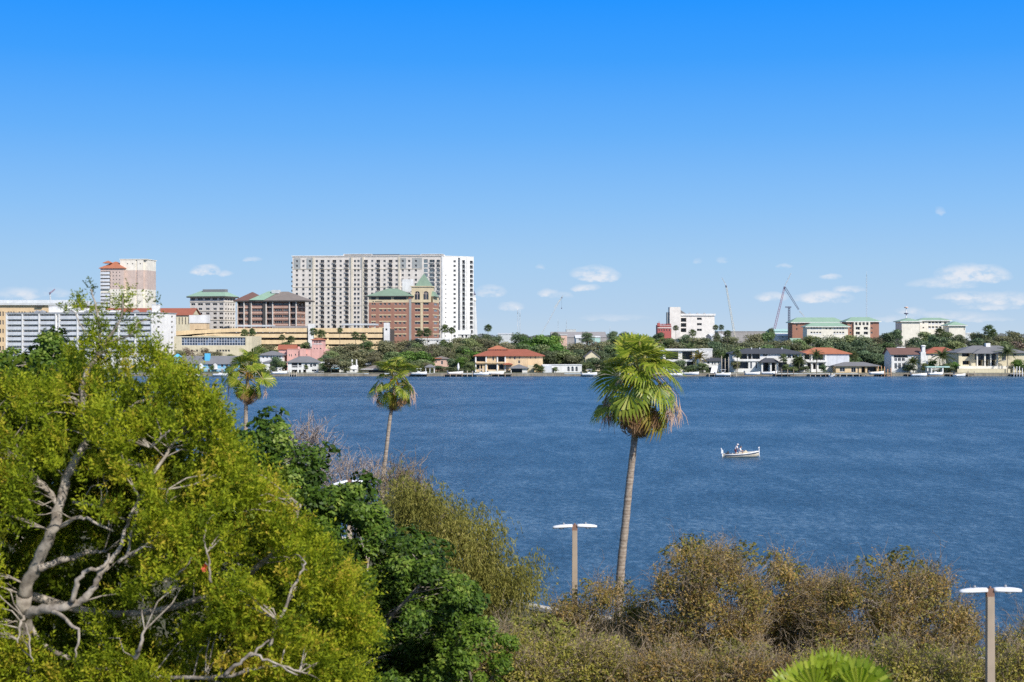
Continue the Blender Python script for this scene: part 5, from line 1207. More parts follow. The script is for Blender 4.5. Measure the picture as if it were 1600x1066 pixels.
row([(1030,519,22,900,'d'),(1042,526,34,760,'g'),(1058,528,34,760,'o'),(1050,535,36,720,'r'),(1072,522,30,800,'d'),(1086,526,34,760,'o'),(1076,536,32,710,'r'),(1100,527,32,760,'d'),(1095,538,30,690,'o'),(1116,533,34,730,'d'),(1113,546,28,650,'y'),(1126,541,30,680,'d'),(1122,525,24,800,'o'),(1140,524,34,800,'o'),(1136,536,36,700,'d'),(1148,545,30,650,'d'),(1158,528,36,760,'o'),(1160,539,34,700,'g'),
     (1178,520,36,800,'o'),(1180,533,38,720,'o'),(1196,516,32,840,'g'),(1205,512,14,860,'d'),(1208,526,36,760,'o'),(1200,536,34,700,'g'),(1226,530,34,740,'o'),(1222,538,30,700,'g'),(1242,535,30,720,'o'),(1246,528,28,760,'g'),(1262,537,34,700,'g'),(1256,524,20,820,'o'),(1270,522,32,800,'g'),(1286,527,40,760,'d'),(1304,523,40,780,'d'),(1290,537,40,700,'g'),(1318,534,42,700,'d'),(1330,521,36,800,'g'),(1350,523,36,790,'d'),
     (1340,530,44,720,'d'),(1345,547,46,650,'d'),(1364,540,46,680,'d'),(1372,551,40,645,'d'),(1334,556,26,635,'g'),(1384,560,30,632,'d'),(1366,522,30,800,'o'),(1386,519,34,820,'d'),(1394,527,40,750,'y'),(1384,532,36,730,'g'),(1406,530,36,740,'r'),(1400,514,22,900,'d'),(1416,534,36,720,'o'),(1390,544,34,680,'g'),(1420,540,26,690,'o'),(1430,526,36,760,'d'),(1448,516,34,860,'g'),(1442,531,38,730,'d'),(1464,522,36,800,'d'),(1462,534,36,720,'d'),(1480,527,36,760,'d'),(1478,516,26,880,'g')])
row([(1492,530,38,740,'g'),(1498,522,30,800,'d'),(1510,528,38,750,'r'),(1526,519,34,840,'o'),(1530,527,36,760,'d'),(1546,520,30,840,'d'),(1548,530,36,740,'o'),(1566,523,36,800,'o'),(1572,531,36,740,'g'),(1584,517,34,860,'o'),(1600,521,36,820,'o'),(1596,530,38,740,'r'),(1615,524,40,780,'g'),(1598,540,26,680,'o'),(1456,560,18,616,'b'),(1446,566,16,612,'g'),(1492,564,18,616,'b'),(1481,566,20,614,'g'),(1472,570,16,612,'d'),(1486,573,14,610,'d'),(1421,569,22,611,'d'),(1590,561,22,612,'b'),(1602,566,20,610,'b'),(1596,573,14,609,'d'),
     (1286,569,14,610,'d'),(1248,557,24,612,'d'),(1238,572,20,608,'g'),(1228,568,12,609,'g'),(1258,572,16,608,'d'),(1336,566,14,620,'b'),(1062,561,24,612,'d'),(1083,570,28,610,'d'),(1098,566,20,611,'g'),(1076,575,18,607,'g'),(1112,556,22,640,'o'),(1150,561,18,614,'o'),(868,518,18,1000,'d'),(918,518,22,1100,'d'),(958,517,20,1100,'d'),(976,518,22,1100,'d'),(990,516,16,1100,'y'),(1120,519,14,1000,'d')])
bytag = {}
for t in trees:
    lm = min(LM, key=lambda q: abs(q[0]-t[0])); bytag.setdefault((t[4], lm[1]), []).append((t, lm))
ORD = ['first','second','third','fourth','fifth','sixth','seventh','eighth']
def rel(t, lm):
    d = t[0]-lm[0]
    if t[3] < 632: return 'low beside'
    return 'high behind' if t[3] > 690 else 'behind'
used_labels = set()
vi = 0
for (k, lmn), lst in bytag.items():
    lst.sort(key=lambda q: (rel(*q), q[0][0]))
    groups = {}
    for q in lst: groups.setdefault(rel(*q), []).append(q)
    for rr, qs in groups.items():
        for i, (t, lm) in enumerate(qs):
            px_, top, wpx, d, ty = t
            lab = f"{DESC[ty]} {rr} {lmn}"
            if len(qs) > 1: lab += f", {ORD[i]} from left"
            vi += 1
            p = WX(px_, d); zt = WZ(top, d); w = wpx*d/F; zt = max(zt, LAND+2.2)
            T = thing('tree' if w > 5 else 'shrub', lab, 'tree' if w > 5 else 'shrub', (p, d, LAND), random.uniform(0, 6.28), 'trees and shrubs along the far shore')
            hh = zt-LAND; ch = min(hh*.92, max(hh*.55, w*.95)); cz = hh-ch
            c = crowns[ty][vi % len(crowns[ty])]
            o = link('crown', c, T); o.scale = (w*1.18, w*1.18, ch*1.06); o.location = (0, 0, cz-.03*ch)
            o = link('trunk', trunks[vi % 3], T); o.scale = (max(w*.8, 3), max(w*.8, 3), hh*.95)
# undergrowth: continuous low foliage behind the houses, nobody could count it
r = np.random.default_rng(77); n = 46000
px_ = r.uniform(-60, 1660, n); d = 648+r.uniform(0, 1, n)**1.3*320; hgt = (3.0+4.5*np.abs(np.sin(px_*.043)*np.sin(d*.05+px_*.011)))*(1-.3*(d > 850))
X_ = (px_-CX)/F*d; zz = LAND+hgt*np.sqrt(r.uniform(.0, 1, n)); P = np.stack([X_, d, zz], 1)
S = r.uniform(.5, 1.05, n); Q = leaf_quads(P, np.tile(np.array([.1,-.6,.75]), (n,1)), S, S*.75, r, 1.3)
o = link('undergrowth', np_quads('undergrowth', Q, np.clip(r.normal(.4,.2,n)+.08*np.sin(px_*.09), 0, 1), [farleaf['o']])); o['kind'] = 'stuff'; o['label'] = 'thick low olive undergrowth between the far houses and trees'
r = np.random.default_rng(78); n = 30000
hazeleaf = leafmat('hazy_woods', [(0,(.10,.115,.12)),(.5,(.15,.165,.165)),(1,(.20,.21,.20))], .1)  # distance haze put into these grey leaf colours
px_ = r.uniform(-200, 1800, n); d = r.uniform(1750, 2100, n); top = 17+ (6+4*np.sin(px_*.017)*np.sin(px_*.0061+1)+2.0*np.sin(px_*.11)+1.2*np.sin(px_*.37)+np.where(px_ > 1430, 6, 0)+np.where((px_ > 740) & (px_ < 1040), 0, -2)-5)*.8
zz = LAND+(top-LAND)*np.sqrt(r.uniform(.05,1,n)); P = np.stack([(px_-CX)/F*d, d, zz], 1); S = r.uniform(2, 4, n)
Q = leaf_quads(P, np.tile(np.array([0,-.7,.7]), (n,1)), S, S*.7, r, 1.0)
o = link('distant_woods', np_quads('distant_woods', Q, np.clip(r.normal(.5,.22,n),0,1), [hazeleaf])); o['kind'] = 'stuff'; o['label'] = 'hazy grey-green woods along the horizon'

# ---- palms of the far shore
def fan_frond(seed, Lp=1.0, Rb=1.0, nseg=20, span=2.35, droop=.35, wid=1.0, solid=.62, bend=0.0):
    """fan leaf: petiole along +x, pleated blade of separate ribs with drooping tips"""
    r = np.random.default_rng(seed); Q, T = [], []
    nP = 4; pr = .028
    for k in range(nP):
        x0, x1 = Lp*k/nP, Lp*(k+1)/nP; z0, z1 = -.10*Lp*(k/nP)**2, -.10*Lp*((k+1)/nP)**2
        Q.append([(x0,-pr,z0),(x0,pr,z0),(x1,pr*.8,z1),(x1,-pr*.8,z1)]); T.append(.92)
        Q.append([(x0,0,z0-pr),(x0,0,z0+pr),(x1,0,z1+pr*.8),(x1,0,z1-pr*.8)]); T.append(.9)
    hub = np.array([Lp, 0, -.10*Lp])
    for i in range(nseg):
        a = -span+2*span*(i+.5)/nseg; L = Rb*(.72+.28*math.cos(a*.55))*r.uniform(.92, 1.06)
        cb_, sb_ = math.cos(bend), math.sin(bend); dv = np.array([math.cos(a)*cb_, math.sin(a), -math.cos(a)*sb_]); sv = np.array([-math.sin(a)*cb_, math.cos(a), math.sin(a)*sb_]); da = span/nseg*1.04*wid
        def at(t, side, zz): return hub+dv*(L*t)+sv*(side*L*min(t, solid)*math.tan(da))+np.array([0,0,zz])
        cup = .10*Rb; dr = droop*Rb*r.uniform(.6, 1.5); tn = np.clip(.5+r.normal(0, .14), 0, .8)
        z1, z2, z3 = cup*.6, cup*.5-dr*.25, -dr
        pl = .03*Rb*(1 if i % 2 else -1)
        Q.append([hub, at(solid,-1,z1-pl), at(solid,0,z1+pl), hub]); T.append(tn); Q.append([hub, at(solid,0,z1+pl), at(solid,1,z1-pl), hub]); T.append(np.clip(tn+.08,0,.85))
        tip2 = hub+dv*L*(solid+1)/2+np.array([0,0,z2]); w2 = sv*L*.045
        Q.append([at(solid,-1,z1-pl), tip2-w2, tip2+w2, at(solid,1,z1-pl)]); T.append(tn)
        tip = hub+dv*L*(.98-.10*droop)+np.array([0,0,z3])+r.normal(0,.02,3); Q.append([tip2-w2, tip, tip, tip2+w2]); T.append(np.clip(tn+.12, 0, .88))
    return np.array(Q, dtype=float), np.array(T)
palmgreen = leafmat('palm_leaf', [(0,(.05,.09,.010)),(.38,(.16,.24,.020)),(.58,(.36,.43,.045)),(.85,(.56,.50,.10)),(1,(.55,.45,.15))], .40, .40, .4)
palmold = leafmat('old_palm_leaf', [(0,(.10,.10,.015)),(.5,(.24,.23,.03)),(.8,(.38,.27,.06)),(1,(.42,.24,.07))], .3, .5, .3)
palmdead = leafmat('dead_palm_leaf', [(0,(.16,.085,.035)),(.5,(.34,.20,.10)),(1,(.52,.36,.22))], .2, .8, .1)
palmbark = barkmat('palm_bark', (.22,.17,.13), (.46,.39,.32), ring=9.0, scale=9)
farpalm_leaf = leafmat('far_palm_leaf', [(0,(.05,.072,.03)),(.5,(.12,.165,.06)),(.8,(.2,.245,.10)),(1,(.30,.27,.14))], .25, obj_var=.2)
farpalm_yel = leafmat('far_yellow_palm_leaf', [(0,(.10,.085,.015)),(.5,(.24,.20,.035)),(1,(.40,.32,.09))], .3)
def xf(Q, az, el, roll, off, sc=1.0):
    m = Matrix.Rotation(az, 3, 'Z') @ Matrix.Rotation(-el, 3, 'Y') @ Matrix.Rotation(roll, 3, 'X')
    return (Q.reshape(-1,3)*sc) @ np.array(m).T.reshape(3,3) + np.array(off)
def crown_palm(seed, n, mat, feather=False):
    r = np.random.default_rng(seed); QQ, TT = [], []
    for i in range(n):
        el = R(80)-R(130)*(i/n)**.9+r.normal(0,.12); az = i*2.399+r.normal(0,.2)
        if feather:
            Q, T = [], []; L = r.uniform(.9,1.1)
            for k in range(14):
                t = k/14; x, z = L*t, .28*L*t-.75*L*t*t
                for sg in (-1, 1):
                    a = np.array([x,0,z]); b = a+np.array([.14, sg*.26*(1-.5*t), -.07]); w = np.array([.035,0,0]); Q.append([a-w,a+w,b+w*.3,b-w*.3]); T.append(np.clip(r.normal(.5,.15),0,1))
                Q.append([(x,-.012,z),(x,.012,z),(x+L/14,.012,.28*L*(t+1/14)-.75*L*(t+1/14)**2),(x+L/14,-.012,.28*L*(t+1/14)-.75*L*(t+1/14)**2)]); T.append(.9)
            Q, T = np.array(Q), np.array(T); el = el*.8+.15
        else: Q, T = fan_frond(seed*50+i, .5, .52, 9, 2.1, .45, 1.0)
        QQ.append(xf(Q, az, el, r.normal(0,.3), (0,0,0)).reshape(-1,4,3)); TT.append(np.clip(T-.15*(i/n)+r.normal(0,.06), 0, 1))
    return np_quads('crown', np.concatenate(QQ), np.concatenate(TT), [mat])
pc = [crown_palm(i, 24, farpalm_leaf) for i in range(3)]; pdate = [crown_palm(9, 30, farpalm_leaf, True)]; pyel = [crown_palm(8, 28, farpalm_yel, True)]
fp_trunk = barkmat('far_palm_bark', (.13,.11,.09), (.33,.29,.25), scale=2)
def palm_trunk_mesh():
    mb = MB(); mb.tube([(0,0,-.05),(.002,0,.3),(-.002,0,.7),(0,0,1.0)], [.16,.12,.11,.12], 8); return mb.mesh('trunk', [fp_trunk])
ptm = palm_trunk_mesh()
fpalms = [ # px, crown py, crown width px, depth, mesh, label
 (394,517.5,9,715,pc[0],'small palm before the ramp of the yellow garage, leftmost of the garage palms'),(441,528,10,705,pc[1],'small dark palm against the garage, left of the tall pair by the pink tower'),(382,521,13,700,pc[1],'pair-mate palm behind the left near palm, before the sloped garage ramp'),(394,523,12,700,pc[2],'lower palm behind the left near palm, right beside its taller neighbour'),
 (490,519,13,698,pc[0],'tall dark palm above the pink tower, left one of the pair'),(502,522,14,695,pc[2],'tall dark palm above the pink tower, right one of the pair'),(455,531,12,690,pc[1],'dark palm left of the pink tower roof before lowest garage parapet'),(531,516,9,705,pc[0],'small high palm in front of the garage, alone right of the pink tower'),(555.5,525,13,695,pc[1],'bushy palm before the garage right half, left one of two'),(567.5,528,12,695,pc[2],'bushy palm before the garage right half, right one of two'),
 (656,521,12,715,pc[0],'palm at the foot of the brick corner tower, left of two'),(668,520,14,712,pc[1],'palm at the foot of the brick corner tower, right of two'),(695,514.5,14,760,pc[2],'tall palm against the white high-rise end, left of two'),(706,517,11,760,pc[0],'tall palm against the white high-rise end, right of two'),
 (690,537,9,650,pc[1],'thin tall palm above the peach house, left of the close trio'),(693.5,535,9,652,pc[2],'thin tall palm above the peach house, middle of the close trio'),(697,538,9,655,pc[0],'thin tall palm above the peach house, right of the close trio'),(704,540,9,655,pc[1],'thin palm standing apart right of the close trio above the peach house'),
 (762.5,513,12,830,pc[0],'palm standing above the treetops right of the tapering tower'),(838,575,12,611,pc[2],'low palm between the tan mansion and low white house'),(1056,513,9,900,pc[1],'dark fan palm in front of the red battlement building'),(1118,512,9,950,pc[0],'dark palm right of the white concrete block, left of two'),(1127,512,9,950,pc[2],'dark palm right of the white concrete block, right of two'),
 (1082,521,12,780,pc[1],'palm in front of the white concrete block base'),(1121,553,11,640,pc[2],'green palm behind the white boat cover'),(1137,522,12,780,pc[0],'palm behind trees left of the pale crane foot'),(1128,556,12,628,pc[1],'slender palm by the bare poles, left one'),(1136,557,11,628,pc[0],'slender palm by the bare poles, right one'),(1152,554,14,612,pc[2],'palm in front of the left end of the dark-roofed house'),
 (1078,546,30,625,pdate[0],'large dark feathery date palm beside the modern flat-roofed house'),(1093,558,26,616,pyel[0],'yellowing feathery palm right of the dark date palm'),(1224,560,14,610,pc[1],'small palm before the right half of the dark-roofed house'),(1249,563,24,609,pdate[0],'dark feathery palm between dark-roofed and orange-roofed houses'),(1276,555,22,609,pdate[0],'dark feathery palm in front of the orange-roofed house porch'),
 (1334,556,14,625,pc[2],'small palm right of the orange-roofed house'),(1468.5,520,16,750,pc[0],'tall palm with pale trunk in woods right of the curved gable wall'),(1427,566,24,610,pdate[0],'dark feathery palm hiding the Spanish house arch foot'),(1473,557,32,610,pdate[0],'big dark feathery palm between Spanish house and beige mansion'),(1574,550,30,610,pdate[0],'date palm with dark trunk in front of the beige mansion right part'),
 (1545,517,18,830,pc[2],'big dark palm above the beige mansion chimney'),(1552,521,12,820,pc[0],'lower dark palm beside the big one above the beige mansion'),(925,576,12,611,pc[1],'low palm by the white-railed dock'),(263,574,12,618,pc[0],'low palm left of the blue clapboard house')]
for px_, cy, w, d, me, lab in fpalms:
    X_ = WX(px_, d); zc = WZ(cy, d); hgt = max(zc-LAND, 1.2); T = thing('palm_tree', lab, 'palm', (X_, d, LAND), random.uniform(0,6.28), 'palms along the far shore')
    o = link('crown', me, T); s = w*d/F/2*(1.3 if w < 20 else 1.05); o.scale = (s,s,s*.95); o.location = (0,0,hgt)
    o = link('trunk', ptm, T); o.scale = (1.35 if w > 20 else 1.0,)*2+(hgt,)
# ---------------------------------------------------------------- near vegetation
def inpoly(P, poly):
    x, y = P[:,0], P[:,1]; n = len(poly); ins = np.zeros(len(P), bool); j = n-1
    for i in range(n):
        xi, yi = poly[i]; xj, yj = poly[j]
        c = ((yi > y) != (yj > y)) & (x < (xj-xi)*(y-yi)/(yj-yi+1e-9)+xi); ins ^= c; j = i
    return ins
def edgedist(P, poly):
    D = np.full(len(P), 1e9); n = len(poly)
    for i in range(n):
        a = np.array(poly[i], float); b = np.array(poly[(i+1)%n], float); ab = b-a
        t = np.clip(((P-a)@ab)/(ab@ab+1e-9), 0, 1); D = np.minimum(D, np.linalg.norm(P-(a+t[:,None]*ab), axis=1))
    return D
def hull_points(poly, n, d0, thick, rpx, r, front=.7, holes=(), dens=None, inset=0):
    """points through a crown whose outline, seen from the balcony, is poly: a rounded volume around depth d0"""
    poly = [(float(a), float(b)) for a, b in poly]; xs = [p[0] for p in poly]; ys = [p[1] for p in poly]; out = []; tot = 0
    while tot < n:
        P = np.stack([r.uniform(min(xs), max(xs), n*2), r.uniform(min(ys), max(ys), n*2)], 1); P = P[inpoly(P, poly)]
        if inset: P = P[edgedist(P, poly) > inset]
        if dens is not None: P = P[r.uniform(0,1,len(P)) < dens(P)]
        out.append(P); tot += len(P)
    P = np.concatenate(out)[:n]; s = np.clip(edgedist(P, poly)/rpx, 0, 1); hw = thick*np.sqrt(1-(1-s)**2)+.15
    u = np.where(r.uniform(0,1,n) < front, -1+.55*r.uniform(0,1,n)**1.2, r.uniform(-.5, 1, n))
    for (hx, hy, rx, ry) in holes:
        m = ((P[:,0]-hx)/rx)**2+((P[:,1]-hy)/ry)**2 < 1; u[m] = np.maximum(u[m], .35)
    d = d0+hw*u
    W = np.stack([(P[:,0]-CX)/F*d, d, H-(P[:,1]-HY)*d/F], 1)
    # outward direction: away from the crown's middle
    c = np.array([np.mean(xs), np.mean(ys)]); o2 = (P-c)/max(np.ptp(xs), np.ptp(ys))*2
    N3 = unit(np.stack([o2[:,0], u*1.0, -o2[:,1]*.8+.35], 1))
    return W, N3, s, P
def sprays(Cn, Nn, r, per, rad, L, nl, lw, ll, up=.6, tintf=None, jit=.8):
    """feathery shoots: small leaflets both sides of thin stems, growing out of clump centres"""
    n = len(Cn)*per; base = np.repeat(Cn, per, 0)+r.normal(0, 1, (n,3))*np.repeat(np.broadcast_to(rad, len(Cn)), per)[:,None]*.55
    d = unit(np.repeat(Nn, per, 0)*.9+np.array([0,0,up])+r.normal(0, jit, (n,3))); LL = L*r.uniform(.55, 1.3, n)
    Q, T = [], []; tb = np.repeat(r.normal(.48, .18, len(Cn)), per)+r.normal(0, .11, n)
    sd = unit(np.cross(d, r.normal(0,1,(n,3))))
    for k in range(nl):
        t = (k+.6)/nl; p = base+d*(LL*t)[:,None]+np.array([0,0,-.12])*(LL*t*t)[:,None]; sg = 1 if k % 2 else -1
        ld = unit(d*.75+sd*sg*.8+r.normal(0,.35,(n,3))); w = unit(np.cross(ld, r.normal(0,1,(n,3)))); l = (ll*r.uniform(.6,1.35,n)*(1-.35*t))[:,None]; ww = (lw*r.uniform(.7,1.3,n))[:,None]
        Q.append(np.stack([p, p+ld*l*.5+w*ww, p+ld*l, p+ld*l*.5-w*ww], 1)); T.append(np.clip(tb+.16*t+r.normal(0,.07,n), 0, 1))
    return np.concatenate(Q), np.concatenate(T)
def broad(Cn, Nn, r, per, rad, L, W_):
    """clumps of flat leaves turned outward and up"""
    n = len(Cn)*per; dv = unit(r.normal(0,1,(n,3))+np.repeat(Nn, per, 0)*.55); rr = np.repeat(np.broadcast_to(rad, len(Cn)), per)*r.uniform(.35,1,n)**.5
    P = np.repeat(Cn, per, 0)+dv*rr[:,None]*np.array([1,1,.8]); Nf = unit(dv*.8+np.array([.1,-.15,.75])); s = r.uniform(.7,1.3,n)
    Q = leaf_quads(P, Nf, L*s, W_*s, r, .9)
    T = np.clip(np.repeat(r.normal(.45,.17,len(Cn)), per)+r.normal(0,.15,n)+.10*dv[:,2], 0, 1); return Q, T
def weeping(Cn, r, per, L, nl, lw, ll, rad=.3):
    n = len(Cn)*per; base = np.repeat(Cn, per, 0)+r.normal(0, rad, (n,3)); h = r.normal(0,.35,(n,2)); LL = L*r.uniform(.5,1.3,n); Q, T = [], []
    tb = np.repeat(r.normal(.5,.16,len(Cn)), per)+r.normal(0,.12,n)
    for k in range(nl):
        t = (k+.5)/nl; p = base+np.stack([h[:,0]*LL*t, h[:,1]*LL*t, .12*LL*np.sin(t*3.)-LL*t*t*.9-.05*t], 1)
        ld = unit(np.stack([h[:,0]*.5, h[:,1]*.5, -.9*np.ones(n)], 1)+r.normal(0,.45,(n,3))); w = unit(np.cross(ld, r.normal(0,1,(n,3)))); l = (ll*r.uniform(.6,1.3,n))[:,None]; ww = (lw*r.uniform(.7,1.3,n))[:,None]
        Q.append(np.stack([p, p+ld*l*.5+w*ww, p+ld*l, p+ld*l*.5-w*ww], 1)); T.append(np.clip(tb+r.normal(0,.1,n), 0, 1))
    return np.concatenate(Q), np.concatenate(T)
def twigs_np(C0, D0, r, per, L, w, spread=.6, forks=3):
    """fine bare twigs: forking slivers, each a thin crossed pair of faces"""
    n = len(C0)*per; p = np.repeat(C0, per, 0)+r.normal(0,.25,(n,3)); d = unit(np.repeat(D0, per, 0)+r.normal(0,spread,(n,3))); Q, T = [], []
    for k in range(forks):
        l = L*r.uniform(.5,1.2,n)*(.75**k); q = p+d*l[:,None]; s = unit(np.cross(d, r.normal(0,1,(n,3))))*w*(.7**k); s2 = unit(np.cross(d, s))*w*(.7**k)
        for sv in (s, s2): Q.append(np.stack([p-sv, p+sv, q+sv*.6, q-sv*.6], 1)); T.append(np.clip(r.normal(.5,.2,n),0,1))
        d2 = unit(d+r.normal(0,spread*.8,(n,3))); p = np.concatenate([q, p+d*(l*.6)[:,None]])[:n] if False else q; d = d2
        pb = q-d*0; 
        m = r.uniform(0,1,n) < .8; l2 = L*.5*r.uniform(.4,1,n); db = unit(d+r.normal(0,spread,(n,3))); qb = pb+db*l2[:,None]; s = unit(np.cross(db, r.normal(0,1,(n,3))))*w*.5
        Q.append(np.stack([pb-s, pb+s, qb+s*.5, qb-s*.5], 1)[m]); T.append(np.clip(r.normal(.5,.2,n),0,1)[m])
    return np.concatenate(Q), np.concatenate(T)
def limb(mb, pts, d, r0, r1, wob=.06, rd=None, n=8):
    """a limb through given picture points at (interpolated) depths, roughened a little"""
    rr = rd or random; ds = d if hasattr(d, '__len__') else [d]*len(pts); P = [W3(p[0], p[1], dd) for p, dd in zip(pts, ds)]; out = []; rad = []
    m = len(P)-1
    for i in range(m):
        a, b = P[i], P[i+1]; p0 = P[max(i-1,0)]; p3 = P[min(i+2,m)]
        for k in range(5):
            t = k/5; q = 0.5*((2*a)+(b-p0)*t+(2*p0-5*a+4*b-p3)*t*t+(3*a-p0-3*b+p3)*t**3)
            out.append(q+Vector((rr.uniform(-wob,wob), rr.uniform(-wob,wob), rr.uniform(-wob,wob)))*(1 if 0 < i+k else 0)); rad.append(r0+(r1-r0)*((i+t)/m)*1.0)
    out.append(P[-1]); rad.append(r1); rad = [q*rr.uniform(.9,1.12) for q in rad]; mb.tube(out, rad, n)
    return out
def branchlets(mb, trunkpts, targets, r, r0=.035, r1=.008, n=4, sag=.1, lmax=1e9):
    """thin branches from the nearest limb point to each clump"""
    TP = np.array([tuple(p) for p in trunkpts])
    for c in targets:
        dd = np.linalg.norm((TP-c)*np.array([1,1,1.0])+np.array([0,0,.0]), axis=1)+np.where(TP[:,2] > c[2], 1.5, 0); a = TP[int(np.argmin(dd))]; c = np.array(c)
        L = np.linalg.norm(c-a)
        if L > lmax: continue
        m1 = a+(c-a)*.35+r.normal(0,.06*L,3)+np.array([0,0,sag*L]); m2 = a+(c-a)*.7+r.normal(0,.05*L,3)+np.array([0,0,sag*L*.8])
        mb.tube([a, m1, m2, c], [r0*min(1.6,.5+L*.25), r0*.75, r0*.45, r1], n, caps=False)

greybark = barkmat('grey_bark', (.19,.16,.13), (.46,.405,.34), scale=5); palebark = barkmat('pale_bark', (.28,.24,.20), (.52,.46,.40), scale=6); brownbark = barkmat('brown_bark', (.10,.08,.065), (.26,.22,.18), scale=6)

# ---- large feathery yellow-green tree
r = np.random.default_rng(21); rd = random.Random(5); D0 = 33.0
yl = leafmat('feathery_leaves', [(0,(.045,.062,.006)),(.25,(.125,.175,.012)),(.5,(.30,.375,.020)),(.75,(.47,.50,.030)),(1,(.60,.46,.06))], .45, .6, .12)
T = thing('tree', 'huge feathery yellow-green tree with pale grey crooked limbs beside glossy dark tree', 'tree', (WX(60, D0), D0, NEAR))
bx_, by_ = WX(60, D0), D0
mb = MB(); allp = []
def add(pts, d, r0, r1, wob=.03, sh=.6): 
    p = limb(mb, pts, [q-sh if q < 31.9 else q-.3 for q in d], r0*.84, r1*.84, wob, rd); allp.extend(p); return p
add([(20,1560),(25,1300),(30,1080),(38,930)], [33,32.8,32.3,31.6], .26, .20)
add([(38,930),(55,885),(78,840),(92,790),(108,735),(135,690),(128,640),(132,590),(150,560)], [31.6,31.4,31.2,31.2,31.5,31.8,32,32.2,32.3], .17, .06)
add([(150,560),(156,525),(152,490),(142,452)], [32.3,32.4,32.4,32.4], .055, .015, .01); add([(152,560),(172,525),(190,495),(192,462)], [32.3,32.2,32.2,32.2], .05, .015, .01); add([(152,540),(200,525),(215,505)], [32.3,32,32], .035, .012, .01); add([(150,545),(130,515),(118,490)], [32.3,32.4,32.5], .03, .01,.01)
add([(36,965),(60,953),(100,948),(128,938),(148,915),(165,885),(185,860),(200,815)], [31,30.6,30.4,30.4,30.4,30.5,30.7,31], .135, .045)
add([(112,940),(122,905),(140,890),(160,888),(170,865)], [30.3,30.2,30.2,30.3,30.4], .07, .03); add([(82,955),(108,972),(122,990),(118,1028)], [30.4,30,29.9,29.8], .055, .02); add([(40,962),(32,975),(28,1005)], [30.8,30.5,30.4], .05,.018); add([(40,975),(45,1000),(52,1035)], [30.6,30.4,30.3], .03,.012)
add([(58,888),(105,874),(140,862),(165,862)], [31.3,31.8,32.2,32.3], .10, .04); add([(92,825),(115,812),(140,812),(172,828)], [31.2,31,30.9,30.8], .06, .025); add([(115,785),(135,788),(158,792)], [31.5,31.2,31], .05,.02)
add([(185,880),(215,860),(240,845)], [30.6,30.6,30.6], .05,.02); add([(196,880),(205,840),(215,790),(218,775)], [30.7,30.6,30.5,30.4], .045,.016); add([(235,830),(245,812),(255,800),(262,765)], [31,30.8,30.8,30.8], .05,.02)
add([(38,930),(60,1000),(140,1040),(260,1060),(360,1055),(430,1040),(470,1050)], [31.6,31.8,31.4,30.6,30,29.8,29.8], .085, .022, .03, 0); add([(350,1056),(380,1030),(400,1018),(420,1000)], [29.6,29.5,29.5,29.6], .05,.02); add([(390,1022),(420,1032),(465,1055)], [29.5,29.4,29.4], .04,.018); add([(212,1028),(220,1010),(226,985)], [30.2,30,30], .06,.03)
add([(38,930),(180,960),(330,930),(410,880),(455,830),(470,790)], [32,32.8,33,32.5,32,32], .12, .03); add([(420,1010),(440,960),(462,910),(478,880)], [30.4,30.4,30.6,30.8], .05,.02); add([(330,910),(325,870),(318,845)], [30.4,30.3,30.3], .035,.015); add([(235,900),(255,910),(280,895),(290,885)],[30.2,30.1,30.1,30.1],.03,.012)
add([(200,815),(240,740),(280,680),(320,640)], [31,31.6,32,32.4], .06,.02); add([(135,690),(180,650),(240,620),(290,600)], [31.8,32,32.3,32.6], .05,.018); add([(92,790),(50,740),(10,700),(-40,660)], [31.2,31.6,32,32.4], .08,.025); add([(235,700),(252,685),(265,672)],[30.6,30.4,30.4],.04,.015)
poly = [(-160,1140),(-170,640),(-60,606),(0,600),(50,596),(95,588),(115,566),(150,570),(220,562),(255,568),(300,586),(340,612),(360,655),(372,702),(425,738),(450,792),(498,832),(536,882),(570,932),(584,992),(572,1050),(582,1140)]
holes = [(110,948,95,32),(165,885,45,45),(60,965,55,40),(105,1000,45,40),(55,905,35,60),(85,830,35,70),(125,720,28,50),(125,620,22,45),(210,800,25,40),(150,850,70,42),(110,800,35,40),(130,905,40,28),(70,870,24,60),(235,985,60,45),(250,1020,50,30),(20,880,20,60),(230,720,35,30),(165,770,40,22),(395,830,30,30),(135,600,22,16),(300,940,30,25),(340,1010,40,25),(420,900,25,25)]
Cn, Nn, s, P = hull_points(poly, 1500, D0, 3.4, 210, r, .74, holes, inset=12, dens=lambda P: np.clip(.45+.85*np.sin(P[:,0]*.071+1.3*np.sin(P[:,1]*.031))*np.sin(P[:,1]*.083+1.1*np.sin(P[:,0]*.027))+.35*np.sin(P[:,0]*.031-P[:,1]*.023), .04, 1))
Q1, T1 = sprays(Cn, Nn, r, 17, .20*r.uniform(.6,1.4,1500), .58, 11, .019, .135, 1.0, jit=.5)
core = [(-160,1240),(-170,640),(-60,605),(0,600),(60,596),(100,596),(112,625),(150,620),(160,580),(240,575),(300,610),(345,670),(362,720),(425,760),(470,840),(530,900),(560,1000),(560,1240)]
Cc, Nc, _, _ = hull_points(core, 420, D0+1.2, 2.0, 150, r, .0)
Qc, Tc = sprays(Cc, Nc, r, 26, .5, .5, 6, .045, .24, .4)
spire = [(112,560),(112,530),(98,500),(116,478),(132,452),(146,452),(150,480),(165,498),(184,462),(196,452),(202,480),(236,462),(228,500),(250,530),(262,560)]
C2 = []; 
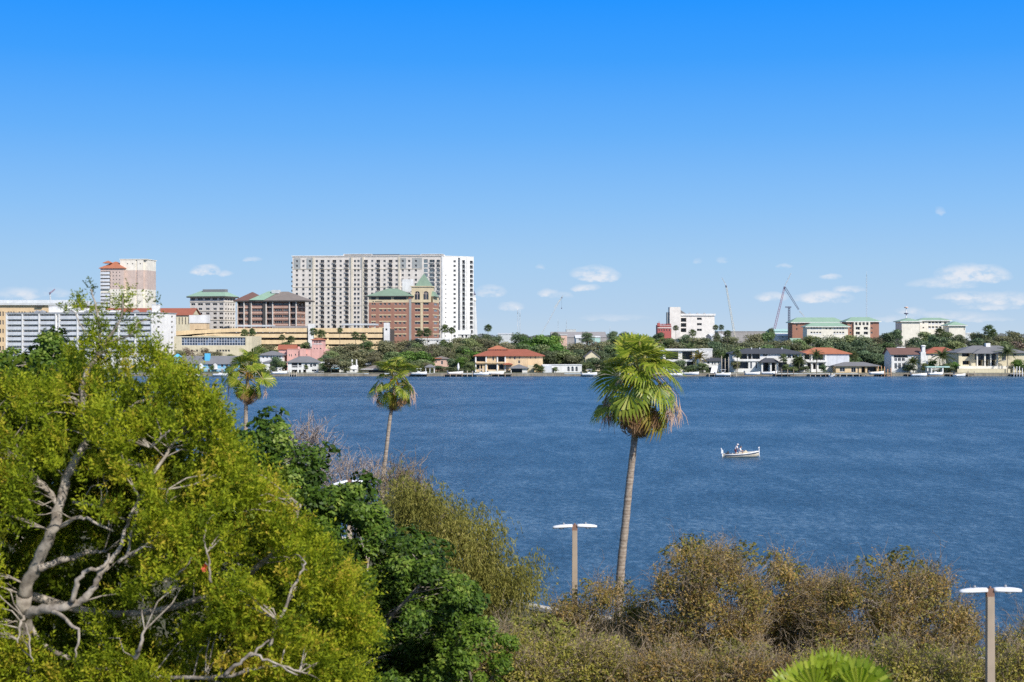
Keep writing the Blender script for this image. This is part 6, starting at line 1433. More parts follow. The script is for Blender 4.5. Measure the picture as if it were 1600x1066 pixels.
for cx, cy, k in ((140,452,3),(138,468,4),(128,482,5),(118,490,5),(108,482,3),(150,490,6),(160,512,9),(145,520,9),(192,465,4),(188,482,6),(196,500,7),(210,515,7),(178,510,7),(228,500,3),(214,530,8),(170,535,12),(195,545,12),(230,545,10),(130,545,10),(150,550,10),(248,552,8),(182,470,2),(204,478,3),(236,478,2)):
    for _ in range(max(1, (k+1)//3)): d = 32.3+r.normal(0,.5); C2.append(W3(cx+r.normal(0,7), cy+r.normal(0,6), d))
C2 = np.array([tuple(c) for c in C2]); Q2, T2 = sprays(C2, np.tile(np.array([.1,-.2,.6]), (len(C2),1)), r, 8, .12, .30, 8, .016, .10, .9)
Q3, T3 = sprays(*(lambda h: (h[0], h[1]))(hull_points([(100,575),(105,540),(150,520),(260,545),(300,580)], 30, 32.5, 1.0, 60, r, .6)), r, 12, .16, .34, 8, .018, .11, .7)
Qa, Ta = np.concatenate([Q1,Q2,Q3,Qc]), np.concatenate([T1,T2*.75,T3,Tc*.35]); off = np.array([bx_, by_, NEAR])  # core leaves darkened: inner shade of the crown put into their tint
branchlets(mb, allp, Cn[::2], r, .022, .006, lmax=1.5); branchlets(mb, allp, C2[::3], r, .016, .005)
mb.v = [(v[0]-bx_, v[1]-by_, v[2]-NEAR) for v in mb.v]; mb.build('trunk', [greybark], T)
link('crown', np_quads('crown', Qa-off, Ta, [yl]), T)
# small red blossom among its leaves
p = W3(320, 887, 29.6); mb = MB()
for k in range(9):
    a = k*.7; dv = Vector((math.cos(a)*.05, -.03, math.sin(a)*.06)); mb.poly([(0,0,0), (dv.x+.02,dv.y,dv.z-.015), (dv.x*1.5,dv.y*1.4,dv.z*1.5), (dv.x-.02,dv.y,dv.z+.015)])
o = mb.build('red_blossom', [paint('red_petal', (.55,.06,.03), .6)]); o.location = p; tag(o, 'single small red blossom among the feathery yellow-green leaves', 'flower')

# ---- dark broad-leaved trees
dl = leafmat('glossy_dark_leaves', [(0,(.020,.042,.006)),(.4,(.066,.126,.013)),(.7,(.150,.235,.028)),(1,(.31,.37,.08))], .25, .5, .22)
def outline_tree(label, poly, d0, thick, rpx, nclump, per, rad, L, W_, seed, style, leaf, bark, holes=(), front=.7, limbs=(), name='tree', cat='tree', group=None, base_px=None, twig=None, dens=None, core=0, inset=0):
    r = np.random.default_rng(seed); rd = random.Random(seed); xs = [p[0] for p in poly if p[1] < 1150]; bx = base_px if base_px is not None else (min(xs)+max(xs))/2
    B0 = np.array([WX(bx, d0), d0, NEAR]); T = thing(name, label, cat, tuple(B0), 0, group)
    Cn, Nn, s, P = hull_points(poly, nclump, d0, thick, rpx, r, front, holes, dens, inset)
    mb = MB(); allp = []
    cz = np.array([Cn[:,0].mean(), d0, max(Cn[:,2].mean()-1.5, NEAR+2)]); st = [tuple(B0+np.array([0,0,-.2])), tuple(B0+(cz-B0)*.5+np.array([.15,0,0])), tuple(cz)]
    mb.tube(st, [.24,.19,.14], 9); allp += [Vector(q) for q in st]+[Vector(st[0]).lerp(Vector(st[2]), t) for t in (.3,.4,.6,.7,.8,.9)]
    order = r.permutation(len(Cn))[:9]
    for i in order:
        e = Cn[i]; a = np.array(st[1])+(np.array(st[2])-np.array(st[1]))*r.uniform(.2,1); m1 = a+(e-a)*.5+np.array([r.normal(0,.2), r.normal(0,.2), .3]); pts = [a, a+(m1-a)*.5+r.normal(0,.1,3), m1, m1+(e-m1)*.6+r.normal(0,.1,3), e]
        mb.tube(pts, [.11,.09,.065,.045,.02], 6); allp += [Vector(pts[0]).lerp(Vector(pts[2]), t) for t in (.3,.6,.9)]+[Vector(pts[2]).lerp(Vector(pts[4]), t) for t in (.2,.4,.6,.8)]
    for (pts, d, r0, r1) in limbs: allp += limb(mb, pts, d, r0, r1, .03, rd)
    branchlets(mb, allp, Cn[::2], r, .028, .007, lmax=2.2)
    mb.v = [(v[0]-B0[0], v[1]-B0[1], v[2]-B0[2]) for v in mb.v]; mb.build('trunk', [bark], T)
    if style == 'broad': Q, Tn = broad(Cn, Nn, r, per, rad*r.uniform(.7,1.3,len(Cn)), L, W_)
    elif style == 'scrub':
        Qa_, Ta_ = broad(Cn, Nn, r, int(per*.55), .50*r.uniform(.6,1.4,len(Cn)), L, W_); Qb_, Tb_ = sprays(Cn, Nn, r, 8, .34, .80, 8, .026, .115, 1.0, jit=.5); Q = np.concatenate([Qa_, Qb_]); Tn = np.concatenate([Ta_, Tb_])
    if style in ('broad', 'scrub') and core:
        Cc, Nc, _, _ = hull_points(poly, core, d0+.5*thick, thick*.5, rpx, r, 0.0); Qc, Tc = broad(Cc, Nc, r, 90, .6, L*1.5, W_*1.5); Q = np.concatenate([Q, Qc]); Tn = np.concatenate([Tn, Tc*.5])  # lower core tint paints shade into the crown's inside
    elif style == 'spray': Q, Tn = sprays(Cn, Nn, r, per, rad, L, 6, W_, .16, .5)
    elif style == 'weep': Q, Tn = weeping(Cn, r, per, L, 9, W_, .20, rad)
    if leaf is not None:
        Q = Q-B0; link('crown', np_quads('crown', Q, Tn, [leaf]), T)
    if twig:
        n_, per_, L_, w_, mat_ = twig; sel = r.permutation(len(Cn))[:n_] if n_ < len(Cn) else np.arange(len(Cn))
        tp = [sel] 
        Q, Tn = twigs_np(Cn[sel], unit(Nn[sel]*.5+np.array([0,0,.8])), r, per_, L_, w_); link('twigs', np_quads('twigs', Q-B0, Tn, [mat_]), T)
    return T
outline_tree('dark glossy-leaved tree with dense clumps between yellow-green tree and olive weeping tree',
    [(352,700),(358,668),(385,662),(404,672),(422,654),(446,650),(452,672),(474,692),(492,672),(502,700),(525,712),(512,732),(494,742),(503,756),(540,756),(560,744),(584,766),(606,778),(612,808),(642,830),(684,848),(724,888),(757,915),(757,962),(716,972),(716,1005),(742,1040),(712,1090),(660,1140),(420,1140),(380,900)],
    48, 3.6, 130, 430, 240, .48, .17, .09, 31, 'broad', dl, greybark, holes=[(610,940,40,60),(680,930,30,35),(560,1040,60,40),(560,850,24,30),(440,880,25,40),(660,1020,40,40),(475,800,20,25)],
    front=.70, core=150, inset=15, dens=lambda P: np.clip(.6+.8*np.sin(P[:,0]*.060+1.1*np.sin(P[:,1]*.041))*np.sin(P[:,1]*.067+.9*np.sin(P[:,0]*.033)), .25, 1))
outline_tree('dark leafy tree with pointed tip behind the left edge of the yellow-green tree',
    [(-120,700),(-120,562),(0,556),(22,552),(52,547),(58,530),(70,521),(80,520),(88,535),(100,548),(130,562),(150,580),(160,640),(120,720)], 46, 2.2, 70, 110, 170, .36, .17, .09, 33, 'broad', dl, greybark, front=.6, base_px=20, core=40)
gl = leafmat('fresh_green_leaves', [(0,(.05,.09,.010)),(.45,(.12,.21,.02)),(.75,(.21,.30,.035)),(1,(.32,.38,.07))], .35, .5, .25)
outline_tree('fresh green leafy bush under the dark glossy tree at its right foot', [(690,1000),(704,985),(735,965),(768,962),(792,985),(804,1015),(784,1060),(760,1200),(690,1200),(676,1050)], 46, 1.3, 60, 70, 130, .34, .15, .07, 35, 'broad', gl, brownbark, name='shrub', cat='shrub')

# ---- olive weeping tree and bare trees behind
ol = leafmat('olive_weeping_leaves', [(0,(.10,.10,.025)),(.4,(.235,.23,.05)),(.7,(.36,.335,.085)),(1,(.45,.38,.13))], .35, .7, .1)
tw = leafmat('grey_twigs', [(0,(.22,.17,.14)),(.5,(.38,.31,.27)),(1,(.54,.47,.42))], .0, .9, .05); twb = leafmat('brown_twigs', [(0,(.17,.125,.08)),(.5,(.32,.25,.17)),(1,(.48,.40,.30))], .0, .9, .05)
outline_tree('olive-brown weeping tree with hanging fine foliage right of the dark glossy tree', [(604,812),(606,772),(638,750),(672,765),(690,792),(724,784),(756,800),(780,836),(786,868),(768,880),(780,890),(806,888),(834,878),(841,915),(826,940),(796,950),(770,940),(744,955),(715,960),(640,920)], 62, 2.3, 80, 330, 22, .38, 1.1, .020, 37, 'weep', ol, brownbark, front=.55, base_px=690, holes=[(735,925,18,22),(790,925,22,20)])
outline_tree('bare pinkish-grey twiggy tree behind the dark tree and middle palm', [(505,760),(530,735),(555,722),(585,726),(594,750),(600,790),(560,800),(515,790)], 78, 1.6, 40, 45, 1, .3, .2, .1, 38, None, None, palebark, twig=(45, 11, .55, .017, tw), base_px=550)
outline_tree('bare grey twiggy tree just right of the middle palm trunk', [(606,790),(610,755),(630,736),(640,745),(660,770),(660,810),(620,820)], 76, 1.4, 40, 36, 1, .3, .2, .1, 39, None, None, palebark, twig=(36, 12, .7, .02, twb), base_px=630)
outline_tree('small bare grey tree peeking above the dark glossy tree top', [(455,735),(452,690),(470,684),(500,690),(520,720),(510,760),(470,760)], 80, 1.4, 40, 30, 1, .3, .2, .1, 40, None, None, palebark, twig=(30, 12, .75, .022, tw), base_px=480)

# ---- rusty brown shore scrub
sc = leafmat('rusty_scrub_leaves', [(0,(.095,.10,.025)),(.3,(.235,.22,.052)),(.55,(.36,.27,.075)),(.8,(.46,.285,.095)),(1,(.54,.41,.22))], .3, .6, .15)
sc2 = leafmat('olive_scrub_leaves', [(0,(.11,.12,.025)),(.35,(.28,.285,.055)),(.65,(.45,.395,.08)),(1,(.56,.43,.16))], .3, .6, .15)
def scrub(label, poly, d0, seed, n, leaf=sc, thick=2.0, per=100, rpx=90, tn=None, holes=(), fr=.62, L=.15, W_=.062):
    return outline_tree(label, poly, d0, thick, rpx, int(n*2.6), int(per*.85), .36, L, W_, seed, 'scrub', leaf, palebark, holes, fr, core=int(n*.4), dens=lambda P: np.clip(.5+.8*np.sin(P[:,0]*.058+seed+1.2*np.sin(P[:,1]*.037))*np.sin(P[:,1]*.071+seed*2+np.sin(P[:,0]*.029)), .06, 1), name='tree', cat='tree', group='rusty scrub trees on the near shore', inset=21, twig=(int(n*1.8), 6, .62, .011, twb))
scrub('thin sparse scrub tree around the foot of the two-headed lamp post and tall palm', [(796,990),(815,960),(850,945),(868,928),(900,936),(925,905),(945,888),(965,905),(985,892),(1005,925),(1020,960),(1025,1110),(780,1110)], 61, 51, 110, sc, 2.0, 60, 90)
scrub('rusty scrub tree with rounded top right of the tall palm trunk', [(985,1000),(1000,940),(1016,905),(1038,862),(1062,852),(1090,846),(1125,850),(1148,845),(1172,866),(1196,880),(1206,930),(1206,1000),(1205,1120),(985,1120)], 57, 52, 170, sc, 2.4, 85, 110)
scrub('twiggy rusty scrub tree between the two rounded scrub trees', [(1170,960),(1186,900),(1204,866),(1226,858),(1246,880),(1264,898),(1298,905),(1325,940),(1318,1120),(1160,1120)], 59, 53, 150, sc, 2.0, 70, 90)
scrub('wide rusty scrub tree left of the right-hand lamp post', [(1255,980),(1278,922),(1312,893),(1345,882),(1380,876),(1412,866),(1440,884),(1474,882),(1504,905),(1524,945),(1538,1000),(1540,1120),(1250,1120)], 56, 54, 200, sc, 2.6, 85, 120)
scrub('sparse olive scrub tree right of the right-hand lamp post', [(1538,1010),(1552,985),(1580,988),(1605,960),(1680,950),(1690,1130),(1525,1130)], 52, 55, 70, sc2, 1.8, 75, 80)
scrub('broad low olive scrub left of the tall palm foot', [(690,1070),(745,1000),(790,985),(845,975),(880,990),(930,1000),(965,1000),(1000,1040),(1000,1130),(660,1130)], 50, 56, 150, sc2, 2.2, 90, 80)
scrub('low rusty scrub under the rounded scrub tree by the palm foot', [(950,1060),(990,1035),(1040,1015),(1090,1030),(1140,1010),(1190,1025),(1240,1015),(1250,1130),(950,1130)], 49, 57, 120, sc, 2.0, 85, 60)
scrub('low olive scrub around the bright fan palm', [(1230,1060),(1270,1015),(1330,1000),(1400,1010),(1470,1020),(1540,1030),(1600,1010),(1680,1020),(1680,1130),(1220,1130)], 48, 58, 150, sc2, 2.0, 85, 60)

# ---- tall fan palms
frondA = [fan_frond(900+i, .85, .80, 26, 2.2, .08+.14*i, 1.08, .72-.05*i, .55+.25*i) for i in range(3)]
fr_me = [np_quads('frond', q, t, [palmgreen]) for q, t in frondA]
fr_old = [np_quads('frond', q, np.clip(t*1.1,0,1), [palmold]) for q, t in [fan_frond(930+i, .85, .85, 20, 1.9, .4, .9, .6, .8) for i in range(2)]]
fr_dead = [np_quads('dead_frond', q, t, [palmdead]) for q, t in [fan_frond(960+i, 1.0, 1.0, 13, 1.0, .9, .5) for i in range(2)]]
orange_stalk = paint('orange_leaf_base', (.62,.30,.04), .6)
def fan_palm(label, d, base_px, path, crown_c, Rm, seed, trunk_r, skirt=True, dead=13, hang=11, nf=36):
    """path: picture points of the trunk from crown down; crown_c: picture point of the growing tip"""
    r = np.random.default_rng(seed); rd = random.Random(seed); bp = W3(base_px[0], base_px[1], d); bp.z = NEAR; T = thing('palm_tree', label, 'palm', tuple(bp), 0, 'tall fan palms on the near shore')
    tip = W3(crown_c[0], crown_c[1], d)-bp; pts = [W3(p[0], p[1], d)-bp for p in path]+[Vector((0,0,-.3))]
    mb = MB(); P = [tip]+pts; S = []; 
    for i in range(len(P)-1):
        a, b = P[i], P[i+1]; p0 = P[max(i-1,0)]; p3 = P[min(i+2,len(P)-1)]
        for k in range(6): t = k/6; S.append(0.5*((2*a)+(b-p0)*t+(2*p0-5*a+4*b-p3)*t*t+(3*a-p0-3*b+p3)*t**3))
    S.append(P[-1]); m = len(S)-1
    mb.tube(S, [trunk_r*(.56+.44*(i/m)**1.0)*(1+.05*math.sin(i*2.3)) for i in range(m+1)], 12); mb.build('trunk', [palmbark], T)
    tocam = math.atan2(-bp.y, -bp.x)
    for i in range(nf):
        f = (i+.5)/nf; el = R(84)-R(140)*f**.95+r.normal(0,.22); az = i*2.39996+r.normal(0,.18); L = Rm*(.60+.10*min(1, f*3))*r.uniform(.72,1.16)
        src = fr_me[int(r.integers(0,3))] if f < .86 or r.uniform() < .4 else fr_old[int(r.integers(0,2))]
        if src in fr_old: L *= .78
        M4 = Matrix.Translation(tip+Vector((0,0,(-.50*f+r.normal(0,.08))*Rm+.05*Rm))) @ Matrix.Rotation(az,4,'Z') @ Matrix.Rotation(-el,4,'Y') @ Matrix.Rotation(r.normal(0,.55),4,'X') @ Matrix.Diagonal((L*(.95 if f > .1 else .75), L*.85, L*.85, 1))
        o = link('frond', src, T, matrix=M4)
    if skirt:
        for i in range(26):
            f = i/26; az = i*2.39996; M4 = Matrix.Translation(tip+Vector((0,0,-Rm*(.52+.34*f)))) @ Matrix.Rotation(az,4,'Z') @ Matrix.Rotation(R(62+18*f+r.normal(0,5)),4,'Y') @ Matrix.Rotation(r.normal(0,.4),4,'X') @ Matrix.Diagonal((Rm*.23, Rm*.23, Rm*.22, 1))
            o = link('frond' if f < .34 else 'dead_frond', (fr_me if f < .08 else fr_old if f < .34 else fr_dead)[i % 2], T, matrix=M4)
    for i in range(dead):
        az = tocam+r.uniform(-1.7, 1.7); M4 = Matrix.Translation(tip+Vector((math.cos(az)*Rm*.35, math.sin(az)*Rm*.35, -Rm*r.uniform(.2,.4)))) @ Matrix.Rotation(az,4,'Z') @ Matrix.Rotation(R(r.uniform(66,84)),4,'Y') @ Matrix.Diagonal((Rm*.44, Rm*.26, Rm*.28, 1))
        link('dead_frond', fr_dead[i % 2], T, matrix=M4)
    for i in range(5):
        az = tocam+r.uniform(-.9,.9); a = tip+Vector((0,0,-.1*Rm)); mb = MB(); mb.tube([a, a+Vector((math.cos(az)*.18*Rm, math.sin(az)*.18*Rm, -.02)), a+Vector((math.cos(az)*.30*Rm, math.sin(az)*.30*Rm, -.22*Rm))], [.05,.045,.03], 6); mb.build('leaf_base', [orange_stalk], T)
    for i in range(hang):     # spent flower stalks hanging out of the crown
        sg = -1 if i % 2 else 1; az = tocam+sg*r.uniform(.9, 1.9); mb = MB(); a = tip+Vector((0,0,-.12*Rm)); rr_ = Rm*r.uniform(.55,.8); e = a+Vector((math.cos(az)*rr_, math.sin(az)*rr_, -Rm*.30))
        q = [a, a.lerp(e,.5)+Vector((0,0,.24*Rm)), e, e+Vector((math.cos(az)*.06*Rm,0,-Rm*.45))]; mb.tube(q, [.02,.018,.014,.008], 4)
        for k in range(14):
            st = q[2].lerp(q[3], r.uniform(0,.9)); l = Rm*r.uniform(.15,.40); dx = Vector((r.normal(0,.05), r.normal(0,.05), 0))*Rm; mb.tube([st, st+dx+Vector((0,0,-l*.5)), st+dx*1.4+Vector((0,0,-l))], [.017,.015,.009], 3, caps=False)
        mb.build('flower_stalk', [paint('dry_stalk', (.60,.42,.32), .9) if 'dry_stalk' not in bpy.data.materials else bpy.data.materials['dry_stalk']], T)
    return T
fan_palm('tallest fan palm with ragged skirt and hanging dry stalks, right of the lamp post', 65, (966,1080), [(995,650),(991,690),(983,760),(977,820),(970,890),(967,960)], (1001,584), 2.30, 61, .22)
fan_palm('slim fan palm with bare curved trunk in the middle, over open water', 92, (592,880), [(616,620),(610,650),(604,700),(599,745),(596,790)], (614,588), 1.78, 62, .165, dead=4, hang=3, nf=25)
fan_palm('fan palm rising above the yellow-green tree, leftmost of the tall palms', 105, (384,800), [(385,620),(384,660),(384,720)], (388,578), 2.02, 63, .20, dead=4, hang=2, nf=27)
# bright fan palm just below the balcony
T = thing('palm_tree', 'bright yellow-green fan palm top at the bottom edge among scrub', 'palm', (WX(1302, 27), 27, NEAR))
tip = W3(1303, 1138, 27)-Vector((WX(1302,27), 27, NEAR)); mb = MB(); mb.tube([(0,0,-.2),(.1,0,5),tuple(tip)], [.2,.16,.13], 10); mb.build('trunk', [palmbark], T)
brightpalm = leafmat('bright_palm_leaf', [(0,(.12,.20,.012)),(.5,(.32,.42,.03)),(.8,(.50,.55,.07)),(1,(.58,.52,.15))], .45, .4, .35)
fb = [np_quads('frond', *fan_frond(990+i, .85, .78, 24, 1.5, .05, 1.02, .60), [brightpalm]) for i in range(3)]
UP = Matrix(((0,1,0,0),(0,0,1,0),(1,0,0,0),(0,0,0,1)))
for i, (tilt, lean, yaw, L) in enumerate(((-29,-6,.25,1.0),(33,-3,-.25,.98),(3,16,.1,.95),(-74,6,.5,1.0),(78,6,-.5,1.0),(-48,24,.5,.95),(52,26,-.4,.95),(-100,14,.9,1.0),(104,14,-.9,1.0),(-60,45,1.0,.9),(60,45,-1.0,.9),(-150,30,.4,.8),(150,30,.4,.8))):
    link('frond', fb[i % 3], T, matrix=Matrix.Translation(tip) @ Matrix.Rotation(R(tilt),4,'Y') @ Matrix.Rotation(R(-lean),4,'X') @ UP @ Matrix.Rotation(yaw,4,'X') @ Matrix.Diagonal((L,L,L,1)))

sp_ = np_quads('young_frond', *fan_frond(999, .85, .72, 12, .26, .0, 1.0, .7), [brightpalm])
link('young_frond', sp_, T, matrix=Matrix.Translation(tip) @ Matrix.Rotation(R(-7),4,'Y') @ UP @ Matrix.Diagonal((.92,.92,.92,1)))
# ---- lamp posts
polem = paint('tan_concrete_pole', (.46,.37,.28), .8, .12, 1.5, streak=.2); headm = paint('lamp_white', (.86,.87,.90), .35, .03); brk = paint('lamp_bracket', (.26,.15,.11), .7); lens = paint('lamp_lens', (.62,.64,.66), .2)
def head_mesh():
    mb = MB(); n = 10; prof = []
    for i in range(n+1):
        t = i/n; x = .10+.88*t; hw = .17*math.sqrt(max(0, 1-((t-.45)/.58)**2))+.015; top = .085*math.sqrt(max(0, 1-((t-.4)/.64)**2))+.02; prof.append((x, hw, top))
    b = len(mb.v); k_ = 10
    for x, hw, top in prof:
        for k in range(k_):
            a = 2*math.pi*k/k_; mb.v.append((x, hw*math.cos(a), (top if math.sin(a) > 0 else .055)*math.sin(a)))
    for i in range(n):
        for k in range(k_): mb.f.append((b+i*k_+k, b+(i+1)*k_+k, b+(i+1)*k_+(k+1)%k_, b+i*k_+(k+1)%k_)); mb.m.append(0); mb.sm.append(True)
    mb.f.append(tuple(b+k for k in range(k_))); mb.m.append(0); mb.sm.append(False); mb.f.append(tuple(b+n*k_+k for k in reversed(range(k_)))); mb.m.append(0); mb.sm.append(False)
    return mb.mesh('lamp_head', [headm])
def lens_mesh(): mb = MB(); mb.lathe([(0,-.10),(.10,-.09),(.13,-.052),(.0,-.05)], .58, 0, 14); return mb.mesh('lens', [lens])
def cell_mesh(): mb = MB(); mb.lathe([(.045,.07),(.045,.15),(.03,.175),(0,.18)], .48, 0, 10); return mb.mesh('photocell', [M['greymetal']])
hm, lm_, cm = head_mesh(), lens_mesh(), cell_mesh()
def street_lamp(label, d, px_, top, heads, rot=0):
    p = W3(px_, top, d); T = thing('street_lamp', label, 'street lamp', (p.x, d, NEAR), rot, 'two-headed lamp posts on the near shore'); hz = p.z-NEAR
    mb = MB(); mb.frustum(0, 0, -.2, hz-.22, .138, .138, .108, .108); mb.build('pole', [polem], T)
    mb = MB(); mb.box(-.12, .12, -.07, .07, hz-.219, hz+.03); mb.lathe([(.035,hz+.03),(.035,hz+.09),(0,hz+.10)], 0, 0, 8); mb.build('bracket', [brk], T)
    for rz, tilt in heads:
        o = link('lamp_head', hm, T, matrix=Matrix.Translation((0,0,hz-.03)) @ Matrix.Rotation(rz,4,'Z') @ Matrix.Rotation(tilt,4,'Y')); link('lens', lm_, o); link('photocell', cm, o)
street_lamp('two-headed white lamp on tan post between weeping tree and tallest palm', 63, 898, 821, [(math.pi, .07), (0, .02)])
street_lamp('two-headed white lamp on tan post near the right edge', 44.6, 1547, 921, [(math.pi, .05), (0, .01)])
street_lamp('white lamp head peeking over the top of the dark glossy tree', 74, 546, 751, [(math.pi, .22), (0, .12)], .25)
# orange marker post and small orange-white roof bit in the scrub
mb = MB(); mb.tube([(0,0,-.2),(0,0,WZ(1003,54)-NEAR)], [.075,.065], 8); o = mb.build('marker_post', [paint('orange_brown_post', (.46,.24,.12), .8)]); o.location = (WX(1316,54), 54, NEAR); tag(o, 'thin orange-brown post sticking out of the scrub above the bright palm', 'post')
T = thing('traffic_cone', 'tilted orange and white cone glimpsed in the scrub under the tall palm', 'cone', (WX(1106, 47.5), 47.5, WZ(1062, 47.5)))
mb = MB(); mb.lathe([(.15,0),(.105,.16),(.07,.31),(.035,.44),(0,.46)], 0, 0, 14); o = mb.build('cone_body', [paint('cone_orange', (.62,.22,.10), .6)], T); o.rotation_euler = (0, R(-18), 0)
mb = MB(); mb.lathe([(.1085,.16),(.0735,.31)], 0, 0, 14); c2 = mb.build('cone_stripe', [M['white']], T); c2.rotation_euler = (0, R(-18), 0)

# ---------------------------------------------------------------- ground, shore wall, water
shore = [(-900,420),(-300,230),(-120,172),(-45,142),(-30,132),(-12,106),(-3.2,84.5),(3.0,78.5),(12,71),(25,66),(50,60),(120,52),(900,40)]
mb = MB(); n = len(shore)
for i in range(n-1):
    (xa, ya), (xb, yb) = shore[i], shore[i+1]; mb.poly([(xa,-400,NEAR),(xb,-400,NEAR),(xb,yb,NEAR),(xa,ya,NEAR)])
def groundmat(name, cols, scale):
    m, nt, N, L, b = newmat(name); tc = N.new('ShaderNodeTexCoord'); n1 = N.new('ShaderNodeTexNoise'); n1.inputs['Scale'].default_value = scale; n1.inputs['Detail'].default_value = 10; n1.inputs['Roughness'].default_value = .65
    L.new(tc.outputs['Object'], n1.inputs['Vector']); cr = N.new('ShaderNodeValToRGB'); el = cr.color_ramp.elements
    el[0].position = .3; el[0].color = (*cols[0],1); el[1].position = .7; el[1].color = (*cols[-1],1)
    for k, c in enumerate(cols[1:-1]): e = el.new(.3+.4*(k+1)/(len(cols)-1)); e.color = (*c,1)
    L.new(n1.outputs['Fac'], cr.inputs['Fac']); L.new(cr.outputs['Color'], b.inputs['Base Color']); b.inputs['Roughness'].default_value = .95; return m
o = mb.build('ground', [groundmat('near_soil', [(.05,.06,.02),(.09,.085,.035),(.13,.11,.07)], .25)]); o['kind'] = 'structure'
T = thing('seawall', 'low pale concrete seawall on the near shore below the lamp post', 'wall', (0, 0, 0))
body, cap = MB(), MB()
for i in range(n-1):
    a, b = Vector((*shore[i],0)), Vector((*shore[i+1],0)); t = (b-a).normalized(); nn = Vector((-t.y, t.x, 0))
    for m_, w0, w1, z0, z1 in ((body, -.02, .30, -1.2, 1.58), (cap, -.15, .42, 1.584, 1.78)):
        q = [a+nn*w0, b+nn*w0, b+nn*w1, a+nn*w1]; m_.faces([(*p.xy, z0) for p in q]+[(*p.xy, z1) for p in q], [(3,2,1,0),(4,5,6,7),(0,1,5,4),(1,2,6,5),(2,3,7,6),(3,0,4,7)])
body.build('wall_panel', [M['concrete']], T); cap.build('cap', [paint('pale_cap', (.62,.56,.47), .85, .12, .8)], T)
mb = MB(); mb.poly([(-9000,SH+.79,LAND),(9000,SH+.79,LAND),(16000,26000,LAND),(-16000,26000,LAND)]); o = mb.build('far_ground', [groundmat('far_lawn', [(.05,.07,.02),(.09,.11,.035),(.14,.13,.07)], .06)]); o['kind'] = 'structure'
mb = MB(); mb.poly([(-4000,-300,0),(4000,-300,0),(4000,SH+.5,0),(-4000,SH+.5,0)]); 
wm, nt, N, L, b = newmat('bay_water'); tc = N.new('ShaderNodeTexCoord')
def wnoise(sx, sy, det, rough=.6, rot=0):
    mp = N.new('ShaderNodeMapping'); mp.inputs['Scale'].default_value = (sx, sy, 1); mp.inputs['Rotation'].default_value = (0,0,rot); L.new(tc.outputs['Object'], mp.inputs['Vector'])
    q = N.new('ShaderNodeTexNoise'); q.inputs['Scale'].default_value = 1; q.inputs['Detail'].default_value = det; q.inputs['Roughness'].default_value = rough; q.inputs['Distortion'].default_value = .4; L.new(mp.outputs['Vector'], q.inputs['Vector']); return q.outputs['Fac']
chop = wnoise(1.5, .75, 6, .80, .25); swell = wnoise(.22, .075, 5, .62, .12); streak = wnoise(.008, .022, 5, .6, -.12)
def mix2(a, b_, f):
    m = N.new('ShaderNodeMath'); m.operation = 'MULTIPLY_ADD'; L.new(a, m.inputs[0]); m.inputs[1].default_value = f
    m2 = N.new('ShaderNodeMath'); m2.operation = 'MULTIPLY'; L.new(b_, m2.inputs[0]); m2.inputs[1].default_value = 1-f; L.new(m2.outputs[0], m.inputs[2]); return m.outputs[0]
hgt = mix2(chop, swell, .70); allw = mix2(hgt, streak, .74)
cr = N.new('ShaderNodeValToRGB'); el = cr.color_ramp.elements; el[0].position = .40; el[0].color = (.012,.044,.085,1); el[1].position = .60; el[1].color = (.135,.225,.320,1); e = el.new(.50); e.color = (.036,.098,.176,1)  # ripple glints and dark troughs put into the base colour
L.new(allw, cr.inputs['Fac']); L.new(cr.outputs['Color'], b.inputs['Base Color']); b.inputs['Roughness'].default_value = .32; b.inputs['Specular IOR Level'].default_value = .25; b.inputs['IOR'].default_value = 1.33
bp = N.new('ShaderNodeBump'); bp.inputs['Strength'].default_value = .9; bp.inputs['Distance'].default_value = .35; L.new(hgt, bp.inputs['Height']); L.new(bp.outputs['Normal'], b.inputs['Normal'])
o = mb.build('water', [wm]); o['kind'] = 'structure'

# ---------------------------------------------------------------- sky, sun, camera
w = bpy.data.worlds.new('World'); scene.world = w; w.use_nodes = True; nt = w.node_tree; N, L = nt.nodes, nt.links
for q in list(N): N.remove(q)
out = N.new('ShaderNodeOutputWorld'); bgS = N.new('ShaderNodeBackground'); bgR = N.new('ShaderNodeBackground'); mxs = N.new('ShaderNodeMixShader')
SAZ, SEL = R(139.5), R(38)
sky = N.new('ShaderNodeTexSky'); sky.sky_type = 'NISHITA'; sky.sun_disc = False; sky.sun_elevation = SEL; sky.sun_rotation = SAZ; sky.altitude = 20
L.new(sky.outputs['Color'], bgS.inputs['Color']); bgS.inputs['Strength'].default_value = .13
tc = N.new('ShaderNodeTexCoord'); sp = N.new('ShaderNodeSeparateXYZ'); L.new(tc.outputs['Generated'], sp.inputs[0])
def srgb(r_, g_, b_): return tuple((c/255/12.92 if c <= 10 else ((c/255+.055)/1.055)**2.4) for c in (r_, g_, b_))+(1,)
cr = N.new('ShaderNodeValToRGB'); el = cr.color_ramp.elements
stops = [(0.0,(193,213,232)),(.018,(181,209,236)),(.05,(166,205,240)),(.09,(140,194,246)),(.14,(103,177,250)),(.19,(64,160,253)),(.235,(34,148,255)),(.40,(20,120,230))]
mr = N.new('ShaderNodeMapRange'); mr.inputs[1].default_value = 0; mr.inputs[2].default_value = .4; L.new(sp.outputs[2], mr.inputs[0]); L.new(mr.outputs[0], cr.inputs['Fac'])
el[0].position = 0; el[0].color = srgb(*stops[0][1]); el[1].position = 1; el[1].color = srgb(*stops[-1][1])
for p, c in stops[1:-1]: e = el.new(p/.4); e.color = srgb(*c)
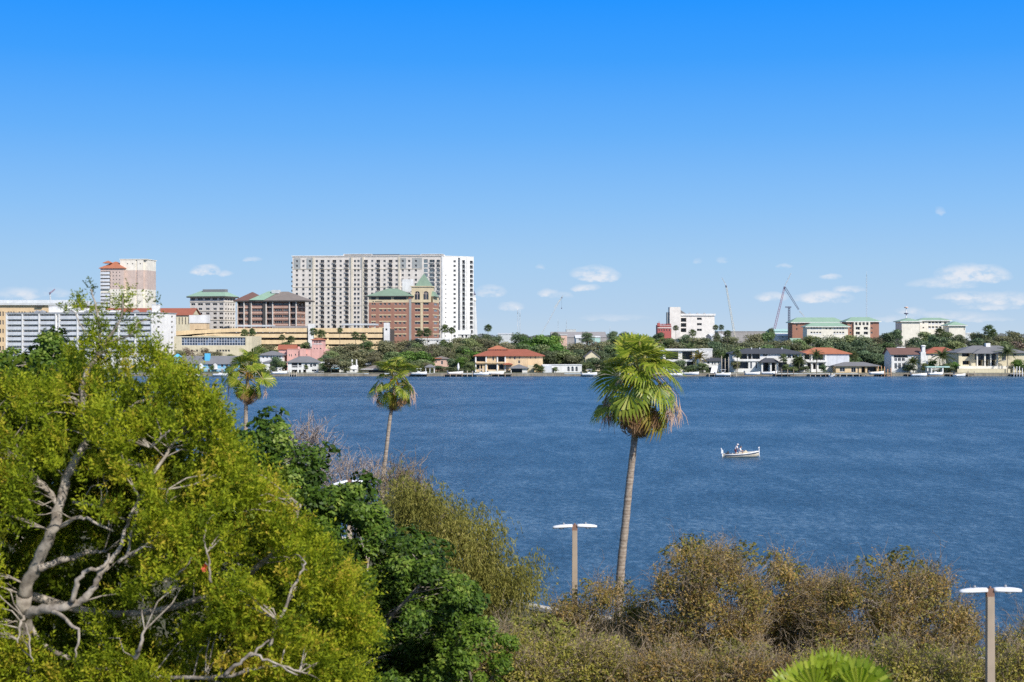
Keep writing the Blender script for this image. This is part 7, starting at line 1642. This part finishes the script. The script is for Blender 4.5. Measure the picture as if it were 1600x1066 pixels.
# small fair-weather clouds low over the horizon, fixed in direction
def mth(op, a, b_=None, c=None):
    m = N.new('ShaderNodeMath'); m.operation = op
    for i, v in enumerate((a, b_, c)):
        if v is None: continue
        if isinstance(v, (int, float)): m.inputs[i].default_value = v
        else: L.new(v, m.inputs[i])
    return m.outputs[0]
yy = mth('MAXIMUM', sp.outputs[1], .05); u = mth('DIVIDE', sp.outputs[0], yy); v = mth('DIVIDE', sp.outputs[2], yy)
cb = N.new('ShaderNodeCombineXYZ'); L.new(u, cb.inputs[0]); L.new(mth('MULTIPLY', v, 1.9), cb.inputs[1])
nz = N.new('ShaderNodeTexNoise'); nz.inputs['Scale'].default_value = 75; nz.inputs['Detail'].default_value = 7; nz.inputs['Roughness'].default_value = .6; L.new(cb.outputs[0], nz.inputs['Vector'])
n2 = N.new('ShaderNodeTexNoise'); n2.inputs['Scale'].default_value = 22; n2.inputs['Detail'].default_value = 3; L.new(cb.outputs[0], n2.inputs['Vector'])
u2 = mth('ADD', u, mth('MULTIPLY', mth('SUBTRACT', n2.outputs['Fac'], .5), .018)); v2 = mth('ADD', v, mth('MULTIPLY', mth('SUBTRACT', nz.outputs['Fac'], .5), .007))
clouds = [(322,424,24,13,.85),(352,428,16,8,.35),(398,406,14,6,.35),(766,457,28,14,.5),(798,481,24,11,.55),(929,431,44,18,.7),(952,434,18,11,.4),(912,451,26,8,.6),(856,459,18,9,.5),(876,463,18,9,.3),(841,419,9,6,.35),(1205,466,30,12,.6),(1285,467,52,15,.7),(1326,453,32,8,.5),(1298,434,22,9,.55),(1225,417,14,7,.35),(1520,432,66,22,.8),(1470,445,60,14,.4),(1560,470,80,16,.5),(1480,495,90,10,.35),(1490,441,34,10,.4),(1510,465,54,10,.55),(1550,481,50,8,.4),(1590,463,22,7,.35),(1425,488,30,9,.45),(1540,500,50,6,.3),(30,461,44,14,.45),(90,459,36,10,.3),(1465,331,9,9,.25),(1130,408,12,7,.25),(1090,409,10,6,.2),(700,500,60,6,.2),(1395,500,40,8,.3),(960,498,60,8,.2)]
acc = None
for cx_, cy_, rx_, ry_, al in clouds:
    a = mth('MULTIPLY', mth('SUBTRACT', u2, K(cx_)), F/rx_); dv = mth('SUBTRACT', v2, (HY-cy_)/F); b_ = mth('MULTIPLY', dv, F/ry_)
    # flatter underside
    b_ = mth('MULTIPLY', b_, mth('ADD', 1.0, mth('MULTIPLY', mth('LESS_THAN', dv, 0.0), .9)))
    q = mth('SUBTRACT', 1.0, mth('ADD', mth('MULTIPLY', a, a), mth('MULTIPLY', b_, b_))); q = mth('MULTIPLY', mth('MAXIMUM', q, 0.0), al); acc = q if acc is None else mth('MAXIMUM', acc, q)
dn = mth('MULTIPLY', acc, mth('MULTIPLY_ADD', mth('SUBTRACT', nz.outputs['Fac'], .36), 5.4, .22)); cl = N.new('ShaderNodeClamp'); L.new(dn, cl.inputs[0]); cl.inputs[2].default_value = .80
dens = mth('MULTIPLY', cl.outputs[0], mth('GREATER_THAN', sp.outputs[1], .1))
mx = N.new('ShaderNodeMix'); mx.data_type = 'RGBA'; L.new(dens, mx.inputs[0]); L.new(cr.outputs['Color'], mx.inputs[6]); mx.inputs[7].default_value = srgb(236,238,244)
L.new(mx.outputs[2], bgR.inputs['Color']); bgR.inputs['Strength'].default_value = 1.0
mr2 = N.new('ShaderNodeMapRange'); mr2.inputs[1].default_value = .26; mr2.inputs[2].default_value = .46; mr2.interpolation_type = 'SMOOTHSTEP'; L.new(sp.outputs[2], mr2.inputs[0])
L.new(mr2.outputs[0], mxs.inputs[0]); L.new(bgR.outputs[0], mxs.inputs[1]); L.new(bgS.outputs[0], mxs.inputs[2]); L.new(mxs.outputs[0], out.inputs['Surface'])

sd = bpy.data.lights.new('Sun', 'SUN'); sd.energy = 4.6; sd.angle = R(.53); sd.color = (1, .95, .87); so = bpy.data.objects.new('Sun', sd); C.objects.link(so)
S_ = Vector((math.sin(SAZ)*math.cos(SEL), math.cos(SAZ)*math.cos(SEL), math.sin(SEL))); so.rotation_euler = S_.to_track_quat('Z', 'Y').to_euler(); so.location = (40, -40, 60)

cd = bpy.data.cameras.new('Camera'); cam = bpy.data.objects.new('Camera', cd); C.objects.link(cam); scene.camera = cam
cam.location = (0, 0, H); cam.rotation_euler = (R(90), 0, 0); cd.sensor_width = 36; cd.lens = F*36/1600; cd.clip_start = .5; cd.clip_end = 40000
cd.shift_y = -(533-HY)/1600.0
cd.dof.use_dof = True; cd.dof.focus_distance = 420; cd.dof.aperture_fstop = 1.6
scene.view_settings.view_transform = 'Standard'; scene.view_settings.look = 'None'; scene.view_settings.exposure = 0; scene.view_settings.gamma = 1
scene.render.engine = 'CYCLES'; scene.cycles.max_bounces = 6; scene.cycles.transparent_max_bounces = 6; scene.cycles.use_denoising = False
